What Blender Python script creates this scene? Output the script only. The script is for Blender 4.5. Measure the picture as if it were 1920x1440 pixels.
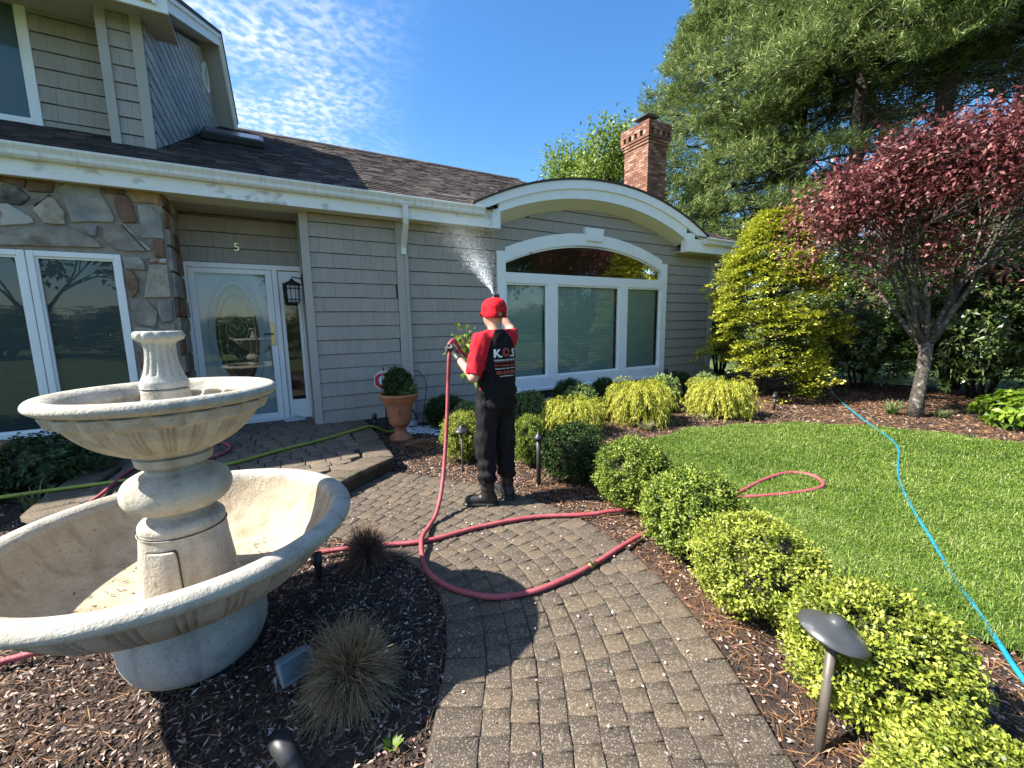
import bpy, bmesh, math, random
import numpy as np
from mathutils import Vector, Matrix, Euler
from mathutils.bvhtree import BVHTree
R = math.radians
random.seed(7)
RNG = np.random.default_rng(11)
for _o in list(bpy.data.objects):
    bpy.data.objects.remove(_o)
SC = bpy.context.scene
COL = SC.collection

# ------------------------------------------------------------------ camera
cd = bpy.data.cameras.new('camera')
cd.sensor_width = 36.0
cd.lens = 36.0 * 780.0 / 1920.0
cd.clip_start = 0.02
cd.clip_end = 900.0
cam = bpy.data.objects.new('camera', cd)
COL.objects.link(cam)
_r = (0.86982392, -0.49314227, -0.01473252)
_d = (-0.08332119, -0.11740164, -0.98958296)
_f = (0.48627556, 0.86199046, -0.14320796)
cam.matrix_world = Matrix(((_r[0], -_d[0], -_f[0], 0.0),
                           (_r[1], -_d[1], -_f[1], 0.0),
                           (_r[2], -_d[2], -_f[2], 1.6),
                           (0, 0, 0, 1)))
SC.camera = cam

# ------------------------------------------------------------------ light
SUN_DIR = Vector((0.93, -0.33, -1.0)).normalized()      # the way the light travels
sun_l = bpy.data.lights.new('sun', 'SUN')
sun_l.energy = 4.3
sun_l.angle = R(0.53)
sun_l.color = (1.0, 0.95, 0.86)
sun = bpy.data.objects.new('sun', sun_l)
COL.objects.link(sun)
sun.rotation_euler = SUN_DIR.to_track_quat('-Z', 'Y').to_euler()
sun.location = (-20, 8, 22)

world = bpy.data.worlds.new('World')
SC.world = world
world.use_nodes = True
wn, wl = world.node_tree.nodes, world.node_tree.links
wn.clear()
w_out = wn.new('ShaderNodeOutputWorld')
w_bg = wn.new('ShaderNodeBackground')
w_bg.inputs['Strength'].default_value = 0.088
w_sky = wn.new('ShaderNodeTexSky')
w_sky.sky_type = 'NISHITA'
w_sky.sun_disc = False
w_sky.sun_elevation = math.asin(-SUN_DIR.z)
w_sky.sun_rotation = math.atan2(-SUN_DIR.x, -SUN_DIR.y)
w_sky.altitude = 50
w_sky.air_density = 1.0
w_sky.dust_density = 0.6
w_sky.ozone_density = 2.5
# thin rippled cloud: direction projected on a flat layer overhead
w_tc = wn.new('ShaderNodeTexCoord')
w_sep = wn.new('ShaderNodeSeparateXYZ'); wl.new(w_tc.outputs['Generated'], w_sep.inputs[0])
w_mz = wn.new('ShaderNodeMath'); w_mz.operation = 'MAXIMUM'; w_mz.inputs[1].default_value = 0.03
wl.new(w_sep.outputs['Z'], w_mz.inputs[0])
w_dx = wn.new('ShaderNodeMath'); w_dx.operation = 'DIVIDE'; wl.new(w_sep.outputs['X'], w_dx.inputs[0]); wl.new(w_mz.outputs[0], w_dx.inputs[1])
w_dy = wn.new('ShaderNodeMath'); w_dy.operation = 'DIVIDE'; wl.new(w_sep.outputs['Y'], w_dy.inputs[0]); wl.new(w_mz.outputs[0], w_dy.inputs[1])
w_cb = wn.new('ShaderNodeCombineXYZ'); wl.new(w_dx.outputs[0], w_cb.inputs[0]); wl.new(w_dy.outputs[0], w_cb.inputs[1])
def wnoise(scale, detail, rough, dist=0.0):
    n = wn.new('ShaderNodeTexNoise'); n.inputs['Scale'].default_value = scale
    n.inputs['Detail'].default_value = detail; n.inputs['Roughness'].default_value = rough
    n.inputs['Distortion'].default_value = dist
    wl.new(w_cb.outputs[0], n.inputs['Vector']); return n
def wmath(op, a, b=None, c=None):
    n = wn.new('ShaderNodeMath'); n.operation = op
    for i, v in enumerate((a, b, c)):
        if v is None: continue
        if isinstance(v, (int, float)): n.inputs[i].default_value = v
        else: wl.new(v, n.inputs[i])
    return n.outputs[0]
def wramp(v, a, b):
    n = wn.new('ShaderNodeMapRange'); n.interpolation_type = 'SMOOTHSTEP'
    wl.new(v, n.inputs['Value']); n.inputs['From Min'].default_value = a; n.inputs['From Max'].default_value = b
    return n.outputs['Result']
c_small = wramp(wnoise(25.0, 3.0, 0.5, 0.3).outputs['Fac'], 0.34, 0.70)
c_mid = wramp(wnoise(2.6, 3.0, 0.5).outputs['Fac'], 0.30, 0.62)
w_edge = wmath('ADD', wmath('MULTIPLY', w_dy.outputs[0], 0.30), wmath('MULTIPLY', wnoise(0.9, 2.0, 0.5).outputs['Fac'], 0.5))
w_side = wramp(wmath('SUBTRACT', wmath('SUBTRACT', w_edge, w_dx.outputs[0]), 0.25), -0.15, 0.55)
w_hi = wramp(w_sep.outputs['Z'], 0.10, 0.30)
w_mask = wmath('MULTIPLY', wmath('MULTIPLY', wmath('ADD', wmath('MULTIPLY', c_small, 0.75), 0.16), wmath('ADD', wmath('MULTIPLY', c_mid, 0.8), 0.2)), wmath('MULTIPLY', w_side, w_hi))
w_hsv = wn.new('ShaderNodeHueSaturation'); w_hsv.inputs['Saturation'].default_value = 1.28
wl.new(w_sky.outputs[0], w_hsv.inputs['Color'])
w_mix = wn.new('ShaderNodeMixRGB'); wl.new(w_mask, w_mix.inputs['Fac'])
wl.new(w_hsv.outputs[0], w_mix.inputs['Color1'])
w_mix.inputs['Color2'].default_value = (4.0, 4.35, 4.9, 1)
wl.new(w_mix.outputs[0], w_bg.inputs['Color'])
wl.new(w_bg.outputs[0], w_out.inputs['Surface'])

SC.view_settings.view_transform = 'Standard'
SC.view_settings.look = 'None'
SC.view_settings.exposure = 1.68
SC.view_settings.gamma = 1.0
SC.view_settings.use_curve_mapping = False
SC.render.engine = 'CYCLES'
SC.cycles.max_bounces = 8
SC.cycles.diffuse_bounces = 4
SC.cycles.glossy_bounces = 4
SC.cycles.transmission_bounces = 6
SC.cycles.transparent_max_bounces = 12
SC.cycles.use_denoising = True
SC.cycles.caustics_reflective = False
SC.cycles.caustics_refractive = False

# ------------------------------------------------------------------ materials
MATS = {}
def mat(name, c1, c2=None, scale=6.0, rough=0.7, bump=0.0, bscale=60.0, metal=0.0, objrnd=0.0,
        spec=0.5, c3=None, scale3=2.0, lim3=(0.55, 0.75), attr=None, trans=0.0, ramp=None, detail=5.0,
        rough2=None, hsvrnd=0.0, stretch=None, coat=0.0, low=0.35, high=0.65):
    """Principled material: two colours mixed by noise, a third in patches, value spread per object."""
    if name in MATS: return MATS[name]
    m = bpy.data.materials.new(name); m.use_nodes = True
    n, l = m.node_tree.nodes, m.node_tree.links
    b = n['Principled BSDF']; out = n['Material Output']
    tc = n.new('ShaderNodeTexCoord')
    vec = tc.outputs['Object']
    if stretch:
        mp = n.new('ShaderNodeMapping'); mp.inputs['Scale'].default_value = stretch
        l.new(vec, mp.inputs['Vector']); vec = mp.outputs[0]
    if objrnd or hsvrnd:
        oi = n.new('ShaderNodeObjectInfo')
        ad = n.new('ShaderNodeVectorMath'); ad.operation = 'ADD'
        ml = n.new('ShaderNodeVectorMath'); ml.operation = 'SCALE'; ml.inputs['Scale'].default_value = 3.0
        l.new(oi.outputs['Location'], ml.inputs[0]); l.new(vec, ad.inputs[0]); l.new(ml.outputs[0], ad.inputs[1])
        vec = ad.outputs[0]
    def noise(s, d=detail):
        t = n.new('ShaderNodeTexNoise'); t.inputs['Scale'].default_value = s; t.inputs['Detail'].default_value = d
        l.new(vec, t.inputs['Vector']); return t
    def mr(v, a, bb, c=0.0, d=1.0):
        t = n.new('ShaderNodeMapRange'); l.new(v, t.inputs['Value'])
        t.inputs['From Min'].default_value = a; t.inputs['From Max'].default_value = bb
        t.inputs['To Min'].default_value = c; t.inputs['To Max'].default_value = d
        return t.outputs['Result']
    col = None
    if ramp is not None:
        at = n.new('ShaderNodeAttribute'); at.attribute_name = attr or 'rnd'
        cr = n.new('ShaderNodeValToRGB'); l.new(at.outputs['Fac'], cr.inputs['Fac'])
        els = cr.color_ramp.elements
        while len(els) < len(ramp): els.new(0.5)
        for e, (p, c) in zip(els, ramp):
            e.position = p; e.color = (*c, 1)
        col = cr.outputs['Color']
    elif c2 is not None:
        mx = n.new('ShaderNodeMixRGB'); l.new(mr(noise(scale).outputs['Fac'], low, high), mx.inputs['Fac'])
        mx.inputs['Color1'].default_value = (*c1, 1); mx.inputs['Color2'].default_value = (*c2, 1)
        col = mx.outputs[0]
    if c3 is not None:
        mx = n.new('ShaderNodeMixRGB'); l.new(mr(noise(scale3).outputs['Fac'], *lim3), mx.inputs['Fac'])
        if col: l.new(col, mx.inputs['Color1'])
        else: mx.inputs['Color1'].default_value = (*c1, 1)
        mx.inputs['Color2'].default_value = (*c3, 1); col = mx.outputs[0]
    if objrnd or hsvrnd:
        hs = n.new('ShaderNodeHueSaturation')
        l.new(mr(oi.outputs['Random'], 0, 1, 1 - objrnd, 1 + objrnd), hs.inputs['Value'])
        if hsvrnd:
            m2 = n.new('ShaderNodeMath'); m2.operation = 'MULTIPLY'; m2.inputs[1].default_value = 7.31
            fr = n.new('ShaderNodeMath'); fr.operation = 'FRACT'
            l.new(oi.outputs['Random'], m2.inputs[0]); l.new(m2.outputs[0], fr.inputs[0])
            l.new(mr(fr.outputs[0], 0, 1, 0.5 - hsvrnd, 0.5 + hsvrnd), hs.inputs['Hue'])
            l.new(mr(fr.outputs[0], 0, 1, 1.25, 0.75), hs.inputs['Saturation'])
        if col: l.new(col, hs.inputs['Color'])
        else: hs.inputs['Color'].default_value = (*c1, 1)
        col = hs.outputs[0]
    if col: l.new(col, b.inputs['Base Color'])
    else: b.inputs['Base Color'].default_value = (*c1, 1)
    b.inputs['Roughness'].default_value = rough
    if rough2 is not None:
        l.new(mr(noise(scale * 0.7).outputs['Fac'], 0.35, 0.65, rough, rough2), b.inputs['Roughness'])
    b.inputs['Metallic'].default_value = metal
    b.inputs['Specular IOR Level'].default_value = spec
    if coat: b.inputs['Coat Weight'].default_value = coat
    if bump:
        bp = n.new('ShaderNodeBump'); bp.inputs['Strength'].default_value = bump; bp.inputs['Distance'].default_value = 0.02
        l.new(noise(bscale, 6.0).outputs['Fac'], bp.inputs['Height']); l.new(bp.outputs[0], b.inputs['Normal'])
    if trans:
        tr = n.new('ShaderNodeBsdfTranslucent')
        if col: l.new(col, tr.inputs['Color'])
        else: tr.inputs['Color'].default_value = (*c1, 1)
        ms = n.new('ShaderNodeMixShader'); ms.inputs['Fac'].default_value = trans
        l.new(b.outputs[0], ms.inputs[1]); l.new(tr.outputs[0], ms.inputs[2]); l.new(ms.outputs[0], out.inputs['Surface'])
    MATS[name] = m
    return m

def glass_mat(name, tint, ior=1.6, boost=1.0, rough=0.0):
    m = bpy.data.materials.new(name); m.use_nodes = True
    n, l = m.node_tree.nodes, m.node_tree.links; n.clear()
    out = n.new('ShaderNodeOutputMaterial')
    tp = n.new('ShaderNodeBsdfTransparent'); tp.inputs[0].default_value = (*tint, 1)
    gl = n.new('ShaderNodeBsdfGlossy'); gl.inputs['Roughness'].default_value = rough
    gl.inputs['Color'].default_value = (1, 1, 1, 1)
    fr = n.new('ShaderNodeFresnel'); fr.inputs['IOR'].default_value = ior
    mu = n.new('ShaderNodeMath'); mu.operation = 'MULTIPLY'; mu.use_clamp = True; mu.inputs[1].default_value = boost
    l.new(fr.outputs[0], mu.inputs[0])
    ms = n.new('ShaderNodeMixShader'); l.new(mu.outputs[0], ms.inputs[0]); l.new(tp.outputs[0], ms.inputs[1]); l.new(gl.outputs[0], ms.inputs[2])
    l.new(ms.outputs[0], out.inputs['Surface'])
    return m

# ------------------------------------------------------------------ mesh helpers
def link(o, parent=None):
    COL.objects.link(o)
    if parent is not None: o.parent = parent
    return o
def tag(o, label=None, cat=None, group=None, kind=None):
    if label: o['label'] = label
    if cat: o['category'] = cat
    if group: o['group'] = group
    if kind: o['kind'] = kind
    return o
def thing(name, loc, label, cat, group=None, rz=0.0):
    o = bpy.data.objects.new(name, None); o.empty_display_size = 0.1
    o.location = loc; o.rotation_euler = (0, 0, rz)
    COL.objects.link(o)
    return tag(o, label, cat, group)

class MB:
    def __init__(s): s.v = []; s.f = []; s.m = []; s.sm = []; s.r = []
    def add(s, vs, fs, mi=0, smooth=False, rnd=None):
        b = len(s.v); s.v.extend([tuple(p) for p in vs])
        for f in fs: s.f.append([b + i for i in f]); s.m.append(mi); s.sm.append(smooth)
        s.r.extend([random.random() if rnd is None else rnd] * len(vs))
        return s
    def box(s, lo, hi, mi=0, M=None, ch=0.0):
        x0, y0, z0 = lo; x1, y1, z1 = hi
        vs = [(x0,y0,z0),(x1,y0,z0),(x1,y1,z0),(x0,y1,z0),(x0,y0,z1),(x1,y0,z1),(x1,y1,z1),(x0,y1,z1)]
        if M is not None: vs = [M @ Vector(p) for p in vs]
        return s.add(vs, [(0,3,2,1),(4,5,6,7),(0,1,5,4),(1,2,6,5),(2,3,7,6),(3,0,4,7)], mi, rnd=random.random())
    def tube(s, path, rad, n=10, mi=0, caps=True, smooth=True, rnd=None):
        P = [Vector(p) for p in path]; k = len(P)
        if not hasattr(rad, '__len__'): rad = [rad] * k
        T = []
        for i in range(k):
            t = P[min(i+1, k-1)] - P[max(i-1, 0)]
            T.append(t.normalized() if t.length > 1e-9 else Vector((0,0,1)))
        up = Vector((0,0,1)) if abs(T[0].z) < 0.9 else Vector((1,0,0))
        N = (up - T[0] * up.dot(T[0])).normalized(); vs = []
        for i in range(k):
            N = (N - T[i] * N.dot(T[i]))
            N = N.normalized() if N.length > 1e-6 else T[i].orthogonal().normalized()
            B = T[i].cross(N)
            for j in range(n):
                a = 2 * math.pi * j / n
                vs.append(P[i] + (N * math.cos(a) + B * math.sin(a)) * rad[i])
        fs = [(i*n+j, i*n+(j+1) % n, (i+1)*n+(j+1) % n, (i+1)*n+j) for i in range(k-1) for j in range(n)]
        if caps: fs += [tuple(range(n-1, -1, -1)), tuple((k-1)*n+j for j in range(n))]
        return s.add(vs, fs, mi, smooth, rnd)
    def lathe(s, prof, n=48, c=(0,0,0), mi=0, mod=None, smooth=True, caps=True):
        vs = []
        for i, (r, z) in enumerate(prof):
            for j in range(n):
                a = 2 * math.pi * j / n
                rr = r if mod is None else mod(r, z, a, i)
                vs.append((c[0] + rr*math.cos(a), c[1] + rr*math.sin(a), c[2] + z))
        k = len(prof)
        fs = [(i*n+j, i*n+(j+1) % n, (i+1)*n+(j+1) % n, (i+1)*n+j) for i in range(k-1) for j in range(n)]
        if caps:
            if prof[0][0] > 1e-6: fs.append(tuple(range(n-1, -1, -1)))
            if prof[-1][0] > 1e-6: fs.append(tuple((k-1)*n+j for j in range(n)))
        return s.add(vs, fs, mi, smooth, 0.5)
    def prism(s, poly, axis, a, b, mi=0):
        """poly: 2-D points; extruded along axis ('y': poly is (x,z); 'x': (y,z); 'z': (x,y)) from a to b."""
        def P(p, t): return {'y': (p[0], t, p[1]), 'x': (t, p[0], p[1]), 'z': (p[0], p[1], t)}[axis]
        n = len(poly); vs = [P(p, a) for p in poly] + [P(p, b) for p in poly]
        fs = [tuple(range(n)), tuple(range(2*n-1, n-1, -1))] + [(i, n+i, n+(i+1) % n, (i+1) % n) for i in range(n)]
        return s.add(vs, fs, mi, rnd=random.random())
    def build(s, name, mats, parent=None, bevel=0.0, fix=True, weld=False, off=None, seg=1):
        me = bpy.data.meshes.new(name)
        me.from_pydata(s.v if off is None else [(p[0]-off[0], p[1]-off[1], p[2]-off[2]) for p in s.v], [], s.f)
        if not isinstance(mats, (list, tuple)): mats = [mats]
        for m in mats: me.materials.append(m)
        me.polygons.foreach_set('material_index', s.m)
        me.polygons.foreach_set('use_smooth', s.sm)
        at = me.attributes.new('rnd', 'FLOAT', 'POINT'); at.data.foreach_set('value', s.r)
        if fix or bevel:
            bm = bmesh.new(); bm.from_mesh(me)
            if fix: bmesh.ops.recalc_face_normals(bm, faces=bm.faces)
            if bevel: bmesh.ops.bevel(bm, geom=list(bm.edges), offset=bevel, segments=seg, affect='EDGES', clamp_overlap=True)
            bm.to_mesh(me); bm.free()
        me.update()
        o = bpy.data.objects.new(name, me)
        if off is not None: o.location = off
        return link(o, parent)

def npmesh(name, V, F, m, parent=None, rnd=None, smooth=False):
    V = np.asarray(V, np.float32); F = np.asarray(F, np.int32)
    me = bpy.data.meshes.new(name)
    me.vertices.add(len(V)); me.vertices.foreach_set('co', V.ravel())
    k = F.shape[1]
    me.loops.add(F.size); me.loops.foreach_set('vertex_index', F.ravel())
    me.polygons.add(len(F)); me.polygons.foreach_set('loop_start', np.arange(0, F.size, k, dtype=np.int32))
    if smooth: me.polygons.foreach_set('use_smooth', np.ones(len(F), bool))
    me.materials.append(m)
    if rnd is not None:
        a = me.attributes.new('rnd', 'FLOAT', 'POINT'); a.data.foreach_set('value', np.asarray(rnd, np.float32))
    me.update(calc_edges=True); me.validate()
    o = bpy.data.objects.new(name, me)
    return link(o, parent)

def unit(v): return v / np.maximum(np.linalg.norm(v, axis=-1, keepdims=True), 1e-9)
def rdirs(n):
    return unit(RNG.normal(size=(n, 3)))
def leaves(P, D, N, L, W, fold=0.25, rnd=None, droop=0.0):
    """rhombus leaves: base P, axis D, face normal near N."""
    n = len(P); L = np.broadcast_to(np.asarray(L, float), (n,))[:, None]; W = np.broadcast_to(np.asarray(W, float), (n,))[:, None]
    D = unit(D); S = unit(np.cross(D, N)); Nn = np.cross(S, D)
    V = np.empty((n, 4, 3))
    V[:, 0] = P; V[:, 2] = P + D*L - np.array([0, 0, 1.0])*droop*L
    mid = P + D*L*0.5
    V[:, 1] = mid + S*W*0.5 + Nn*W*fold; V[:, 3] = mid - S*W*0.5 + Nn*W*fold
    F = np.arange(n*4).reshape(n, 4)
    if rnd is None: rnd = RNG.random(n)
    return V.reshape(-1, 3), F, np.repeat(rnd, 4)
def cat(parts):
    Vs, Fs, Rs, b = [], [], [], 0
    for V, F, r in parts:
        Vs.append(V); Fs.append(F + b); Rs.append(r); b += len(V)
    return np.concatenate(Vs), np.concatenate(Fs), np.concatenate(Rs)
def smoothpath(pts, sub=8):
    P = [Vector(p) for p in pts]; out = []
    for i in range(len(P)-1):
        p0 = P[max(i-1, 0)]; p1 = P[i]; p2 = P[i+1]; p3 = P[min(i+2, len(P)-1)]
        for k in range(sub):
            t = k / sub
            out.append(0.5*((2*p1) + (p2-p0)*t + (2*p0-5*p1+4*p2-p3)*t*t + (3*p1-p0-3*p2+p3)*t*t*t))
    out.append(P[-1]); return out
def copytree(o, parent=None):
    c = o.copy(); COL.objects.link(c)
    if parent is not None: c.parent = parent
    for ch in o.children: copytree(ch, c)
    return c
def in_poly(x, y, poly):
    x = np.asarray(x); y = np.asarray(y); r = np.zeros(x.shape, bool); n = len(poly)
    for i in range(n):
        x1, y1 = poly[i]; x2, y2 = poly[(i+1) % n]
        if y1 == y2: continue
        c = ((y1 > y) != (y2 > y)) & (x < (x2-x1)*(y-y1)/(y2-y1)+x1)
        r ^= c
    return r
def vnoise(P, s, seed=0):
    """cheap smooth pseudo-noise in -1..1 from summed sines"""
    g = np.random.default_rng(seed); v = 0
    for k in range(5):
        w = g.normal(size=3)*s*(1+0.6*k); v = v + np.sin(P @ w + g.random()*6.28)/(1+0.5*k)
    return v/2.6
# ================================================================== ground, bed, lawn, path, porch
def proj(P):
    x = np.asarray(P, float) - np.array([0, 0, 1.6])
    c = x @ np.array([_r, _d, _f]).T
    return 960 + 780*c[..., 0]/c[..., 2], 720 + 780*c[..., 1]/c[..., 2], c[..., 2]
def inview(P, m=0):
    u, v, w = proj(P)
    return (w > 0.05) & (u > -m) & (u < 1920+m) & (v > -m) & (v < 1440+m)

m_ground = mat('turf_ground', (0.05, 0.09, 0.02), (0.09, 0.13, 0.035), scale=3, rough=0.95, bump=0.6, bscale=30)
gb = MB()
gb.add([(-150, -150, -0.09), (150, -150, -0.09), (150, 150, -0.09), (-150, 150, -0.09)], [(0, 1, 2, 3)])
tag(gb.build('ground', m_ground, fix=False), kind='structure')

LAWN = [(4.58, 3.90), (5.32, 3.94), (6.1, 3.68), (6.95, 3.28), (7.5, 2.7), (7.8, 2.17), (8.03, 1.25), (8.3, -0.5), (8.6, -3.0),
        (4.2, -3.0), (3.5, -1.0), (3.05, 0.2), (2.90, 0.65), (2.88, 1.28), (2.95, 1.8), (3.15, 2.4), (3.35, 3.0), (3.75, 3.5), (4.2, 3.8)]
PORCH = [(1.09, 6.75), (1.09, 5.64), (1.03, 4.60), (0.28, 3.98), (-0.5, 3.68), (-1.25, 3.95), (-1.86, 4.66), (-1.88, 5.3), (-1.78, 6.60), (-1.05, 6.60), (-1.05, 7.40), (0.45, 7.40), (0.45, 6.75)]
CL = [(-1.6, -2.6), (-0.75, -1.5), (0.02, -0.45), (0.50, 0.28), (0.93, 0.98), (1.22, 1.50), (1.38, 2.0), (1.40, 2.5), (1.24, 3.05), (0.93, 3.55), (0.55, 4.02), (0.2, 4.4)]
CP = smoothpath([(x, y, 0) for x, y in CL], 24)
HW = 0.675
_cl = np.array([[p.x, p.y] for p in CP])
_seg = np.r_[0, np.cumsum(np.linalg.norm(np.diff(_cl, axis=0), axis=1))]
def path_at(s, t):
    x = np.interp(s, _seg, _cl[:, 0]); y = np.interp(s, _seg, _cl[:, 1])
    e = 0.05
    dx = np.interp(s+e, _seg, _cl[:, 0]) - np.interp(s-e, _seg, _cl[:, 0]); dy = np.interp(s+e, _seg, _cl[:, 1]) - np.interp(s-e, _seg, _cl[:, 1])
    n = math.hypot(dx, dy)
    return x + t*dy/n, y - t*dx/n            # t > 0 is the right-hand side
_S = np.linspace(0.02, _seg[-1]-0.02, 90)
PATHPOLY = [path_at(s, -HW) for s in _S] + [path_at(s, HW) for s in _S[::-1]]

# garden bed: an uneven sheet of soil and bark
bx = np.arange(-4.2, 13.0, 0.05); by = np.arange(-2.8, 7.6, 0.05)
X, Y = np.meshgrid(bx, by); P = np.stack([X.ravel(), Y.ravel(), np.zeros(X.size)], 1)
z = -0.022 + 0.012*vnoise(P, 9, 1) + 0.006*vnoise(P, 30, 2) + RNG.normal(size=len(P))*0.003
hide = in_poly(P[:, 0], P[:, 1], PATHPOLY) | in_poly(P[:, 0], P[:, 1], PORCH) | in_poly(P[:, 0], P[:, 1], LAWN)
z[hide] = -0.06
# bed rises a little towards the house and the hedge
z += np.where(hide, 0, 0.04*np.clip((P[:, 0]-4.0)/4, 0, 1))
# a shallow dip round the fountain
z += -0.03*np.exp(-(((P[:, 0]+0.455)**2+(P[:, 1]-2.42)**2)/0.62**2))*(~hide)
P[:, 2] = z
nx, ny = len(bx), len(by)
idx = np.arange(nx*ny).reshape(ny, nx)
Fq = np.stack([idx[:-1, :-1], idx[:-1, 1:], idx[1:, 1:], idx[1:, :-1]], -1).reshape(-1, 4)
m_bed = mat('bark_soil', (0.020, 0.013, 0.010), (0.055, 0.034, 0.024), scale=14, rough=0.95, bump=1.0, bscale=90, c3=(0.12, 0.062, 0.032), scale3=1.1, lim3=(0.5, 0.75))
tag(npmesh('garden_bed', P, Fq, m_bed, smooth=True), kind='structure')
def bed_z(x, y):
    i = np.clip(((x+4.2)/0.05).astype(int), 0, nx-1); j = np.clip(((y+2.8)/0.05).astype(int), 0, ny-1)
    return z.reshape(ny, nx)[j, i]

# lawn sheet + blades
def polysheet(name, poly, zz, m):
    me = bpy.data.meshes.new(name); bm = bmesh.new()
    f = bm.faces.new([bm.verts.new((x, y, zz)) for x, y in poly]); bmesh.ops.triangulate(bm, faces=[f]); bm.normal_update()
    for q in bm.faces:
        if q.normal.z < 0: q.normal_flip()
    bm.to_mesh(me); bm.free(); me.materials.append(m)
    return link(bpy.data.objects.new(name, me))
m_lawn = mat('lawn_soil', (0.030, 0.060, 0.012), (0.060, 0.10, 0.022), scale=20, rough=1.0, bump=0.8, bscale=80)
tag(polysheet('lawn', LAWN, 0.004, m_lawn), kind='structure')
def grass_points(n, dens):
    x = RNG.uniform(2.5, 8.7, n); y = RNG.uniform(-1.2, 4.1, n)
    jx = x + 0.05*np.sin(y*9)+RNG.normal(size=n)*0.03; jy = y + 0.05*np.sin(x*7)
    k = in_poly(jx, jy, LAWN)
    x, y = x[k], y[k]
    k = inview(np.stack([x, y, np.zeros(len(x))], 1), 60)
    x, y = x[k], y[k]
    d = np.hypot(x, y); k = RNG.random(len(x)) < np.clip((3.6/d)**1.3, 0.25, 1)
    return x[k], y[k], d[k]
gx, gy, gd = grass_points(560000, 0)
n = len(gx)
gp = np.stack([gx, gy, np.full(n, 0.0)], 1)
patch = vnoise(gp, 1.3, 5)*0.55 + vnoise(gp, 5, 8)*0.45 + vnoise(gp, 16, 9)*0.25
ang = RNG.uniform(0, 6.283, n) + 1.5*vnoise(gp, 3.0, 12); lean = RNG.uniform(0.15, 1.5, n)
hgt = (0.040 + 0.022*RNG.random(n) + 0.008*patch)*np.where(RNG.random(n) < 0.05, 1.35, 1)
wid = (0.0034 + 0.0008*(gd-2.5))
dirv = np.stack([np.cos(ang), np.sin(ang), np.zeros(n)], 1); side = np.stack([-np.sin(ang), np.cos(ang), np.zeros(n)], 1)
V = np.empty((n, 5, 3))
V[:, 0] = gp + side*wid[:, None]/2; V[:, 1] = gp - side*wid[:, None]/2
mid = gp + dirv*(lean*hgt*0.35)[:, None]; mid[:, 2] += hgt*0.62
V[:, 2] = mid - side*wid[:, None]*0.42; V[:, 3] = mid + side*wid[:, None]*0.42
tip = gp + dirv*(lean*hgt*0.95)[:, None]; tip[:, 2] += hgt*(1.0-0.38*lean)
V[:, 4] = tip
b = np.arange(n)[:, None]*5
T = np.concatenate([b+np.array([0, 1, 2]), b+np.array([0, 2, 3]), b+np.array([3, 2, 4])])
m_grass = mat('grass_blade', (0, 0, 0), ramp=[(0.0, (0.038, 0.085, 0.010)), (0.4, (0.120, 0.215, 0.026)), (0.75, (0.235, 0.345, 0.052)), (0.93, (0.38, 0.45, 0.13)), (1.0, (0.52, 0.51, 0.25))], rough=0.5, trans=0.35, spec=0.35)
rn = np.clip(RNG.random(n)*0.72 + 0.14 + 0.26*patch, 0, 1)
rn = np.where(RNG.random(n) < 0.045, 1.0, rn)
tag(npmesh('lawn_grass', V.reshape(-1, 3), T, m_grass, rnd=np.repeat(rn, 5)), 'short green mown grass covering the lawn', 'grass', kind='stuff')

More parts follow.
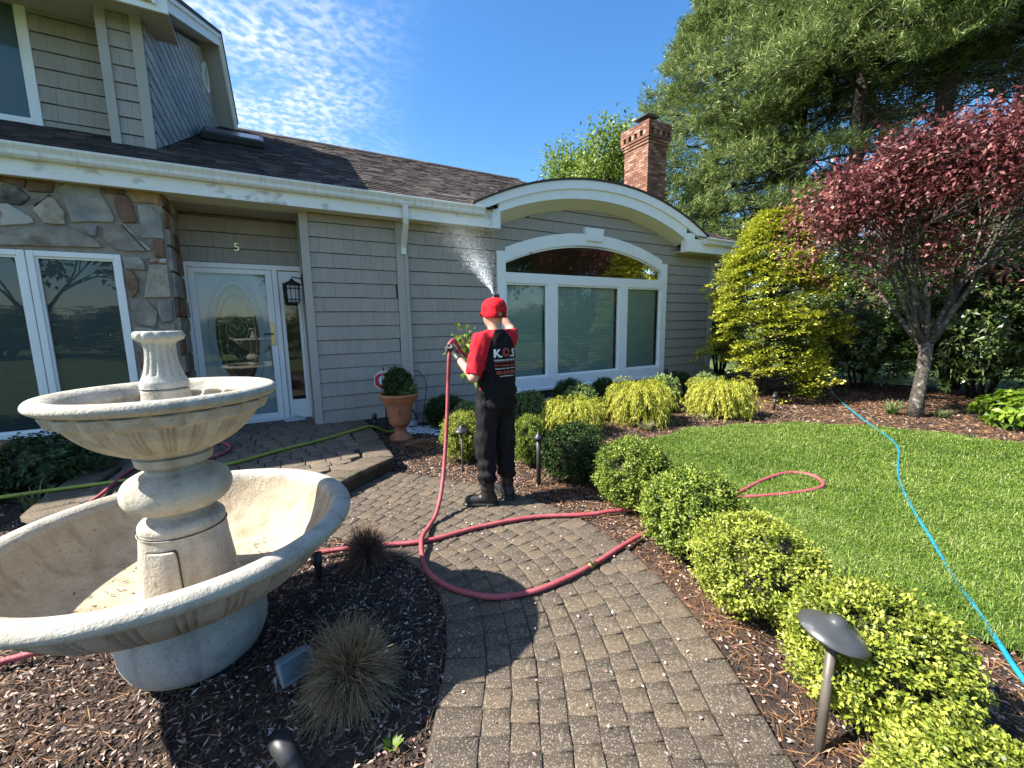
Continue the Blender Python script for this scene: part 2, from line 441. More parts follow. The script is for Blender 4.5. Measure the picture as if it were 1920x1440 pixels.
# ---- pavers
m_paver = bpy.data.materials.new('tumbled_paver'); m_paver.use_nodes = True
def paver_nodes(m, ca, cb, cc):
    n_, l_ = m.node_tree.nodes, m.node_tree.links; b_ = n_['Principled BSDF']
    tc = n_.new('ShaderNodeTexCoord'); oi = n_.new('ShaderNodeObjectInfo')
    cr = n_.new('ShaderNodeValToRGB'); l_.new(oi.outputs['Random'], cr.inputs['Fac'])
    cr.color_ramp.elements[0].color = (*ca, 1); cr.color_ramp.elements[1].color = (*cb, 1)
    e = cr.color_ramp.elements.new(0.55); e.color = (*cc, 1)
    ns = n_.new('ShaderNodeTexNoise'); ns.inputs['Scale'].default_value = 7; ns.inputs['Detail'].default_value = 5
    l_.new(tc.outputs['Object'], ns.inputs['Vector'])
    mr_ = n_.new('ShaderNodeMapRange'); l_.new(ns.outputs['Fac'], mr_.inputs['Value'])
    mr_.inputs['From Min'].default_value = 0.3; mr_.inputs['From Max'].default_value = 0.7; mr_.inputs['To Min'].default_value = 0.62; mr_.inputs['To Max'].default_value = 1.35
    hs = n_.new('ShaderNodeHueSaturation'); l_.new(cr.outputs[0], hs.inputs['Color']); l_.new(mr_.outputs[0], hs.inputs['Value'])
    # aggregate: irregular pale and dark grains at two sizes
    def grain(scale, lo_, hi_, d_=2.0, off=0.0):
        mp = n_.new('ShaderNodeVectorMath'); mp.operation = 'ADD'; mp.inputs[1].default_value = (off, off*2, off)
        l_.new(tc.outputs['Object'], mp.inputs[0])
        t_ = n_.new('ShaderNodeTexNoise'); t_.inputs['Scale'].default_value = scale; t_.inputs['Detail'].default_value = d_; t_.inputs['Roughness'].default_value = 0.75; t_.inputs['Distortion'].default_value = 0.4
        l_.new(mp.outputs[0], t_.inputs['Vector'])
        r_ = n_.new('ShaderNodeMapRange'); l_.new(t_.outputs['Fac'], r_.inputs['Value']); r_.inputs['From Min'].default_value = lo_; r_.inputs['From Max'].default_value = hi_
        return r_.outputs[0]
    mxa = n_.new('ShaderNodeMixRGB'); l_.new(grain(130, 0.56, 0.66), mxa.inputs['Fac']); l_.new(hs.outputs[0], mxa.inputs['Color1']); mxa.inputs['Color2'].default_value = (0.30, 0.25, 0.19, 1)
    mxb = n_.new('ShaderNodeMixRGB'); l_.new(grain(70, 0.60, 0.70, 3.0, 5.0), mxb.inputs['Fac']); l_.new(mxa.outputs[0], mxb.inputs['Color1']); mxb.inputs['Color2'].default_value = (0.34, 0.28, 0.21, 1)
    mx = n_.new('ShaderNodeMixRGB'); l_.new(grain(150, 0.58, 0.68, 2.0, 11.0), mx.inputs['Fac']); l_.new(mxb.outputs[0], mx.inputs['Color1']); mx.inputs['Color2'].default_value = (0.022, 0.018, 0.015, 1)
    l_.new(mx.outputs[0], b_.inputs['Base Color']); b_.inputs['Roughness'].default_value = 0.85
    n2 = n_.new('ShaderNodeTexNoise'); n2.inputs['Scale'].default_value = 160; n2.inputs['Detail'].default_value = 4; l_.new(tc.outputs['Object'], n2.inputs['Vector'])
    bp = n_.new('ShaderNodeBump'); bp.inputs['Strength'].default_value = 0.55; bp.inputs['Distance'].default_value = 0.006
    l_.new(n2.outputs['Fac'], bp.inputs['Height']); l_.new(bp.outputs[0], b_.inputs['Normal'])
paver_nodes(m_paver, (0.060, 0.045, 0.032), (0.108, 0.078, 0.047), (0.080, 0.059, 0.040))
m_porchp = bpy.data.materials.new('porch_paver'); m_porchp.use_nodes = True
paver_nodes(m_porchp, (0.085, 0.064, 0.048), (0.15, 0.11, 0.072), (0.112, 0.084, 0.06))
m_sand = mat('joint_sand', (0.040, 0.032, 0.022), (0.085, 0.067, 0.045), scale=30, rough=1.0, bump=0.5, bscale=120)

def paver_geo(mb, cs, zt, th, ch, jit=0.004):
    """cs: 4 plan corners anticlockwise; chamfered, slightly uneven block"""
    c = np.array(cs); ctr = c.mean(0)
    c = c + RNG.normal(size=c.shape)*jit
    def ins(d): 
        v = ctr - c; return c + v/np.linalg.norm(v, axis=1, keepdims=True)*d
    tilt = RNG.normal(size=2)*0.009; dz = RNG.normal()*0.0018
    def zz(p, b): return b + dz + float((p-ctr) @ tilt)
    c0 = c; c1 = ins(ch*1.5)
    top2 = ins(ch*4.2)
    vs = [(p[0], p[1], zt-th) for p in c0] + [(p[0], p[1], zz(p, zt-ch*1.2)) for p in c0] + [(p[0], p[1], zz(p, zt-ch*0.25)) for p in c1] + [(p[0], p[1], zz(p, zt+0.001)) for p in top2]
    fs = []
    for k in range(3):
        for i in range(4): fs.append((4*k+i, 4*k+(i+1) % 4, 4*(k+1)+(i+1) % 4, 4*(k+1)+i))
    fs.append((12, 13, 14, 15))
    mb.add(vs, fs, 0, True); mb.sm[-1] = True
    return ctr
path_o = tag(polysheet('garden_path', PATHPOLY, -0.009, m_sand), kind='structure')
edges = [-HW, -HW+0.20] + [(-HW+0.20) + (2*HW-0.40)/8*k for k in range(1, 9)] + [HW]
loose = MB(); n_ind = 0; cand = []
for ci in range(len(edges)-1):
    t0, t1 = edges[ci], edges[ci+1]; tm = (t0+t1)/2
    s = 0.03 + RNG.random()*0.1
    while s < _seg[-1]-0.05:
        # arc-length correction for the bend
        xa, ya = path_at(s, tm); xb, yb = path_at(s+0.05, tm)
        k = 0.05/max(math.hypot(xb-xa, yb-ya), 0.012)
        ln = (RNG.uniform(0.095, 0.13) if 0 < ci < len(edges)-2 else RNG.uniform(0.12, 0.16))*min(k, 2.2)
        g = 0.0018; gs = g*k
        q = [path_at(s+gs, t0+g), path_at(s+gs, t1-g), path_at(s+ln-gs, t1-g), path_at(s+ln-gs, t0+g)]
        cand.append((q, np.mean(q, axis=0)))
        s += ln
vis = [(q, c) for q, c in cand if inview(np.array([[c[0], c[1], 0.0]]), 40)[0] and not in_poly(np.array([c[0]]), np.array([c[1]]), PORCH)[0]]
vis.sort(key=lambda e: math.hypot(*e[1]))
seen = set()
for i, (q, c) in enumerate(vis):
    if i < 300:
        mb = MB(); paver_geo(mb, q, 0.0, 0.05, 0.0054, 0.0034)
        o = mb.build('paver', m_paver, path_o, fix=True, off=(c[0], c[1], 0))
    else: paver_geo(loose, q, 0.0, 0.05, 0.0054, 0.0034)
    seen.add(id(q))
for q, c in cand:
    if id(q) not in seen and not in_poly(np.array([c[0]]), np.array([c[1]]), PORCH)[0]: paver_geo(loose, q, 0.0, 0.05, 0.0054, 0.0034)
tag(loose.build('paver_field', m_paver, path_o), kind='stuff')
print('path pavers', len(vis))

# ---- porch: riser, coping and pavers
m_riser = mat('porch_riser', (0.05, 0.035, 0.025), (0.09, 0.06, 0.04), scale=9, rough=0.9, bump=0.5, bscale=60)
pb = MB(); pb.prism([(x, y) for x, y in PORCH], 'z', -0.05, 0.105)
porch_o = tag(pb.build('porch', m_riser), kind='structure')
m_cope = mat('coping_stone', (0.085, 0.066, 0.045), (0.15, 0.115, 0.075), scale=9, rough=0.85, bump=0.9, bscale=60, objrnd=0.22, c3=(0.085, 0.065, 0.04), scale3=9, lim3=(0.55, 0.72))
front = [(1.10, 6.70), (1.10, 5.64), (1.04, 4.585), (0.28, 3.96), (-0.5, 3.66), (-1.27, 3.93), (-1.88, 4.65), (-1.90, 5.3), (-1.80, 6.58)]
fr = [Vector((x, y)) for x, y in front]
def inset_pts(pts, d):
    out = []
    for i, p in enumerate(pts):
        a = (pts[i]-pts[i-1]).normalized() if i else (pts[1]-pts[0]).normalized()
        b2 = (pts[i+1]-pts[i]).normalized() if i < len(pts)-1 else a
        na = Vector((a.y, -a.x)); nb = Vector((b2.y, -b2.x)); nn = (na+nb).normalized()
        out.append(p + nn*d/max(nn.dot(na), 0.4))
    return out
inner = inset_pts(fr, 0.30)
_cx = sum((p.x for p in fr))/len(fr)
if (inner[2]-Vector((0, 5.2))).length > (fr[2]-Vector((0, 5.2))).length: inner = inset_pts(fr, -0.30)
for i in range(len(fr)-1):
    L_ = (fr[i+1]-fr[i]).length; k = max(1, round(L_/0.27))
    for j in range(k):
        a, b_ = j/k + 0.006, (j+1)/k - 0.006
        q = [fr[i].lerp(fr[i+1], a), fr[i].lerp(fr[i+1], b_), inner[i].lerp(inner[i+1], b_), inner[i].lerp(inner[i+1], a)]
        mb = MB(); c = paver_geo(mb, [(p.x, p.y) for p in q], 0.155, 0.055, 0.009, 0.006)
        mb.build('coping_stone', m_cope, porch_o, off=(c[0], c[1], 0.15))
INN = [(p.x, p.y) for p in inner] + [(-1.05, 6.60), (-1.05, 7.40), (0.45, 7.40), (0.45, 6.75)]
INN = INN[:-4] + [(-1.05, 6.60), (-1.05, 7.40), (0.45, 7.40), (0.45, 6.72)]
yy = 3.62; row = 0; pf = MB()
while yy < 7.4:
    hh = RNG.choice([0.155, 0.155, 0.19]); xx = -2.0 + RNG.random()*0.15
    while xx < 1.1:
        ww = RNG.choice([0.155, 0.20, 0.235]); c = (xx+ww/2, yy+hh/2)
        q = [(xx+.004, yy+.004), (xx+ww-.004, yy+.004), (xx+ww-.004, yy+hh-.004), (xx+.004, yy+hh-.004)]
        if in_poly(np.array([c[0]]), np.array([c[1]]), INN)[0]:
            if inview(np.array([[c[0], c[1], 0.15]]))[0]:
                mb = MB(); paver_geo(mb, q, 0.152, 0.05, 0.004, 0.003); mb.build('paver', m_porchp, porch_o, off=(c[0], c[1], 0.15))
            else: paver_geo(pf, q, 0.152, 0.05, 0.004, 0.003)
        xx += ww
    yy += hh
if pf.v: tag(pf.build('paver_field', m_porchp, porch_o), kind='stuff')

# ---- bark chips, pine straw, petals (nobody could count them)
def scatter(n, x0, x1, y0, y1):
    x = RNG.uniform(x0, x1, n); y = RNG.uniform(y0, y1, n)
    k = ~(in_poly(x, y, PATHPOLY) | in_poly(x, y, PORCH) | in_poly(x, y, LAWN)) & (y < 6.7)
    x, y = x[k], y[k]; p = np.stack([x, y, bed_z(x, y)+0.004], 1)
    return p[inview(p, 80)]
def flat_dirs(n, up=0.25):
    a = RNG.uniform(0, 6.283, n)
    return np.stack([np.cos(a), np.sin(a), RNG.normal(size=n)*up], 1)
def flat_norm(n, t=0.35):
    return unit(np.stack([RNG.normal(size=n)*t, RNG.normal(size=n)*t, np.ones(n)], 1))
parts = []
for p, l0, w0 in ((scatter(56000, -1.8, 1.0, 0.8, 3.9), 0.032, 0.0085), (scatter(17000, 1.3, 3.3, 0.0, 3.6), 0.024, 0.010), (scatter(60000, -2.6, 8.0, 3.4, 6.7), 0.034, 0.015), (scatter(24000, 6.0, 12.5, -1.0, 6.7), 0.05, 0.02)):
    n = len(p); parts.append(leaves(p, flat_dirs(n, 0.3), flat_norm(n, 0.5), l0*(0.5+RNG.random(n)), w0*(0.6+0.8*RNG.random(n)), 0.1))
V, F, r = cat(parts)
m_chip = mat('bark_chip', (0, 0, 0), ramp=[(0.0, (0.020, 0.012, 0.010)), (0.5, (0.060, 0.036, 0.026)), (0.75, (0.15, 0.098, 0.072)), (0.9, (0.33, 0.24, 0.18)), (1.0, (0.52, 0.44, 0.37))], rough=0.9)
tag(npmesh('bark_mulch', V, F, m_chip, rnd=r), 'loose brown bark chips strewn over the garden beds', 'mulch', kind='stuff')
parts = []
for p in (scatter(9000, 1.5, 3.4, -0.1, 3.6), scatter(30000, 4.5, 12.5, 0.5, 6.7), scatter(2500, -1.6, 0.9, 0.9, 3.6), scatter(5000, 1.2, 4.5, 3.6, 6.2)):
    n = len(p); parts.append(leaves(p+np.array([0, 0, 0.006]), flat_dirs(n, 0.12), flat_norm(n, 0.3), 0.07+0.06*RNG.random(n), 0.0035+0.0012*np.maximum(0, np.hypot(p[:, 0], p[:, 1])-2.5), 0.0))
# a raked-up heap of straw beside the urn
n = 900; a = RNG.uniform(0, 6.28, n); rr = RNG.random(n)**0.6
p = np.stack([1.62+0.30*rr*np.cos(a), 5.36+0.20*rr*np.sin(a), 0.0+0.05*(1-rr)], 1); parts.append(leaves(p, flat_dirs(n, 0.2), flat_norm(n), 0.10, 0.006, 0))
V, F, r = cat(parts)
m_straw = mat('pine_straw', (0, 0, 0), ramp=[(0.0, (0.10, 0.042, 0.018)), (0.5, (0.23, 0.105, 0.045)), (1.0, (0.40, 0.23, 0.11))], rough=0.8)
tag(npmesh('pine_straw', V, F, m_straw, rnd=r), 'rust coloured fallen pine needles lying on the beds', 'straw', kind='stuff')
p1 = scatter(900, -1.6, 1.0, 0.8, 3.6); p2 = scatter(1500, 1.3, 3.3, 0.0, 3.6); p3 = scatter(1500, 1.0, 3.2, 3.5, 5.4)
n = 260; p4 = np.stack([RNG.uniform(0.2, 2.2, n), RNG.uniform(0.7, 4.4, n), np.full(n, 0.003)], 1)
p = np.concatenate([p1, p2, p3, p4]); n = len(p)
V, F, r = leaves(p+np.array([0, 0, 0.008]), flat_dirs(n, 0.3), flat_norm(n, 0.4), 0.013+0.010*RNG.random(n), 0.010+0.004*RNG.random(n), 0.15)
m_petal = mat('petal', (0, 0, 0), ramp=[(0.0, (0.45, 0.25, 0.24)), (0.5, (0.62, 0.42, 0.40)), (1.0, (0.72, 0.62, 0.55))], rough=0.7, trans=0.2)
tag(npmesh('fallen_petals', V, F, m_petal, rnd=r), 'pale pink fallen blossom petals scattered on path edge and beds', 'petals', kind='stuff')
# ================================================================== house
house = thing('house', (3.5, 6.75, 0), 'grey shingled house with stone corner, arched gable window and brown roof', 'house')
HO = Vector((3.5, 6.75, 0))
def hb(mb, name, m, parent=None, **k):
    """build a part of the house given in world coordinates"""
    o = mb.build(name, m, None, off=tuple(HO), **k)
    if parent is None: o.parent = house; o.location = (0, 0, 0)
    else: o.parent = parent; o.location = (0, 0, 0)
    return o
m_shingle = mat('siding_shingle', (0.325, 0.291, 0.249), (0.360, 0.325, 0.280), scale=5, rough=0.75, bump=0.15, bscale=70, objrnd=0.05, stretch=(6, 6, 0.8))
m_shfield = mat('siding_shingle_far', (0.325, 0.291, 0.249), (0.360, 0.325, 0.280), scale=5, rough=0.75, bump=0.25, bscale=70, stretch=(6, 6, 0.8))
m_board = mat('trim_board_taupe', (0.385, 0.355, 0.31), (0.415, 0.383, 0.337), scale=3, rough=0.6, bump=0.1, bscale=40)
m_back = mat('wall_backing', (0.06, 0.055, 0.05), rough=0.9)
m_white = mat('white_trim', (0.82, 0.82, 0.80), (0.86, 0.86, 0.84), scale=4, rough=0.45)
m_dirty = mat('weathered_white_trim', (0.78, 0.78, 0.75), (0.83, 0.83, 0.80), scale=3, rough=0.5, c3=(0.17, 0.16, 0.13), scale3=4.2, lim3=(0.57, 0.80), stretch=(1.2, 1.2, 2.0))
m_cream = mat('cream_soffit', (0.72, 0.69, 0.57), (0.76, 0.73, 0.62), scale=2, rough=0.6)
m_gutter = mat('gutter_metal', (0.68, 0.68, 0.64), (0.78, 0.78, 0.75), scale=7, rough=0.45, c3=(0.42, 0.39, 0.33), scale3=9, lim3=(0.60, 0.85), stretch=(3, 1, 0.5))
m_pane = glass_mat('window_glass', (0.86, 0.95, 0.94), ior=1.5, boost=1.25)
m_pane_a = glass_mat('arch_glass', (0.80, 0.88, 0.86), ior=1.36, boost=0.8)
m_pane_d = glass_mat('clear_glass', (0.80, 0.88, 0.90), ior=1.6, boost=1.2)
m_blind = mat('blind_slat', (0.62, 0.72, 0.72), (0.68, 0.78, 0.78), scale=3, rough=0.6)
m_blind2 = mat('blind_slat_reflection_dark', (0.20, 0.25, 0.29), (0.24, 0.29, 0.33), scale=3, rough=0.6)  # darkened and blued to stand in for the dark reflection in casement panes
m_dark = mat('dark_interior', (0.05, 0.047, 0.042), rough=0.95)

FAS_Y, GUT_Y, WALL_Y = 6.45, 6.33, 6.75
shingle_left = [300]
def shingle_wall(name, org, ux, nrm, W, z0, z1, exp=0.21, clip=None, want=True, label=None):
    """courses of butted shingles; org is the wall's left foot, ux its run, nrm outward; clip(x, z) keeps a piece"""
    org, ux, nrm = Vector(org), Vector(ux), Vector(nrm)
    wall = MB()
    def P(x, z, d): 
        q = org + ux*x + nrm*d; return (q.x, q.y, org.z + z)
    field = MB(); pieces = []
    nC = int(math.ceil((z1-z0)/exp))
    for c in range(nC):
        za = z0 + c*exp; zb = min(za+exp, z1)
        if zb-za < 0.02: continue
        x = -random.random()*0.12
        while x < W:
            w = random.choice((0.135, 0.165, 0.19, 0.225, 0.25))
            a, b2 = max(x, 0)+0.0012, min(x+w, W)-0.0012; x += w
            if b2-a < 0.03: continue
            if clip and not clip(a, b2, za, zb): continue
            zt = zb-0.009  # slot left open so dark backing draws the shadow line between courses
            t1 = 0.020 + random.random()*0.004; t0 = 0.004; dz = random.uniform(-0.002, 0.002)
            vs = [P(a, za+dz, t0), P(b2, za+dz, t0), P(b2, zt, 0.0), P(a, zt, 0.0),
                  P(a, za+dz, t1), P(b2, za+dz, t1), P(b2, zt-0.001, 0.005), P(a, zt-0.001, 0.005)]
            pieces.append((vs, P((a+b2)/2, (za+zb)/2, 0)))
    return pieces
FS = [(0,3,2,1),(4,5,6,7),(0,1,5,4),(1,2,6,5),(2,3,7,6),(3,0,4,7)]
all_pieces = []
def wall_part(name, lo, hi, m=m_back):
    mb = MB(); mb.box(lo, hi); return hb(mb, name, m)
def put_shingles(pieces, wall_o):
    for vs, c in pieces: all_pieces.append((vs, c, wall_o))

# main front wall (panel + window bay), with the arched opening for the window left out of the shingles
def arcz(x, cx, cz, rad): 
    return cz + math.sqrt(max(rad*rad - (x-cx)**2, 0))
WX0, WX1, WZ0 = 3.52, 7.88, 0.36
WCX = 5.70
def win_top(x): return arcz(x, WCX, 3.34-5.35, 5.35)      # outer arch of the trim
# wall mesh with a real opening
wallf = MB()
xs = [0.42, WX0+0.05]; wallf.box((0.42, WALL_Y+0.006, -0.1), (WX0+0.06, WALL_Y+0.16, 3.45))
wallf.box((WX0+0.06, WALL_Y+0.006, -0.1), (WX1-0.06, WALL_Y+0.16, WZ0+0.06))
wallf.box((WX1-0.06, WALL_Y+0.006, -0.1), (9.57, WALL_Y+0.16, 3.45))
seg_n = 24; top = [];
for k in range(seg_n+1):
    x = WX0+0.06 + (WX1-WX0-0.12)*k/seg_n; top.append((x, win_top(x)-0.08))
for k in range(seg_n):
    (xa, za), (xb, zb) = top[k], top[k+1]
    wallf.prism([(xa, za), (xb, zb), (xb, 3.9), (xa, 3.9)], 'y', WALL_Y+0.006, WALL_Y+0.16)
front_wall = hb(wallf, 'front_wall', m_back)
p = shingle_wall('a', (0.53, WALL_Y, 0.14), (1, 0, 0), (0, -1, 0), 1.22, 0.0, 3.06)
put_shingles(p, front_wall)
def wall_arch(x): return arcz(x, 5.86, 3.755-5.6, 5.6)
def clip_bay(a, b2, za, zb):
    xa, xb = 1.89+a, 1.89+b2; za, zb = za+0.0, zb+0.0
    xm = (xa+xb)/2
    if za-0.06 > (wall_arch(xm)+0.03 if 3.4 < xm < 8.2 else 3.2): return False
    if xb > WX0 and xa < WX1 and zb > WZ0-0.08 and zb < win_top(min(max(xm, WX0), WX1))+0.02:
        # piece overlaps the window trim: keep only if it sticks out
        if xa > WX0-0.02 and xb < WX1+0.02: return False
        if (xa < WX0-0.06) or (xb > WX1+0.06): return True
        return False
    return True
p = shingle_wall('b', (1.89, WALL_Y, -0.06), (1, 0, 0), (0, -1, 0), 7.54, 0.0, 3.99, clip=clip_bay)
put_shingles(p, front_wall)
tb = MB(); tb.box((0.42, WALL_Y-0.03, 0.13), (0.53, WALL_Y+0.02, 3.2)); hb(tb, 'corner_board', m_board, bevel=0.003)
tb = MB(); tb.box((0.4205, WALL_Y+0.023, 0.131), (0.45, 7.38, 3.19)); hb(tb, 'recess_side_wall', m_board)
tb = MB(); tb.box((1.755, WALL_Y-0.03, -0.03), (1.885, WALL_Y+0.004, 3.2)); hb(tb, 'corner_board', m_board, bevel=0.003)
tb = MB(); tb.box((9.43, WALL_Y-0.03, -0.05), (9.595, WALL_Y+0.004, 3.18)); hb(tb, 'corner_board', m_board, bevel=0.003)
tb = MB(); tb.box((9.572, WALL_Y+0.01, -0.05), (9.6, 14.3, 3.3)); sidew = hb(tb, 'side_wall', m_board)
tb = MB(); tb.box((-7, 14.3, -0.05), (9.6, 14.5, 3.4)); tb.box((-7.2, 6.75, -0.05), (-7.0, 14.5, 5.5)); hb(tb, 'back_wall', m_board)

# recessed entry
tb = MB(); tb.box((-1.06, 7.41, 2.46), (0.46, 7.55, 3.25)); entry_wall = hb(tb, 'entry_wall', m_back)
p = shingle_wall('e', (-1.04, 7.405, 0.17), (1, 0, 0), (0, -1, 0), 1.485, 2.36, 3.02)
put_shingles(p, entry_wall)
tb = MB(); tb.box((-1.06, 6.905, 3.19), (0.43, 7.40, 3.24)); hb(tb, 'entry_ceiling', m_board)

# ---- upper storey
UB = Vector((-1.115, 7.15, 0)); UC = Vector((-0.63, 10.31, 0)); UU = (UC-UB).normalized(); UN = Vector((UU.y, -UU.x, 0))
def gp_(u, z, off=0.0): q = UB + UU*u + UN*off; return (q.x, q.y, z)
tb = MB(); tb.box((-7.0, 7.56, 3.3), (-2.2, 7.7, 4.06)); tb.box((-2.28, 7.56, 4.05), (-1.52, 7.7, 5.6)); tb.box((-7.0, 7.56, 5.55), (-1.52, 7.7, 5.9)); upper_wall = hb(tb, 'upper_wall', m_back)
p = shingle_wall('u', (-2.23, 7.555, 3.95), (1, 0, 0), (0, -1, 0), 0.71, 0.0, 1.55, exp=0.195)
put_shingles(p, upper_wall)
tb = MB(); tb.add([(-1.525, 7.156, 3.4), (-1.12, 7.156, 3.4), (-1.12, 7.156, 5.5), (-1.525, 7.156, 5.5), (-1.525, 7.6, 3.4), (-1.05, 7.6, 3.4), (-1.05, 7.6, 5.5), (-1.525, 7.6, 5.5)], FS); bay_wall = hb(tb, 'bay_wall', m_back)
p = shingle_wall('u2', (-1.44, 7.155, 3.80), (1, 0, 0), (0, -1, 0), 0.24, 0.0, 1.7, exp=0.195)
put_shingles(p, bay_wall)
tb = MB(); tb.box((-1.53, 7.115, 3.62), (-1.435, 7.16, 5.5)); tb.box((-1.531, 7.116, 3.7), (-1.505, 7.55, 5.5)); hb(tb, 'corner_board', m_board, bevel=0.002)
tb = MB(); tb.box((-1.215, 7.115, 3.62), (-1.105, 7.16, 5.5)); hb(tb, 'corner_board', m_board, bevel=0.002)
# gable side wall with slanting planks
GW = [(0.0, 3.5), (3.6, 3.5), (3.6, 4.9), (3.24, 5.5), (2.6, 6.56), (0.0, 5.5)]
tb = MB(); n6 = len(GW)
tb.add([gp_(u, z_, -0.02) for u, z_ in GW] + [gp_(u, z_, -0.12) for u, z_ in GW], [tuple(range(n6)), tuple(range(2*n6-1, n6-1, -1))] + [(i, n6+i, n6+(i+1) % n6, (i+1) % n6) for i in range(n6)])
gable_wall = hb(tb, 'gable_wall', m_back)
m_plank = mat('weathered_plank', (0.26, 0.265, 0.275), (0.42, 0.42, 0.43), scale=3, rough=0.6, bump=0.3, bscale=40, objrnd=0.15, stretch=(4, 1, 3))
def clip_poly(poly, a, b, c):      # keep a*x+b*y<=c
    out = []
    for i in range(len(poly)):
        p_, q_ = poly[i], poly[(i+1) % len(poly)]
        dp, dq = a*p_[0]+b*p_[1]-c, a*q_[0]+b*q_[1]-c
        if dp <= 0: out.append(p_)
        if dp*dq < 0:
            t = dp/(dp-dq); out.append((p_[0]+(q_[0]-p_[0])*t, p_[1]+(q_[1]-p_[1])*t))
    return out
sl = 0.42; sp = 0.185
for k in range(26):
    c0 = 3.55 + k*sp; poly = [(0.03, 3.55), (3.6, 3.55), (3.6, 4.85), (3.2, 5.5), (2.58, 6.50), (0.03, 5.46)]
    poly = clip_poly(poly, sl, 1, c0+sp-0.032); poly = clip_poly(poly, -sl, -1, -c0) if poly else []  # gap bares the dark backing, drawn as a shadow line between planks
    if len(poly) < 3: continue
    mb = MB(); m_ = len(poly)
    mb.add([gp_(u, z_, 0.016) for u, z_ in poly] + [gp_(u, z_, -0.019) for u, z_ in poly], [tuple(range(m_)), tuple(range(2*m_-1, m_-1, -1))] + [(i, m_+i, m_+(i+1) % m_, (i+1) % m_) for i in range(m_)])
    hb(mb, 'plank', m_plank, gable_wall)
# oval gable vent
mb = MB(); ring = []; no = 28
for k in range(no):
    a = 2*math.pi*k/no
    for rr, d in ((1.0, 0.012), (1.0, 0.05), (0.72, 0.05), (0.72, 0.012)):
        mb.v.append(gp_(2.60+0.15*rr*math.cos(a), 6.02+0.25*rr*math.sin(a), d)); mb.r.append(0.5)
for k in range(no):
    for j in range(4): mb.f.append([4*k+j, 4*((k+1) % no)+j, 4*((k+1) % no)+(j+1) % 4, 4*k+(j+1) % 4]); mb.m.append(0); mb.sm.append(False)
ov = hb(mb, 'oval_window', m_white)
mb = MB(); mb.add([gp_(2.60+0.11*math.cos(2*math.pi*k/no), 6.02+0.18*math.sin(2*math.pi*k/no), 0.02) for k in range(no)], [tuple(range(no))]); hb(mb, 'pane', m_pane, ov, fix=False)
# upper roof: soffit slab, white rake fascia, thin shingle skin
m_soffit = mat('soffit_vinyl', (0.42, 0.40, 0.36), (0.46, 0.44, 0.40), scale=2, rough=0.6)
OFF = 0.30
prof = [(-0.42, 5.36), (2.62, 6.62), (3.30, 5.42)]
def rake_slab(t0, t1, m, name, o0, o1, parent=None):
    mb = MB(); pts = [(u, z_+t0) for u, z_ in prof] + [(u, z_+t1) for u, z_ in prof[::-1]]; k = len(pts)
    mb.add([gp_(u, z_, o1) for u, z_ in pts] + [gp_(u, z_, o0) for u, z_ in pts], [(i, k+i, k+(i+1) % k, (i+1) % k) for i in range(k)] + [(0, 1, 4, 5), (1, 2, 3, 4), (k+5, k+4, k+1, k), (k+4, k+3, k+2, k+1)])
    return hb(mb, name, m, parent)
rake_slab(-0.02, 0.02, m_soffit, 'rake_soffit', -0.1, OFF-0.03)
rake_slab(-0.035, 0.155, m_white, 'rake_fascia', OFF-0.03, OFF)
rake_slab(0.10, 0.19, m_white, 'rake_moulding', OFF+0.001, OFF+0.03)
m_roofdark = mat('roof_shingle_edge', (0.035, 0.030, 0.028), (0.06, 0.05, 0.045), scale=8, rough=0.9)
rake_slab(0.16, 0.21, m_roofdark, 'upper_roof_edge', -0.1, OFF+0.045)
ru = MB(); e0 = Vector(gp_(-0.47, 5.50, OFF)); r0 = Vector(gp_(2.62, 6.82, OFF)); b0 = Vector(gp_(3.3, 5.6, OFF))
ru.add([e0, r0, (-7.5, r0.y, r0.z), (-7.5, e0.y, e0.z), e0-Vector((0, 0, .05)), r0-Vector((0, 0, .05)), (-7.5, r0.y, r0.z-.05), (-7.5, e0.y, e0.z-.05)], FS)
ru.add([b0, r0, (-7.5, r0.y, r0.z), (-7.5, b0.y, b0.z)], [(0, 1, 2, 3)]); hb(ru, 'upper_roof', m_roofdark)
tb = MB(); tb.box((-7.4, 6.735, 5.27), (-0.775, 6.765, 5.47)); hb(tb, 'eave_fascia', m_white, bevel=0.003)
tb = MB(); tb.box((-7.4, 6.77, 5.36), (-0.80, 7.56, 5.38)); hb(tb, 'eave_soffit', m_soffit)
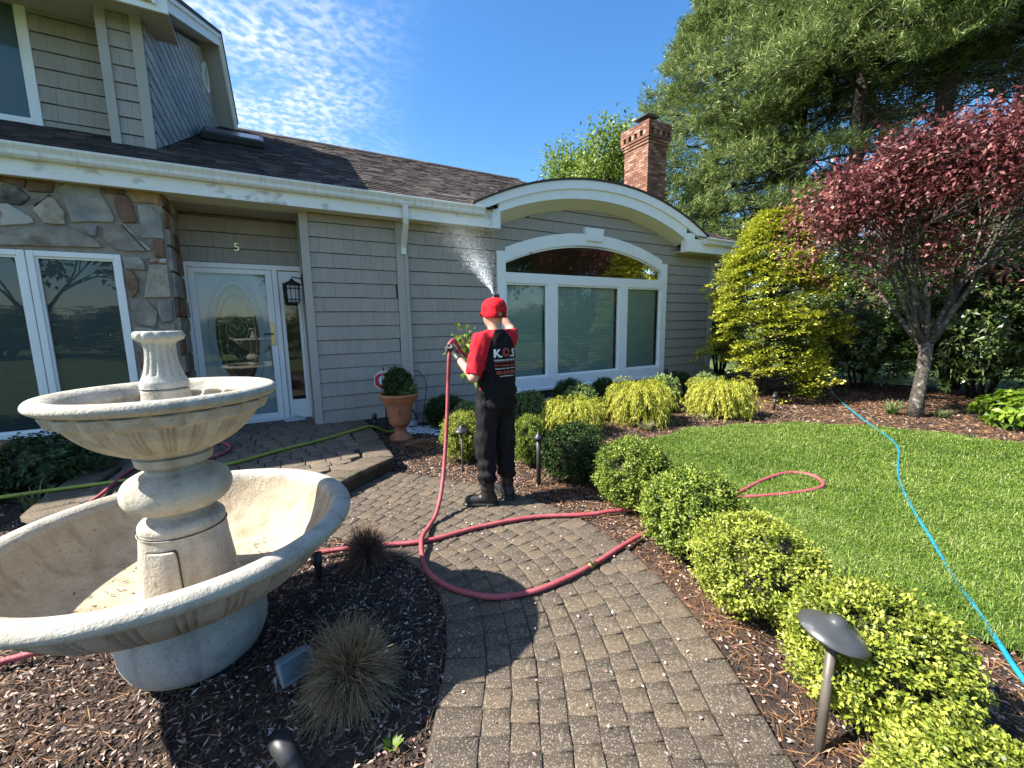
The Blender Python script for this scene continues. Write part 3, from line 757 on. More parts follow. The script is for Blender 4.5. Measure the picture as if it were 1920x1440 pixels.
# upper window
def casement(name, x0, x1, y, z0, z1, fw, blinds=True, parent=None, slat=0.030, pane=m_pane, depth=0.09):
    mb = MB()
    for lo, hi in (((x0, y, z0), (x0+fw, y+0.07, z1)), ((x1-fw, y, z0), (x1, y+0.07, z1)), ((x0+fw, y+0.002, z0), (x1-fw, y+0.068, z0+fw)), ((x0+fw, y+0.002, z1-fw), (x1-fw, y+0.068, z1))):
        mb.box(lo, hi)
    w = hb(mb, name, m_white, parent, bevel=0.004)
    mb = MB(); i = 0.022
    for lo, hi in (((x0+fw, y+0.022, z0+fw), (x0+fw+i, y+0.06, z1-fw)), ((x1-fw-i, y+0.022, z0+fw), (x1-fw, y+0.06, z1-fw)), ((x0+fw+i, y+0.023, z0+fw), (x1-fw-i, y+0.059, z0+fw+i)), ((x0+fw+i, y+0.023, z1-fw-i), (x1-fw-i, y+0.059, z1-fw))):
        mb.box(lo, hi)
    hb(mb, 'sash', m_white, w)
    mb = MB(); mb.add([(x0+fw, y+0.045, z0+fw), (x1-fw, y+0.045, z0+fw), (x1-fw, y+0.045, z1-fw), (x0+fw, y+0.045, z1-fw)], [(0, 1, 2, 3)]); hb(mb, 'pane', pane, w, fix=False)
    if blinds:
        mb = MB(); zz_ = z0+fw+0.01
        while zz_ < z1-fw:
            mb.add([(x0+fw+.005, y+depth+0.012, zz_), (x1-fw-.005, y+depth+0.012, zz_), (x1-fw-.005, y+depth-0.008, zz_+slat*0.93), (x0+fw+.005, y+depth-0.008, zz_+slat*0.93)], [(0, 1, 2, 3)]); zz_ += slat
        hb(mb, 'blind', m_blind2, w, fix=False)
    return w
casement('window', -3.6, -2.23, 7.53, 4.03, 5.7, 0.085)
mb = MB(); mb.box((-7, 8.0, 3.5), (-1.6, 8.05, 5.5)); hb(mb, 'room_back', m_dark)

# ---- stone corner
m_stones = [mat('stone_grey', (0.20, 0.175, 0.145), (0.33, 0.29, 0.235), scale=7, rough=0.85, bump=0.9, bscale=22, objrnd=0.15, c3=(0.15, 0.11, 0.08), scale3=4),
            mat('stone_cream', (0.33, 0.29, 0.22), (0.46, 0.41, 0.32), scale=8, rough=0.85, bump=0.9, bscale=22, objrnd=0.12, c3=(0.24, 0.17, 0.10), scale3=5),
            mat('stone_brown', (0.13, 0.075, 0.045), (0.23, 0.14, 0.085), scale=9, rough=0.85, bump=1.0, bscale=26, objrnd=0.2),
            mat('stone_red', (0.16, 0.085, 0.055), (0.23, 0.125, 0.085), scale=14, rough=0.85, bump=1.0, bscale=40, objrnd=0.1),
            mat('stone_ochre', (0.30, 0.19, 0.09), (0.40, 0.28, 0.15), scale=9, rough=0.85, bump=0.8, bscale=30, objrnd=0.1),
            mat('stone_blue', (0.19, 0.185, 0.175), (0.36, 0.335, 0.285), scale=4.5, rough=0.8, bump=0.8, bscale=26, objrnd=0.1),
            mat('stone_black', (0.02, 0.02, 0.025), (0.20, 0.18, 0.15), scale=10, rough=0.8, bump=0.8, bscale=30),
            mat('stone_white', (0.42, 0.39, 0.35), (0.50, 0.47, 0.43), scale=6, rough=0.8, bump=0.8, bscale=26, c3=(0.26, 0.11, 0.08), scale3=6, lim3=(0.56, 0.64))]
m_mortar = mat('mortar', (0.27, 0.235, 0.19), (0.33, 0.29, 0.235), scale=12, rough=0.95, bump=0.6, bscale=60)
SY = 6.60
sw = MB(); sw.box((-1.485, SY+0.02, -0.05), (-1.05, 7.42, 3.3)); sw.box((-7.0, SY+0.02, 2.47), (-1.485, 6.75, 3.3)); sw.box((-7.0, SY+0.02, -0.05), (-1.485, 6.75, 0.42))
stone_wall = hb(sw, 'stone_wall', m_mortar)
ST = [(2, [(-2.14,3.22),(-1.94,3.22),(-1.97,3.09),(-2.16,3.07)]), (2, [(-2.36,3.21),(-2.16,3.22),(-2.18,3.10),(-2.26,3.13),(-2.36,3.15)]),
 (6, [(-2.35,3.12),(-2.22,3.10),(-2.15,3.02),(-2.23,2.92),(-2.38,2.94)]), (7, [(-2.38,2.92),(-2.32,2.93),(-2.16,2.80),(-2.15,2.76),(-2.22,2.73),(-2.41,2.70)]),
 (1, [(-2.14,2.89),(-2.02,3.04),(-1.97,3.03),(-1.90,2.88),(-1.91,2.76),(-1.98,2.75),(-2.07,2.76)]), (5, [(-1.93,3.13),(-1.85,3.20),(-1.60,3.22),(-1.49,2.88),(-1.51,2.82),(-1.86,2.79),(-1.87,2.89)]),
 (2, [(-1.57,3.22),(-1.36,3.22),(-1.38,3.14),(-1.54,3.14)]), (4, [(-1.34,3.22),(-1.06,3.22),(-1.07,3.07),(-1.31,3.07),(-1.33,3.14)]),
 (3, [(-1.47,3.10),(-1.36,3.13),(-1.32,3.05),(-1.30,2.89),(-1.31,2.84),(-1.42,2.83),(-1.46,2.90)]), (5, [(-1.27,3.04),(-1.15,3.04),(-1.12,2.98),(-1.06,2.97),(-1.07,2.68),(-1.28,2.67)]),
 (0, [(-2.42,2.60),(-2.22,2.69),(-1.88,2.74),(-1.80,2.69),(-1.65,2.58),(-1.63,2.53),(-2.10,2.51),(-2.44,2.50)]), (5, [(-1.77,2.75),(-1.65,2.77),(-1.66,2.65),(-1.71,2.66)]),
 (0, [(-1.61,2.76),(-1.45,2.81),(-1.35,2.66),(-1.25,2.52),(-1.42,2.50),(-1.54,2.54),(-1.61,2.63)]), (3, [(-1.18,2.65),(-1.07,2.66),(-1.07,2.46),(-1.17,2.46)]),
 (1, [(-1.43,2.81),(-1.40,2.80),(-1.28,2.64),(-1.20,2.54),(-1.23,2.525),(-1.32,2.66)]), (5, [(-1.48,2.44),(-1.31,2.44),(-1.27,2.35),(-1.28,2.30),(-1.46,2.31)]),
 (2, [(-1.46,2.28),(-1.40,2.27),(-1.36,2.19),(-1.37,2.05),(-1.44,1.96),(-1.47,2.13)]), (1, [(-1.23,2.36),(-1.07,2.37),(-1.07,2.14),(-1.07,1.98),(-1.33,1.97),(-1.28,2.19)]),
 (7, [(-1.25,2.43),(-1.07,2.44),(-1.07,2.39),(-1.24,2.39)]), (0, [(-2.12,2.99),(-2.02,3.08),(-1.99,3.06),(-2.13,2.92)]),
 (0, [(-1.46,1.93),(-1.30,1.94),(-1.22,1.80),(-1.26,1.62),(-1.44,1.66)]), (5, [(-1.20,1.94),(-1.07,1.95),(-1.07,1.70),(-1.18,1.68),(-1.21,1.80)]),
 (1, [(-1.45,1.63),(-1.27,1.60),(-1.24,1.42),(-1.40,1.36),(-1.47,1.45)]), (0, [(-1.22,1.65),(-1.07,1.67),(-1.07,1.40),(-1.20,1.36)]),
 (2, [(-1.46,1.33),(-1.24,1.38),(-1.22,1.18),(-1.45,1.12)]), (0, [(-1.19,1.33),(-1.07,1.37),(-1.07,1.10),(-1.20,1.06)]), (5, [(-1.46,1.09),(-1.24,1.14),(-1.23,0.92),(-1.46,0.86)]),
 (1, [(-1.20,1.03),(-1.07,1.07),(-1.07,0.80),(-1.20,0.78)]), (2, [(-1.46,0.83),(-1.24,0.88),(-1.24,0.60),(-1.46,0.55)]), (0, [(-1.20,0.75),(-1.07,0.77),(-1.07,0.45),(-1.20,0.45)]),
 (5, [(-1.46,0.52),(-1.23,0.56),(-1.22,0.2),(-1.46,0.2)]), (1, [(-1.19,0.42),(-1.07,0.42),(-1.07,0.14),(-1.19,0.14)])]
for xk in range(9):
    x0 = -2.44 - (xk+1)*0.5; ST.append((xk % 6, [(x0+.03, 3.2), (x0+.47, 3.21), (x0+.44, 2.88), (x0+.05, 2.92)])); ST.append(((xk*3+1) % 6, [(x0+.04, 2.88), (x0+.46, 2.85), (x0+.47, 2.53), (x0+.02, 2.52)]))
def stone_piece(poly, mk, d=0.036):
    # subdivide the outline a little, jitter, dome the face
    pts = []
    for i in range(len(poly)):
        a, b_ = Vector(poly[i]), Vector(poly[(i+1) % len(poly)]); k = 2 if (b_-a).length > 0.12 else 1
        for j in range(k): pts.append(a.lerp(b_, j/k) + Vector((random.uniform(-.006, .006), random.uniform(-.006, .006))))
    c = sum(pts, Vector((0, 0)))/len(pts); n_ = len(pts)
    d *= random.uniform(0.7, 1.3); vs = []
    for s_, dd in ((1.0, -0.03), (1.0, d*0.7), (0.965, d*0.95), (0.6, d*random.uniform(0.9, 1.15))):
        for p_ in pts:
            q = c + (p_-c)*s_; vs.append(mk(q.x, q.y, dd + (random.uniform(-.004, .004) if dd > 0 else 0)))
    fs = [(k*n_+i, k*n_+(i+1) % n_, (k+1)*n_+(i+1) % n_, (k+1)*n_+i) for k in range(3) for i in range(n_)] + [tuple(3*n_+i for i in range(n_))]
    mb = MB(); mb.add(vs, fs); return mb
for k, poly in ST:
    hb(stone_piece(poly, lambda x, z_, d: (x, SY+0.02-d, z_)), 'stone', m_stones[k], stone_wall)
zz_ = 0.2
while zz_ < 3.1:                                     # the return into the entry
    h_ = random.uniform(0.2, 0.34); y_ = SY+0.01
    while y_ < 7.3:
        w_ = random.uniform(0.22, 0.42); y2 = min(y_+w_, 7.39)
        if y2-y_ > 0.07: hb(stone_piece([(y_+.015, zz_+.015), (y2-.012, zz_+.01), (y2-.02, zz_+h_-.012), (y_+.02, zz_+h_-.015)], lambda y, z_, d: (-1.05+d, y, z_)), 'stone', m_stones[random.choice((0, 0, 2, 2, 5))], stone_wall)
        y_ = y2
    zz_ += h_
casement('window', -2.262, -1.487, SY+0.0, 0.42, 2.465, 0.06, slat=0.024)
casement('window', -3.065, -2.270, SY+0.0, 0.42, 2.465, 0.06, slat=0.024)
casement('window', -3.87, -3.07, SY+0.0, 0.42, 2.465, 0.06, slat=0.024)
mb = MB(); mb.box((-7.0, SY+0.01, 0.42), (-3.87, SY+0.05, 2.465)); hb(mb, 'window_panel', m_white)
mb = MB(); mb.box((-7.0, 7.0, 0.2), (-1.49, 7.05, 3.0)); mb.box((-1.50, 6.76, 0.2), (-1.49, 7.0, 3.0)); hb(mb, 'room_back', m_dark)

# ---- front door, side light
DY = 7.40
mb = MB()
for lo, hi in (((-1.045, DY-0.06, 0.155), (-0.985, DY+0.01, 2.52)), ((-0.985, DY-0.058, 2.45), (0.45, DY+0.008, 2.52)), ((0.035, DY-0.06, 0.155), (0.105, DY+0.01, 2.45)), ((0.405, DY-0.06, 0.155), (0.45, DY+0.01, 2.45)), ((-0.985, DY-0.05, 0.155), (0.405, DY+0.01, 0.18))): mb.box(lo, hi)
hb(mb, 'door_frame', m_white, bevel=0.004)
mb = MB(); sx0, sx1, sz0, sz1 = -0.98, 0.03, 0.185, 2.445
for lo, hi in (((sx0, DY-0.045, sz0), (sx0+0.075, DY-0.012, sz1)), ((sx1-0.085, DY-0.045, sz0), (sx1, DY-0.012, sz1)), ((sx0+.075, DY-0.044, sz0), (sx1-.085, DY-0.013, sz0+0.10)), ((sx0+.075, DY-0.044, sz1-0.07), (sx1-.085, DY-0.013, sz1))): mb.box(lo, hi)
storm = hb(mb, 'storm_door', m_white, bevel=0.004)
mb = MB(); mb.add([(sx0+.07, DY-0.03, sz0+.1), (sx1-.08, DY-0.03, sz0+.1), (sx1-.08, DY-0.03, sz1-.07), (sx0+.07, DY-0.03, sz1-.07)], [(0, 1, 2, 3)]); hb(mb, 'pane', m_pane_d, storm, fix=False)
m_brass = mat('brass', (0.55, 0.42, 0.20), rough=0.25, metal=1.0)
m_blackm = mat('black_metal', (0.025, 0.025, 0.026), (0.05, 0.05, 0.05), scale=20, rough=0.45, metal=0.3)
mb = MB(); mb.box((-0.045, DY-0.062, 1.33), (0.0, DY-0.046, 1.68)); mb.tube([(-0.022, DY-0.06, 1.5), (-0.022, DY-0.10, 1.5), (-0.06, DY-0.11, 1.505), (-0.14, DY-0.105, 1.5)], 0.011, 8, 1); hb(mb, 'handle', [m_brass, m_blackm], storm)
m_door = mat('painted_door', (0.66, 0.69, 0.70), (0.70, 0.73, 0.74), scale=3, rough=0.4)
ocx, ocz, orx, orz = -0.475, 1.47, 0.285, 0.76
mb = MB(); no = 48                                    # inner door with an oval hole
def oval(rx, rz, k): a = 2*math.pi*k/no; return (ocx+rx*math.cos(a), ocz+rz*math.sin(a))
def sqpt(k):
    a = 2*math.pi*k/no; c_, s_ = math.cos(a), math.sin(a); hx, hz = 0.49, 1.13; t = min(hx/max(abs(c_), 1e-6), hz/max(abs(s_), 1e-6))
    return (ocx+c_*t, 1.315+s_*t)
vs = [(x, DY+0.04, z_) for x, z_ in (oval(orx, orz, k) for k in range(no))] + [(x, DY+0.04, z_) for x, z_ in (sqpt(k) for k in range(no))]
mb.add(vs, [(k, (k+1) % no, no+(k+1) % no, no+k) for k in range(no)]); door = hb(mb, 'door', m_door, fix=False)
mb = MB()
for rr in (1.0, 1.16, 1.26):                          # raised mouldings round the oval
    pth = [(ocx+orx*rr*math.cos(2*math.pi*k/no), DY+0.03, ocz+orz*(1+(rr-1)*0.55)*math.sin(2*math.pi*k/no)) for k in range(no+1)]
    mb.tube(pth, 0.017 if rr == 1 else 0.010, 8, caps=False)
hb(mb, 'moulding', m_door, door)
mb = MB(); mb.add([(x, DY+0.045, z_) for x, z_ in (oval(orx, orz, k) for k in range(no))], [tuple(range(no))]); hb(mb, 'pane', m_pane_d, door, fix=False)
m_came = mat('brass_came', (0.52, 0.45, 0.30), rough=0.3, metal=0.9)
mb = MB()
def came(pts): mb.tube(smoothpath([(ocx+x, DY+0.032, ocz+z_) for x, z_ in pts], 5), 0.0055, 6, caps=False)
came([(orx*0.80*math.cos(t), orz*0.80*math.sin(t)) for t in np.linspace(0, 6.2832, 25)])
for sg in (-1, 1):
    came([(0, .38), (sg*.05, .26), (sg*.12, .19), (sg*.14, .08), (sg*.10, -.02), (sg*.02, -.10), (0, -.14)])
    came([(0, .10), (sg*.05, .19), (sg*.13, .22), (sg*.20, .19), (sg*.27, .17)])
    came([(0, -.14), (sg*.05, -.05), (sg*.13, -.06), (sg*.15, -.18), (sg*.10, -.28), (0, -.33)])
    came([(sg*.02, .02), (sg*.09, .10), (sg*.07, .17), (0, .10)])
    came([(0, -.33), (sg*.06, -.40), (0, -.50)]); came([(sg*.27, -.17), (sg*.18, -.28), (sg*.10, -.28)])
hb(mb, 'leaded_came', m_came, door)
mb = MB(); mb.tube([(-0.075, DY+0.035, 1.30), (-0.075, DY-0.005, 1.30)], 0.03, 12); mb.tube([(-0.07, DY+0.035, 1.20), (-0.07, DY+0.0, 1.16), (-0.06, DY-0.005, 1.05), (-0.055, DY+0.03, 0.93)], 0.011, 8); hb(mb, 'knob', m_brass, door)
mb = MB(); mb.box((-1.0, DY+0.5, 0.1), (0.45, DY+0.55, 2.6)); hb(mb, 'hall_back', mat('hall', (0.22, 0.13, 0.075), (0.30, 0.19, 0.11), scale=3, rough=0.7))
mb = MB()
for lo, hi in (((0.11, DY-0.03, 0.18), (0.165, DY+0.0, 2.44)), ((0.355, DY-0.03, 0.18), (0.40, DY+0.0, 2.44)), ((0.165, DY-0.029, 0.18), (0.355, DY-0.001, 0.46)), ((0.165, DY-0.029, 2.27), (0.355, DY-0.001, 2.44))): mb.box(lo, hi)
side = hb(mb, 'side_light', m_white, bevel=0.004)
mb = MB(); mb.add([(0.165, DY-0.012, 0.46), (0.355, DY-0.012, 0.46), (0.355, DY-0.012, 2.27), (0.165, DY-0.012, 2.27)], [(0, 1, 2, 3)]); hb(mb, 'pane', m_pane_d, side, fix=False)

# ---- arched window
ARC_O = 5.35
def band(mb, x0, x1, ztop, zbot, y0, y1, n=40):
    for k in range(n):
        xa = x0+(x1-x0)*k/n; xb = x0+(x1-x0)*(k+1)/n
        vs = [(xa, y0, zbot(xa)), (xb, y0, zbot(xb)), (xb, y0, ztop(xb)), (xa, y0, ztop(xa)), (xa, y1, zbot(xa)), (xb, y1, zbot(xb)), (xb, y1, ztop(xb)), (xa, y1, ztop(xa))]
        fs = [(0, 1, 2, 3), (7, 6, 5, 4), (3, 2, 6, 7), (0, 4, 5, 1)]
        if k == 0: fs.append((0, 3, 7, 4))
        if k == n-1: fs.append((1, 5, 6, 2))
        mb.add(vs, fs)
def win_in(x): return arcz(x, WCX, 3.115-5.15, 5.15)
TX0, TX1 = 3.69, 7.70
mb = MB(); wy = WALL_Y-0.045
mb.box((WX0, wy, WZ0), (TX0, WALL_Y+0.05, win_top(WX0+0.02)-0.004)); mb.box((TX1, wy, WZ0), (WX1, WALL_Y+0.05, win_top(WX1-0.02)-0.004))
band(mb, TX0, TX1, win_top, win_in, wy+0.001, WALL_Y+0.05)
mb.box((TX0, wy+0.002, WZ0), (TX1, WALL_Y+0.05, 0.57)); mb.box((TX0, wy+0.003, 2.34), (TX1, WALL_Y+0.05, 2.52))
for xa, xb in ((4.60, 4.82), (6.45, 6.67)): mb.box((xa, wy+0.006, 0.57), (xb, WALL_Y+0.05, 2.34))
arch_win = hb(mb, 'arched_window', m_white)
mb = MB(); mb.box((WX0-0.03, wy-0.035, WZ0-0.055), (WX1+0.03, WALL_Y, WZ0-0.002)); hb(mb, 'sill', m_white, arch_win, bevel=0.006)
mb = MB(); mb.prism([(5.515, 3.20), (5.895, 3.20), (5.945, 3.45), (5.455, 3.45)], 'y', wy-0.05, WALL_Y); hb(mb, 'keystone', m_white, arch_win, bevel=0.006)
for xa, xb in ((TX0, 4.60), (4.82, 6.45), (6.67, TX1)):
    mb = MB(); i = 0.035
    for lo, hi in (((xa, wy+0.028, 0.57), (xa+i, wy+0.07, 2.34)), ((xb-i, wy+0.028, 0.57), (xb, wy+0.07, 2.34)), ((xa+i, wy+0.029, 0.57), (xb-i, wy+0.069, 0.57+i)), ((xa+i, wy+0.029, 2.34-i), (xb-i, wy+0.069, 2.34))): mb.box(lo, hi)
    hb(mb, 'sash', m_white, arch_win)
    mb = MB(); mb.add([(xa+i, WALL_Y+0.01, 0.57+i), (xb-i, WALL_Y+0.01, 0.57+i), (xb-i, WALL_Y+0.01, 2.34-i), (xa+i, WALL_Y+0.01, 2.34-i)], [(0, 1, 2, 3)]); hb(mb, 'pane', m_pane, arch_win, fix=False)
    mb = MB(); zz_ = 0.6
    while zz_ < 2.33:
        mb.add([(xa+.04, WALL_Y+0.105, zz_), (xb-.04, WALL_Y+0.105, zz_), (xb-.04, WALL_Y+0.075, zz_+.047), (xa+.04, WALL_Y+0.075, zz_+.047)], [(0, 1, 2, 3)]); zz_ += 0.05
    hb(mb, 'blind', m_blind, arch_win, fix=False)
mb = MB(); npn = 24; pts = [(TX0+(TX1-TX0)*k/npn, win_in(TX0+(TX1-TX0)*k/npn)) for k in range(npn+1)]
mb.add([(x, WALL_Y+0.012, z_) for x, z_ in pts] + [(TX1, WALL_Y+0.012, 2.52), (TX0, WALL_Y+0.012, 2.52)], [tuple(range(npn+3))]); hb(mb, 'pane', m_pane_a, arch_win, fix=False)
mb = MB(); band(mb, TX0+0.002, TX1-0.002, lambda x: win_in(x)-0.002, lambda x: win_in(x)-0.035, wy+0.03, wy+0.07); hb(mb, 'sash', m_white, arch_win)
mb = MB(); mb.box((3.0, 9.3, 0.1), (9.3, 9.35, 3.6)); mb.box((3.0, 6.95, 0.0), (3.05, 9.3, 3.6)); mb.box((9.3, 6.95, 0.0), (9.35, 9.3, 3.6)); mb.box((3.05, 6.93, 0.02), (9.3, 9.3, 0.06)); mb.box((3.05, 6.93, 3.4), (9.3, 9.3, 3.45)); hb(mb, 'room_back', mat('room', (0.36, 0.33, 0.27), rough=0.95))

# ---- arched gable: two-step fascia, soffit, barrel roof
def ao(x): return arcz(x, 5.86, 4.235-6.2, 6.2)
def am(x): return arcz(x, 5.82, 4.08-6.1, 6.1)
def ai(x): return arcz(x, 5.70, 3.90-5.98, 5.98)
mb = MB(); band(mb, 2.98, 8.78, ao, am, 6.385, FAS_Y+0.0, 48); band(mb, 3.42, 8.12, am, ai, 6.42, FAS_Y+0.03, 40); arch_f = hb(mb, 'arch_fascia', m_white)
mb = MB(); n = 40
for k in range(n):
    xa = 3.40+4.76*k/n; xb = 3.40+4.76*(k+1)/n
    wa = lambda x: min(wall_arch(x)+0.02, ai(x)-0.005)
    mb.add([(xa, FAS_Y, ai(xa)+0.001), (xb, FAS_Y, ai(xb)+0.001), (xb, WALL_Y+0.03, wa(xb)), (xa, WALL_Y+0.03, wa(xa))], [(0, 1, 2, 3)], 0, True)
hb(mb, 'arch_soffit', m_cream, fix=False)
mb = MB(); band(mb, 2.93, 8.83, lambda x: ao(min(max(x, 2.96), 8.8))+0.035, lambda x: ao(min(max(x, 2.96), 8.8))+0.004, 6.36, 10.2, 48); hb(mb, 'arch_roof', m_roofdark)

# ---- eaves, gutter, downspout
mb = MB(); mb.box((-7.2, FAS_Y-0.005, 3.185), (3.42, FAS_Y+0.025, 3.47)); hb(mb, 'fascia', m_dirty)
mb = MB(); mb.box((3.30, FAS_Y-0.025, 3.183), (3.452, WALL_Y+0.0, 3.50)); hb(mb, 'eave_return', m_white, bevel=0.003)
mb = MB(); mb.box((-7.2, FAS_Y+0.027, 3.20), (3.30, WALL_Y+0.15, 3.215)); hb(mb, 'soffit', m_cream)
gp = [(FAS_Y-0.007, 3.35), (6.375, 3.35), (6.355, 3.375), (6.352, 3.41), (6.338, 3.435), (6.325, 3.455), (6.322, 3.478), (6.334, 3.484), (6.338, 3.474), (6.36, 3.40), (FAS_Y-0.012, 3.37)]
mb = MB(); mb.prism(gp, 'x', -7.2, 3.13); gut = hb(mb, 'gutter', m_gutter)
mb = MB(); mb.prism([(FAS_Y-0.007, 3.35), (6.375, 3.35), (6.352, 3.40), (6.322, 3.478), (FAS_Y-0.007, 3.478)], 'x', 3.131, 3.137); hb(mb, 'end_cap', m_gutter, gut)
def rect_tube(pts, w, d, m, name, parent):
    mb = MB(); vs = []
    for x, y, z_ in pts: vs += [(x-w/2, y-d/2, z_), (x+w/2, y-d/2, z_), (x+w/2, y+d/2, z_), (x-w/2, y+d/2, z_)]
    k = len(pts); fs = [(4*i+j, 4*i+(j+1) % 4, 4*i+4+(j+1) % 4, 4*i+4+j) for i in range(k-1) for j in range(4)] + [(0, 1, 2, 3), (4*k-4, 4*k-3, 4*k-2, 4*k-1)]
    mb.add(vs, fs); return hb(mb, name, m, parent, bevel=0.004)
ds = rect_tube([(1.835, 6.385, 3.36), (1.835, 6.385, 3.18), (1.84, 6.42, 3.10), (1.86, 6.62, 2.88), (1.865, 6.70, 2.80), (1.865, 6.705, 2.70)], 0.075, 0.06, m_gutter, 'downspout', house)
rect_tube([(1.905, 6.712, 2.72), (1.905, 6.712, 0.02)], 0.05, 0.05, m_board, 'lower_pipe', ds)
mb = MB(); mb.tube(smoothpath([(1.94, 6.73, .86), (2.02, 6.69, .84), (2.12, 6.66, .66), (2.10, 6.68, .40), (2.06, 6.70, .10), (2.05, 6.70, -.03)], 6), .006, 6); hb(mb, 'cable', m_blackm)
# right-hand eave return with its little gutter
mb = MB(); mb.box((8.13, 6.39, 3.14), (10.10, 6.42, 3.42)); mb.box((10.07, 6.42, 3.141), (10.10, 14.5, 3.42)); hb(mb, 'fascia', m_white, bevel=0.003)
mb = MB(); mb.box((8.12, 6.421, 3.15), (10.069, WALL_Y+0.05, 3.165)); mb.box((9.6, WALL_Y+0.051, 3.15), (10.069, 14.4, 3.165)); hb(mb, 'soffit', m_cream)
mb = MB(); mb.prism([(y-0.06, z_-0.03) for y, z_ in gp], 'x', 8.62, 10.12); hb(mb, 'gutter', m_gutter)
mb = MB(); mb.box((8.10, 6.36, 3.13), (8.32, FAS_Y+0.1, 3.52)); hb(mb, 'eave_return', m_white, bevel=0.003)

# ---- main roof: deck + lapped shingle tabs (one part)
RM = 0.5; RE = (6.37, 3.475); RR = 10.55
def rz(y): return RE[1] + RM*(y-RE[0])
mb = MB(); zr = rz(RR)
z7 = rz(7.0)-0.005
mb.add([(-7.3, 6.37, RE[1]-0.005), (3.2, 6.37, RE[1]-0.005), (3.2, 7.0, z7), (8.55, 7.0, z7), (8.55, 6.37, RE[1]-0.005), (10.14, 6.37, RE[1]-0.005), (6.0, RR, zr-0.005), (-7.3, RR, zr-0.005), (10.14, 14.73, RE[1]-0.005), (-7.3, 14.73, RE[1]-0.005), (3.2, RR, zr-.005)],
       [(0, 1, 2, 10, 7), (2, 3, 6, 10), (3, 4, 5, 6), (7, 10, 6, 8, 9), (5, 8, 6)])
roof = hb(mb, 'roof', m_roofdark, fix=False)
m_rs = mat('roof_shingle', (0, 0, 0), ramp=[(0.0, (0.030, 0.023, 0.021)), (0.45, (0.054, 0.041, 0.036)), (0.85, (0.085, 0.064, 0.055)), (1.0, (0.15, 0.12, 0.10))], rough=0.9, bump=0.7, bscale=140, spec=0.3)
mb = MB(); ny_ = math.hypot(1, RM); row = 0; y = 6.335
while y < RR-0.05:
    ex = 0.125; x = -7.3 + random.random()*0.2; xmax = min(10.14, 6.0 + (RR-y)*1.0)
    while x < xmax:
        w = random.choice((0.10, 0.15, 0.20, 0.26)); x2 = min(x+w, xmax)
        if x2-x > 0.02 and not (3.2 < x and x2 < 8.6 and y < 7.9 and rz(y) < ao(min(max(x, 2.99), 8.77))-0.05) and x2 > -3.5 and not (x2 < -1.6 and y > 7.7):
            t = random.choice((0.008, 0.012, 0.017)); y2 = y+ex+0.012; yy_ = y + random.uniform(-.006, .006)
            z0, z1 = rz(yy_), rz(y2); nzv = Vector((0, -RM/ny_, 1/ny_))
            vs = [(x+.002, yy_, z0), (x2-.002, yy_, z0), (x2-.002, y2, z1), (x+.002, y2, z1),
                  (x+.002, yy_+nzv.y*t, z0+nzv.z*t), (x2-.002, yy_+nzv.y*t, z0+nzv.z*t), (x2-.002, y2, z1+.004), (x+.002, y2, z1+.004)]
            mb.add(vs, [(4, 5, 6, 7), (0, 1, 5, 4), (1, 2, 6, 5), (3, 0, 4, 7)], rnd=random.random())
        x = x2 if x2 > x else x+w
    y += ex
tag(hb(mb, 'roof_shingles', m_rs, roof), kind='stuff')
mb = MB(); x = -1.0
while x < 6.0:
    mb.add([(x, RR-0.14, zr-0.05), (x+0.30, RR-0.14, zr-0.05), (x+0.30, RR, zr+0.03), (x, RR, zr+0.03), (x, RR+0.14, zr-0.05), (x+0.30, RR+0.14, zr-0.05)], [(0, 1, 2, 3), (3, 2, 5, 4)]); x += 0.29
hb(mb, 'ridge_cap', m_rs, roof, fix=False)
mb = MB(); Mv = Matrix.Translation((-0.33, 8.75, rz(8.75)+0.02)) @ Matrix.Rotation(math.atan(RM), 4, 'X')
mb.box((-0.42, -0.32, 0.0), (0.44, 0.32, 0.11), M=Mv); sky_l = hb(mb, 'skylight', mat('skylight_frame', (0.045, 0.05, 0.055), rough=0.4, metal=0.4), bevel=0.012)
mb = MB(); mb.box((-0.36, -0.26, 0.112), (0.38, 0.26, 0.118), M=Mv); hb(mb, 'pane', mat('skylight_glass', (0.05, 0.065, 0.08), rough=0.25), sky_l)

# ---- chimney
CX0, CX1, CY0, CY1, CT = 9.60, 10.36, 9.0, 9.92, 7.15
m_brickm = mat('brick_mortar', (0.30, 0.25, 0.21), rough=0.95)
m_brick = mat('brick', (0, 0, 0), ramp=[(0.0, (0.13, 0.050, 0.032)), (0.5, (0.225, 0.095, 0.058)), (0.85, (0.30, 0.155, 0.098)), (1.0, (0.36, 0.23, 0.16))], rough=0.85, bump=0.5, bscale=80)
mb = MB(); mb.box((CX0+.012, CY0+.012, -0.05), (CX1-.012, CY1-.012, CT-0.01)); chim = hb(mb, 'chimney', m_brickm)
def brick_ring(mb, z0, h, off, skip=None, length=0.215):
    for side_ in range(4):
        a0, a1 = (CX0-off, CX1+off) if side_ % 2 == 0 else (CY0+0.031, CY1-0.031)
        s = a0 + (0.0 if int(z0/0.073) % 2 else -0.11); k = 0
        while s < a1:
            s0, s1 = max(s, a0), min(s+length-0.009, a1); k += 1
            if s1-s0 > 0.02 and not (skip and k % 2 == 0):
                if side_ == 0: mb.box((s0, CY0-off, z0), (s1, CY0-off+0.03+off, z0+h))
                elif side_ == 2: mb.box((s0, CY1-0.03, z0), (s1, CY1+off, z0+h))
                elif side_ == 1: mb.box((CX0-off, s0, z0), (CX0+0.03, s1, z0+h))
                else: mb.box((CX1-0.03, s0, z0), (CX1+off, s1, z0+h))
            s += length
mb = MB(); z_ = 4.2
while z_ < CT-0.55: brick_ring(mb, z_, 0.063, 0.0); z_ += 0.073
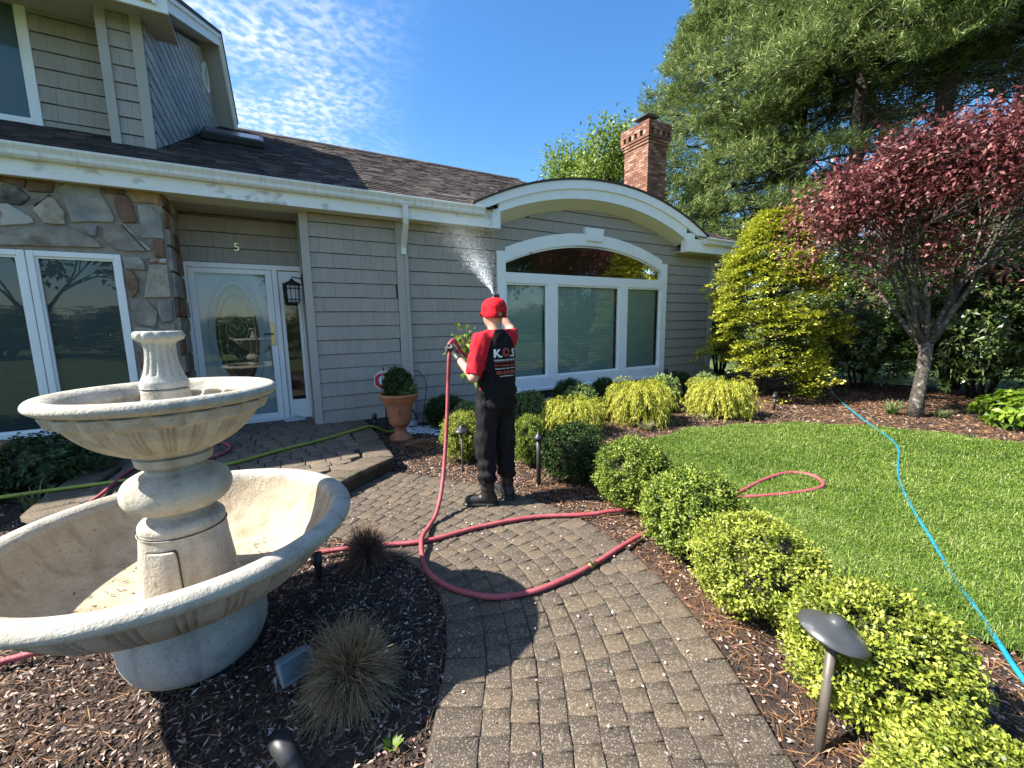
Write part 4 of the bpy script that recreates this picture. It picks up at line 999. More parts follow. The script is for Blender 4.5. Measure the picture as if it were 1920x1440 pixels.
for off in (0.03, 0.055): brick_ring(mb, z_, 0.063, off); z_ += 0.073
brick_ring(mb, z_, 0.063, 0.08); z_ += 0.073
brick_ring(mb, z_, 0.13, 0.085, skip=True, length=0.11); z_ += 0.14
while z_ < CT: brick_ring(mb, z_, 0.063, 0.085); z_ += 0.073
tag(hb(mb, 'brick_courses', m_brick, chim), kind='stuff')
mb = MB(); mb.box((CX0-.07, CY0-.07, CT-0.03), (CX1+.07, CY1+.07, CT+0.02)); hb(mb, 'crown', m_brickm, chim)
mb = MB(); fx, fy = (CX0+CX1)/2, (CY0+CY1)/2
mb.prism([(fx-.26, CT+.30), (fx+.26, CT+.30), (fx+.26, CT+.32), (fx, CT+.37), (fx-.26, CT+.32)], 'y', fy-.26, fy+.26)
for dx in np.linspace(-.17, .17, 9):
    for dy in (-.17, .17): mb.tube([(fx+dx, fy+dy, CT), (fx+dx, fy+dy, CT+.3)], 0.008, 5); mb.tube([(fx+dy, fy+dx, CT), (fx+dy, fy+dx, CT+.3)], 0.008, 5)
mb.box((fx-.1, fy-.1, CT), (fx+.1, fy+.1, CT+.28)); hb(mb, 'chimney_cap', mat('cap_metal', (0.10, 0.085, 0.07), rough=0.6, metal=0.5), chim)

# ---- shingles: the 300 that show largest as parts, the rest joined
def scr(e):
    u, v, w = proj(np.array(e[1])); return w if (-30 < u < 1950 and v < 1400) else 99
all_pieces.sort(key=scr)
fields = {}
for i, (vs, c, wo) in enumerate(all_pieces):
    if i < 300:
        mb = MB(); mb.add(vs, FS); o = mb.build('shingle', m_shingle, None, off=c); o.parent = wo; o.location = Vector(c)-HO
    else: fields.setdefault(wo.name, (wo, MB()))[1].add(vs, FS)
for wo, mb in fields.values(): tag(hb(mb, 'shingle_field', m_shfield, wo), kind='stuff')
print('shingles', len(all_pieces))
# ================================================================== fountain
FC = (-0.455, 2.42, 0.0)
fountain = thing('fountain', (FC[0], FC[1], -0.02), 'tiered pale cast stone fountain with two dry bowls beside the path', 'fountain')
m_cast = bpy.data.materials.new('cast_stone'); m_cast.use_nodes = True
def cast_nodes(m, base, light, grime, gl):
    n_, l_ = m.node_tree.nodes, m.node_tree.links; b_ = n_['Principled BSDF']
    tc = n_.new('ShaderNodeTexCoord')
    def nz(s, d=6):
        t = n_.new('ShaderNodeTexNoise'); t.inputs['Scale'].default_value = s; t.inputs['Detail'].default_value = d; t.inputs['Roughness'].default_value = 0.6; l_.new(tc.outputs['Object'], t.inputs['Vector']); return t.outputs['Fac']
    def mr_(v, a, b, c=0, d=1):
        t = n_.new('ShaderNodeMapRange'); l_.new(v, t.inputs['Value']); t.inputs['From Min'].default_value = a; t.inputs['From Max'].default_value = b; t.inputs['To Min'].default_value = c; t.inputs['To Max'].default_value = d; return t.outputs[0]
    m1 = n_.new('ShaderNodeMixRGB'); l_.new(mr_(nz(9), 0.35, 0.65), m1.inputs['Fac']); m1.inputs['Color1'].default_value = (*base, 1); m1.inputs['Color2'].default_value = (*light, 1)
    m2 = n_.new('ShaderNodeMixRGB'); l_.new(mr_(nz(3.3), 0.55, 0.78, 0, gl), m2.inputs['Fac']); l_.new(m1.outputs[0], m2.inputs['Color1']); m2.inputs['Color2'].default_value = (*grime, 1)
    m3 = n_.new('ShaderNodeMixRGB'); m3.blend_type = 'MULTIPLY'; l_.new(mr_(nz(120, 3), 0.3, 0.6, 0.35, 0), m3.inputs['Fac']); l_.new(m2.outputs[0], m3.inputs['Color1']); m3.inputs['Color2'].default_value = (0.5, 0.45, 0.36, 1)
    mpz = n_.new('ShaderNodeMapping'); mpz.inputs['Scale'].default_value = (13, 13, 1.6); l_.new(tc.outputs['Object'], mpz.inputs['Vector'])
    sn = n_.new('ShaderNodeTexNoise'); sn.inputs['Scale'].default_value = 1.0; sn.inputs['Detail'].default_value = 5; l_.new(mpz.outputs[0], sn.inputs['Vector'])
    m4 = n_.new('ShaderNodeMixRGB'); l_.new(mr_(sn.outputs['Fac'], 0.54, 0.72, 0, 0.55), m4.inputs['Fac']); l_.new(m3.outputs[0], m4.inputs['Color1']); m4.inputs['Color2'].default_value = (grime[0]*.8, grime[1]*.85, grime[2]*.85, 1)
    m5 = n_.new('ShaderNodeMixRGB'); l_.new(mr_(nz(42, 4), 0.60, 0.72, 0, 0.5), m5.inputs['Fac']); l_.new(m4.outputs[0], m5.inputs['Color1']); m5.inputs['Color2'].default_value = (grime[0]*.6, grime[1]*.62, grime[2]*.6, 1)
    l_.new(m5.outputs[0], b_.inputs['Base Color']); b_.inputs['Roughness'].default_value = 0.9; b_.inputs['Specular IOR Level'].default_value = 0.25
    bp = n_.new('ShaderNodeBump'); bp.inputs['Strength'].default_value = 0.6; bp.inputs['Distance'].default_value = 0.008; l_.new(nz(85, 5), bp.inputs['Height'])
    b2 = n_.new('ShaderNodeBump'); b2.inputs['Strength'].default_value = 0.35; b2.inputs['Distance'].default_value = 0.02; l_.new(nz(16, 4), b2.inputs['Height']); l_.new(bp.outputs[0], b2.inputs['Normal'])
    l_.new(b2.outputs[0], b_.inputs['Normal'])
cast_nodes(m_cast, (0.43, 0.395, 0.325), (0.53, 0.495, 0.42), (0.24, 0.20, 0.145), 0.85)
m_castg = bpy.data.materials.new('cast_stone_grey'); m_castg.use_nodes = True
cast_nodes(m_castg, (0.42, 0.41, 0.37), (0.52, 0.51, 0.465), (0.25, 0.24, 0.21), 0.8)
m_basin_in = bpy.data.materials.new('stained_basin'); m_basin_in.use_nodes = True
cast_nodes(m_basin_in, (0.42, 0.345, 0.245), (0.50, 0.43, 0.32), (0.26, 0.175, 0.10), 0.85)
def fpart(prof, name, m, n=192, mod=None, sub=5, parent=None):
    pp = smoothpath([(r, 0, z_) for r, z_ in prof], sub) if sub else [Vector((r, 0, z_)) for r, z_ in prof]
    mb = MB(); mb.lathe([(max(p_.x, 0.0), p_.z) for p_ in pp], n, (0, 0, 0), 0, mod, True, False)
    return mb.build(name, m, parent or fountain)
def grooves(cnt, w, depth):
    def f(a):
        ph = (a*cnt/(2*math.pi)) % 1.0; d = 0
        for c_ in (0.32, 0.5, 0.68):
            d += math.exp(-((ph-c_)/w)**2)
        return -depth*d
    return f
g18 = grooves(20, 0.050, 0.020); g24 = grooves(24, 0.050, 0.020)
def sst(x, a, b): t = min(max((x-a)/(b-a), 0), 1); return t*t*(3-2*t)
# foot
fpart([(0.0, -0.05), (0.15, -0.05), (0.155, -0.012), (0.17, -0.006), (0.222, 0.010), (0.268, 0.050), (0.295, 0.11), (0.303, 0.175), (0.290, 0.245), (0.255, 0.30), (0.215, 0.332), (0.20, 0.36)], 'foot', m_castg, 96)
# lower basin: outer shell and lip; stained inner dish
def mod_low(r, z_, a, i):
    k = sst(z_, 0.40, 0.47)*(1-sst(z_, 0.605, 0.625)); return r + k*(g24(a)) + 0.0
fpart([(0.16, 0.33), (0.30, 0.352), (0.42, 0.395), (0.53, 0.455), (0.60, 0.52), (0.645, 0.585), (0.665, 0.625), (0.668, 0.632), (0.715, 0.640), (0.742, 0.662), (0.745, 0.690), (0.722, 0.712), (0.685, 0.716), (0.655, 0.700), (0.64, 0.672)], 'lower_basin', m_cast, 576, mod_low)
fpart([(0.641, 0.674), (0.61, 0.60), (0.565, 0.53), (0.50, 0.47), (0.43, 0.432), (0.36, 0.418), (0.25, 0.412), (0.0, 0.410)], 'basin_floor', m_basin_in, 96)
# pedestal standing in the basin, with a hatch
fpart([(0.0, 0.40), (0.195, 0.40), (0.196, 0.43), (0.188, 0.50), (0.176, 0.60), (0.168, 0.684), (0.160, 0.690), (0.0, 0.690)], 'pedestal', m_cast, 96, sub=3)
mb = MB(); ha = R(248); hw_ = 0.36; vs = []; nh = 9
for j in range(2):
    for z_ in (0.425, 0.60, 0.628, 0.64):
        for k in range(nh+1):
            a = ha - hw_ + 2*hw_*k/nh; tr = 0 if z_ < 0.62 else (0.05 if z_ < 0.635 else 0.13)
            a = ha + (a-ha)*(1-tr)*(1.0 if z_ > 0.5 else 1.12); rr = np.interp(z_, [0.40, 0.50, 0.60, 0.69], [0.197, 0.188, 0.176, 0.168]) + (0.013 if j else -0.01)
            vs.append((rr*math.cos(a), rr*math.sin(a), z_))
w1 = nh+1
fs = []
for j in range(2):
    for q in range(3):
        for k in range(nh): fs.append((j*4*w1+q*w1+k, j*4*w1+q*w1+k+1, j*4*w1+(q+1)*w1+k+1, j*4*w1+(q+1)*w1+k))
for k in range(nh): fs.append((k, k+1, 4*w1+k+1, 4*w1+k)); fs.append((3*w1+k, 3*w1+k+1, 7*w1+k+1, 7*w1+k))
for q in range(3): fs.append((q*w1, (q+1)*w1, 4*w1+(q+1)*w1, 4*w1+q*w1)); fs.append((q*w1+nh, (q+1)*w1+nh, 4*w1+(q+1)*w1+nh, 4*w1+q*w1+nh))
mb.add(vs, fs); mb.build('hatch', m_cast, fountain, bevel=0.004)
sm_ = MB(); sm_.add([(v_[0]*1.0+(v_[0]-.182*math.cos(ha))*.075, v_[1]+(v_[1]-.182*math.sin(ha))*.075, v_[2]+(.006 if v_[2] > .5 else -.004)) for v_ in vs], fs)
sm_.v = [(x_*(1-.010/math.hypot(x_, y_)), y_*(1-.010/math.hypot(x_, y_)), z_) for x_, y_, z_ in sm_.v]
sm_.build('hatch_gap_shade', mat('gap_shade', (0.07, 0.055, 0.04), rough=1.0), fountain)  # dark plate added behind the hatch, standing in for shade in its gap
mb = MB(); mb.tube([(0.206*math.cos(ha), 0.206*math.sin(ha), 0.395), (0.15*math.cos(ha), 0.15*math.sin(ha), 0.395)], 0.03, 14); mb.build('drain_hole', mat('hole_dark', (0.02, 0.018, 0.015), rough=1.0), fountain)
mb = MB(); mb.tube([(-0.47, -0.36, 0.518), (-0.44, -0.345, 0.508)], 0.009, 8); mb.build('pebble', m_blackm, fountain)
g_ = np.random.default_rng(3); n_ = 130; a_ = g_.uniform(0, 6.283, n_); r_ = g_.uniform(.2, .44, n_); pz_ = np.interp(r_, [.2, .36, .43, .5], [.413, .42, .435, .474])
V, F, rr_ = leaves(np.stack([r_*np.cos(a_), r_*np.sin(a_), pz_+.004], 1), flat_dirs(n_, .1), flat_norm(n_, .2), .012+.02*g_.random(n_), .008, .1)
tag(npmesh('basin_litter', V, F, m_chip, fountain, rr_), kind='stuff')
# stem
fpart([(0.0, 0.692), (0.150, 0.692), (0.166, 0.705), (0.168, 0.725), (0.155, 0.745), (0.118, 0.762), (0.108, 0.778), (0.112, 0.79), (0.17, 0.806), (0.205, 0.845), (0.212, 0.89), (0.195, 0.935), (0.155, 0.962), (0.120, 0.972), (0.113, 0.985), (0.125, 1.0), (0.142, 1.012), (0.146, 1.035), (0.135, 1.052), (0.0, 1.055)], 'stem', m_cast, 96)
# upper bowl
def mod_up(r, z_, a, i):
    k = sst(z_, 1.075, 1.11)*(1-sst(z_, 1.225, 1.25)); pet = abs(math.sin(a*10))
    b = 0.032*pet*sst(z_, 1.225, 1.245)*(1-sst(z_, 1.285, 1.292))
    return r + k*g18(a) + b
fpart([(0.0, 1.056), (0.138, 1.056), (0.150, 1.064), (0.20, 1.085), (0.265, 1.125), (0.318, 1.175), (0.352, 1.225), (0.366, 1.262), (0.376, 1.286), (0.380, 1.292), (0.418, 1.300), (0.438, 1.315), (0.440, 1.333), (0.424, 1.350), (0.395, 1.352), (0.365, 1.338), (0.34, 1.31), (0.30, 1.262), (0.24, 1.215), (0.17, 1.195), (0.0, 1.19)], 'upper_bowl', m_cast, 480, mod_up)
fpart([(0.0, 1.19), (0.098, 1.19), (0.094, 1.26), (0.088, 1.33), (0.082, 1.352), (0.0, 1.354)], 'spout_base', m_cast, 48, sub=3)
def mod_sp(r, z_, a, i):
    k = sst(z_, 1.405, 1.425)*(1-sst(z_, 1.555, 1.565)); fl = 0.5+0.5*math.cos(a*14)
    sc = sst(z_, 1.562, 1.575); return r - k*0.007*fl*fl + sc*0.006*abs(math.sin(a*6)) + (0.003*math.sin(a*3+z_*40))*sc
fpart([(0.0, 1.356), (0.083, 1.356), (0.090, 1.365), (0.089, 1.385), (0.082, 1.398), (0.072, 1.425), (0.062, 1.47), (0.057, 1.52), (0.060, 1.555), (0.068, 1.565), (0.083, 1.576), (0.087, 1.595), (0.078, 1.61), (0.055, 1.607), (0.042, 1.59), (0.0, 1.588)], 'spout', m_castg, 168, mod_sp)

# ================================================================== terracotta urn with plant
m_terra = mat('terracotta', (0.36, 0.125, 0.06), (0.44, 0.17, 0.085), scale=6, rough=0.6, bump=0.15, bscale=50)
urn = thing('terracotta_urn', (1.46, 5.86, -0.02), 'footed terracotta urn standing at the corner of the porch', 'planter')
pr = [(0, 0), (0.155, 0), (0.16, 0.035), (0.145, 0.05), (0.135, 0.07), (0.10, 0.095), (0.078, 0.13), (0.076, 0.155), (0.092, 0.17), (0.092, 0.185), (0.11, 0.20), (0.142, 0.235), (0.158, 0.285), (0.165, 0.35), (0.178, 0.44), (0.20, 0.51), (0.218, 0.545), (0.222, 0.56), (0.235, 0.568), (0.25, 0.60), (0.268, 0.635), (0.272, 0.66), (0.26, 0.672), (0.238, 0.665), (0.225, 0.635), (0.215, 0.60), (0, 0.60)]
mb = MB(); mb.lathe([(p_.x, p_.z) for p_ in smoothpath([(r, 0, z_) for r, z_ in pr], 3)], 64, mod=lambda r, z_, a, i: r - (0.008*abs(math.sin(a*9)) if 0.20 < z_ < 0.33 else 0)); mb.build('pot', m_terra, urn)
mb = MB(); mb.lathe([(0.0, 0.612), (0.21, 0.606)], 24, caps=False); mb.build('soil', m_bed, urn)
# front relief on the pot
mb = MB()
for z_, w in ((0.47, .03), (0.44, .022), (0.41, .026), (0.38, .016)):
    r_ = 0.185; a = R(250); mb.tube([(r_*math.cos(a-w*4), r_*math.sin(a-w*4), z_), (r_*1.02*math.cos(a), r_*1.02*math.sin(a), z_+.01), (r_*math.cos(a+w*4), r_*math.sin(a+w*4), z_)], 0.012, 8)
mb.build('relief', m_terra, urn)
# red octagonal sign behind the urn
m_red = mat('sign_red', (0.50, 0.02, 0.025), rough=0.4); m_swhite = mat('sign_white', (0.75, 0.76, 0.78), rough=0.4); m_sblue = mat('sign_blue_grey', (0.36, 0.42, 0.52), rough=0.4)
sign = thing('security_sign', (1.36, 6.28, -0.02), 'red octagonal security sign on a stake behind the terracotta urn', 'sign', rz=R(-12))
sz = 0.815
mb = MB(); mb.tube([(0, 0.012, 0), (0, 0.012, sz+0.20)], 0.010, 8); mb.build('stake', m_blackm, sign)
def octo(r, y0, y1): 
    m_ = MB(); m_.prism([(r*math.cos(R(22.5+45*k)), sz+r*math.sin(R(22.5+45*k))) for k in range(8)], 'y', y0, y1); return m_
octo(0.152, -0.004, 0.004).build('border', m_swhite, sign); octo(0.140, -0.0065, -0.0045).build('plate', m_red, sign)
def disc(r, y0, y1, n_=32): 
    m_ = MB(); m_.prism([(r*math.cos(2*math.pi*k/n_), sz+r*math.sin(2*math.pi*k/n_)) for k in range(n_)], 'y', y0, y1); return m_
disc(0.082, -0.009, -0.007).build('ring', m_sblue, sign); disc(0.066, -0.0115, -0.0095).build('disc', m_swhite, sign)
mb = MB()
for sg in (-1, 1): mb.add([(sg*.045, -0.013, sz+.035), (sg*.022, -0.013, sz+.035), (0, -0.013, sz-.02), (0, -0.013, sz-.05)], [(0, 1, 2, 3)])
mb.build('letter', mat('sign_black', (0.03, 0.03, 0.035), rough=0.5), sign, fix=False)
mb = MB(); mb.box((-0.075, -0.0085, sz+.105), (0.075, -0.0070, sz+.118)); mb.build('lettering_bar', m_swhite, sign)
# clear jug and soap suds
jug = thing('plastic_jug', (1.80, 6.42, -0.02), 'clear plastic jug on the ground behind the terracotta urn', 'bottle')
m_plastic = glass_mat('clear_plastic', (0.80, 0.82, 0.85), ior=1.45, boost=2.5, rough=0.15)
mb = MB(); mb.lathe([(0, 0), (0.075, 0), (0.08, 0.03), (0.08, 0.17), (0.06, 0.22), (0.028, 0.25), (0.028, 0.27)], 24); mb.build('body', m_plastic, jug)
mb = MB(); mb.lathe([(0, 0.265), (0.032, 0.265), (0.032, 0.295), (0, 0.297)], 16); mb.build('cap', m_blackm, jug)
mb = MB(); mb.lathe([(0.0815, 0.05), (0.0815, 0.14)], 24, caps=False); mb.build('label_band', m_sblue, jug)
m_foam = mat('foam', (0.66, 0.70, 0.76), (0.75, 0.78, 0.82), scale=30, rough=0.4, bump=0.5, bscale=60)
mb = MB()
for k in range(170):
    t = random.random(); x_, y_ = 1.62+0.55*t+random.gauss(0, .05), 6.28-0.25*t+random.gauss(0, .13); r_ = random.uniform(.012, .04)
    mb.lathe([(0, -.5*r_), (r_*1.5, 0), (r_, r_*.3), (0, r_*.4)], 7, (x_, y_, -0.004))
tag(mb.build('soap_suds', m_foam), 'white soapy water suds spilled on soil by the urn', 'suds', kind='stuff')
bag = MB(); n1 = 14
for i in range(n1):
    for j in range(n1):
        x_ = 0.30*(i/(n1-1)-.5); y_ = 0.16*(j/(n1-1)-.5); e_ = max(0, 1-(2*x_/.3)**2)*max(0, 1-(2*y_/.16)**2)
        bag.v.append((x_, y_, 0.006+0.08*e_*(0.6+0.4*random.random()))); bag.r.append(0.5)
for i in range(n1-1):
    for j in range(n1-1): bag.f.append([i*n1+j, (i+1)*n1+j, (i+1)*n1+j+1, i*n1+j+1]); bag.m.append(0); bag.sm.append(False)
o = bag.build('plastic_bag', mat('plastic_film', (0.55, 0.58, 0.62), rough=0.2, trans=0.3)); o.location = (0.17, 7.22, 0.156)
tag(o, 'crumpled clear plastic bag lying on the doorstep by the side light', 'bag')

# ---- house number and wall lantern
cu = bpy.data.curves.new('house_number', 'FONT'); cu.body = '5'; cu.size = 0.16; cu.extrude = 0.006; cu.bevel_depth = 0.003; cu.align_x = 'CENTER'; cu.align_y = 'CENTER'
tmp = bpy.data.objects.new('tmp', cu); COL.objects.link(tmp); me = bpy.data.meshes.new_from_object(tmp.evaluated_get(bpy.context.evaluated_depsgraph_get())); bpy.data.objects.remove(tmp)
me.materials.clear(); me.materials.append(mat('number_brass', (0.72, 0.62, 0.35), rough=0.3, metal=0.8))
num = link(bpy.data.objects.new('house_number', me)); num.location = (-0.375, 7.372, 2.75); num.rotation_euler = (R(90), 0, 0)
tag(num, 'brass house number 5 above the front door', 'number')
lan = thing('wall_lantern', (0.415, 6.98, 2.30), 'black wall lantern with panes hanging beside the front door', 'lantern')
m_lblk = mat('lantern_black', (0.02, 0.02, 0.022), rough=0.4, metal=0.4)
mb = MB(); mb.tube([(0, 0, 0), (-0.12, 0, 0.02), (-0.135, 0, 0.0)], 0.009, 8); mb.box((-0.012, -0.05, -0.10), (0.006, 0.05, 0.06)); mb.build('bracket', m_lblk, lan)
cx = -0.135
mb = MB(); mb.lathe([(0.0, 0.0), (0.02, -0.01), (0.03, -0.03), (0.075, -0.05), (0.118, -0.085), (0.118, -0.098), (0, -0.098)], 20, (cx, 0, 0)); mb.build('roof', m_lblk, lan)
mb = MB(); q = [0.078, 0.088]
for sx in (-1, 1):
    for sy in (-1, 1): mb.tube([(cx+sx*.085, sy*.085, -0.098), (cx+sx*.075, sy*.075, -0.34)], 0.007, 6)
for s0 in (-1, 1):
    for t in (-.028, .028): mb.tube([(cx+t*1.1, s0*.083, -0.1), (cx+t, s0*.076, -0.34)], 0.0045, 5); mb.tube([(cx+s0*.083, t*1.1, -0.1), (cx+s0*.076, t, -0.34)], 0.0045, 5)
for z_ in (-.14, -.30): mb.lathe([(0.112, z_), (0.116, z_-.008)], 4, (cx, 0, 0), caps=False)
for z_, h_ in ((-.145, .083), (-.30, .077)):
    for sx in (-1, 1): mb.tube([(cx-h_, sx*h_, z_), (cx+h_, sx*h_, z_)], 0.005, 5); mb.tube([(cx+sx*h_, -h_, z_), (cx+sx*h_, h_, z_)], 0.005, 5)
mb.box((cx-.08, -.08, -.352), (cx+.08, .08, -.338)); mb.build('cage', m_lblk, lan)
mb = MB(); mb.box((cx-.068, -.068, -.335), (cx+.068, .068, -.10)); mb.build('lamp_glass', mat('seeded_glass', (0.42, 0.40, 0.38), rough=0.3), lan)

# ================================================================== lights in the beds
m_bronze = mat('weathered_bronze', (0.10, 0.085, 0.07), (0.16, 0.135, 0.11), scale=12, rough=0.5, metal=0.3)
m_hat = mat('painted_hat', (0.065, 0.068, 0.068), (0.105, 0.108, 0.108), scale=8, rough=0.35, metal=0.35, c3=(0.34, 0.36, 0.36), scale3=9, lim3=(0.62, 0.72))
def path_light(loc, top, hat_r, label, lean=(0, 0), mhat=m_hat, post=0.013, tilt=(0, 0), mpost=None):
    t = thing('path_light', loc, label, 'light', 'mushroom path lights')
    tp = (lean[0], lean[1], top)
    mb = MB(); mb.tube([(0, 0, -0.02), (lean[0]*.5, lean[1]*.5, top*.5), (tp[0], tp[1], top-.02)], [post*1.05, post, post*1.1], 12); mb.build('post', mpost or m_bronze, t)
    mb = MB(); mb.lathe([(hat_r, -0.006), (hat_r, 0.002), (hat_r*.75, 0.022), (hat_r*.36, 0.042), (hat_r*.26, 0.052), (hat_r*.20, 0.066), (0, 0.068)], 40); mb.lathe([(hat_r*.985, -0.007), (hat_r*.4, 0.012), (0, 0.016)], 40, caps=False)
    h = mb.build('hat', mhat, t); h.location = tp; h.rotation_euler = (tilt[0], tilt[1], 0)
    return t
path_light((1.655, 0.62, -0.02), 0.425, 0.118, 'large grey mushroom path light leaning in front of the near boxwood', lean=(0.125, 0.04), tilt=(R(9), R(8)), post=0.017)
path_light((1.70, 4.16, -0.02), 0.46, 0.088, 'dark mushroom path light between the hose and the man', mhat=m_blackm, post=0.010)
t = path_light((2.20, 3.38, -0.02), 0.49, 0.05, 'slim black post light beside the dark clipped boxwood', mhat=m_blackm, post=0.022, mpost=m_blackm)
t = thing('bed_light', (7.60, 4.02, 0.0), 'small black stake light under the golden cypress', 'light')
mb = MB(); mb.tube([(0, 0, 0), (0, 0, .24)], 0.022, 10); mb.build('post', m_blackm, t); mb = MB(); mb.tube([(-.03, 0, .24), (.10, .04, .30)], [0.035, 0.04], 12); mb.build('head', m_blackm, t)
t = thing('bed_light', (1.22, 6.45, 0.0), 'short black stake light against the shingles left of the urn', 'light')
mb = MB(); mb.tube([(0, 0, 0), (0, 0, .22)], 0.022, 10); mb.build('post', m_blackm, t); mb = MB(); mb.tube([(0, 0, .20), (0, 0, .27)], 0.036, 12); mb.build('head', m_blackm, t)
t = thing('bed_light', (7.78, 6.55, 0.0), 'black stake light standing at the right end of the window sill', 'light')
mb = MB(); mb.tube([(0, 0, 0), (0, 0, .40)], 0.02, 10); mb.build('post', m_blackm, t); mb = MB(); mb.tube([(0, 0, .36), (0, 0, .52)], 0.045, 12); mb.build('head', m_blackm, t)
# flood light and two spots by the fountain
m_fl = mat('flood_grey', (0.17, 0.19, 0.20), (0.24, 0.26, 0.27), scale=14, rough=0.5, metal=0.2)
fl = thing('flood_light', (-0.05, 1.96, -0.02), 'grey box flood light tilted up beside the brown grass clump', 'light', rz=R(20))
Mf = Matrix.Translation((0, 0, 0.10)) @ Matrix.Rotation(R(-30), 4, 'X')
mb = MB(); mb.box((-.065, -.035, -.045), (.065, .03, .045), M=Mf); mb.build('housing', m_fl, fl, bevel=0.008)
for k in range(4):
    mb = MB(); mb.box((-.06, -.03+.017*k, .046), (.06, -.022+.017*k, .060), M=Mf); mb.build('fin', m_fl, fl)
mb = MB(); mb.box((-.073, -.052, -.053), (.073, -.036, .053), M=Mf); mb.build('bezel', m_fl, fl, bevel=0.005)
mb = MB(); mb.box((-.060, -.054, -.040), (.060, -.0525, .040), M=Mf); mb.build('lens', mat('flood_lens', (0.10, 0.12, 0.13), rough=0.15), fl)
mb = MB(); mb.tube([(-.078, 0, .10), (-.078, .0, .03), (.078, 0, .03), (.078, 0, .10)], .007, 8); mb.tube([(0, 0, .03), (0, 0, -.03)], .012, 8); mb.build('bracket', m_fl, fl)
def spot(loc, label, rz, tilt, L=0.17, r=0.033):
    s = thing('spot_light', loc, label, 'light', rz=rz)
    Ms = Matrix.Translation((0, 0, 0.05)) @ Matrix.Rotation(tilt, 4, 'X')
    prof_ = [(0, -.02), (r*.6, -.02), (r*.75, 0.0), (r*.8, L*.45), (r*.95, L*.5), (r, L*.55), (r, L), (r*.9, L), (r*.88, L*.8), (0, L*.78)]
    mb = MB(); mb.lathe(prof_, 24); mb.v = [tuple(Ms @ Vector(p_)) for p_ in mb.v]; mb.build('housing', m_blackm, s)
    mb = MB(); mb.tube([(0, 0, 0.06), (0, 0.01, -0.05)], 0.012, 8); mb.build('stake', m_blackm, s)
spot((-0.03, 1.43, -0.02), 'black cylinder spot light lying near the bottom of the bed', R(35), R(-52), 0.19, 0.036)
spot((0.12, 2.76, -0.02), 'short black tube spot light between basin and spiky brown grass', R(10), R(-12), 0.14, 0.03)

# ================================================================== hoses
def hose(name, pts, r, m, label, sub=8, n=10):
    mb = MB(); mb.tube(smoothpath(pts, sub), r, n); return tag(mb.build(name, m), label, 'hose')
m_hred = mat('red_hose', (0.36, 0.060, 0.075), (0.44, 0.10, 0.115), scale=9, rough=0.55, c3=(0.22, 0.075, 0.065), scale3=14, lim3=(0.55, 0.75), bump=0.3, bscale=120)
m_hgreen = mat('green_hose', (0.25, 0.30, 0.03), (0.32, 0.37, 0.05), scale=8, rough=0.45)
m_hblue = mat('blue_hose', (0.01, 0.20, 0.31), (0.02, 0.27, 0.39), scale=8, rough=0.45)
z0 = 0.021
gr = [(-2.6, 5.2), (-1.9, 5.18), (-1.30, 5.13), (-0.97, 5.09), (-0.49, 5.20), (-0.09, 5.44), (0.39, 5.67), (0.80, 5.93)]
hose('green_hose', [(x_, y_, 0.174) for x_, y_ in gr] + [(1.06, 6.09, 0.172), (1.18, 6.15, 0.13), (1.38, 6.25, 0.015), (1.7, 6.45, 0.0)], 0.0175, m_hgreen, 'yellow green garden hose lying across the porch to the urn')
blu = [(12.6, 5.3), (10.5, 4.38), (9.14, 3.62), (8.19, 3.04), (7.48, 2.54), (6.79, 2.10), (6.30, 1.89), (5.51, 1.64), (5.01, 1.45), (4.40, 1.17), (3.95, 0.95), (3.49, 0.72), (3.22, 0.57), (2.98, 0.44), (2.75, 0.32), (2.3, 0.05), (2.0, -0.4)]
hose('blue_hose', [(x_, y_, 0.05 if x_ > 7.6 else (0.026 + 0.010*math.sin(x_*5) if x_ > 3.0 else 0.016)) for x_, y_ in blu], 0.012, m_hblue, 'bright blue garden hose running along the lawn to the hedge')
# ================================================================== plants
UP = np.array([0, 0, 1.0])
m_core = mat('shade_core', (0.030, 0.024, 0.014), (0.05, 0.042, 0.022), scale=18, rough=1.0, bump=0.5)  # dark balls inside bushes: block see-through, stand for shade among inner twigs
m_stem = mat('woody_stem', (0.10, 0.075, 0.05), (0.16, 0.125, 0.09), scale=20, rough=0.9)
def leafmat(name, ramp_, trans=0.3, rough=0.45, spec=0.4): return mat(name, (0, 0, 0), ramp=ramp_, trans=trans, rough=rough, spec=spec)
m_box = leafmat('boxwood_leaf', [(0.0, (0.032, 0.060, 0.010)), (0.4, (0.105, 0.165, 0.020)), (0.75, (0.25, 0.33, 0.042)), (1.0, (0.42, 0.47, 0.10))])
m_boxy = leafmat('boxwood_leaf_yellow', [(0.0, (0.040, 0.065, 0.010)), (0.35, (0.15, 0.20, 0.024)), (0.7, (0.34, 0.39, 0.05)), (1.0, (0.54, 0.55, 0.12))])  # light end raised for sunlit tips
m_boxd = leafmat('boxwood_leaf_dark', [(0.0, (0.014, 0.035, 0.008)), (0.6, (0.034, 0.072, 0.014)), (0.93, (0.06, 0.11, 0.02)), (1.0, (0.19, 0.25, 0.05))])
m_boxl = leafmat('variegated_leaf', [(0.0, (0.05, 0.11, 0.02)), (0.5, (0.15, 0.24, 0.06)), (1.0, (0.40, 0.45, 0.20))])

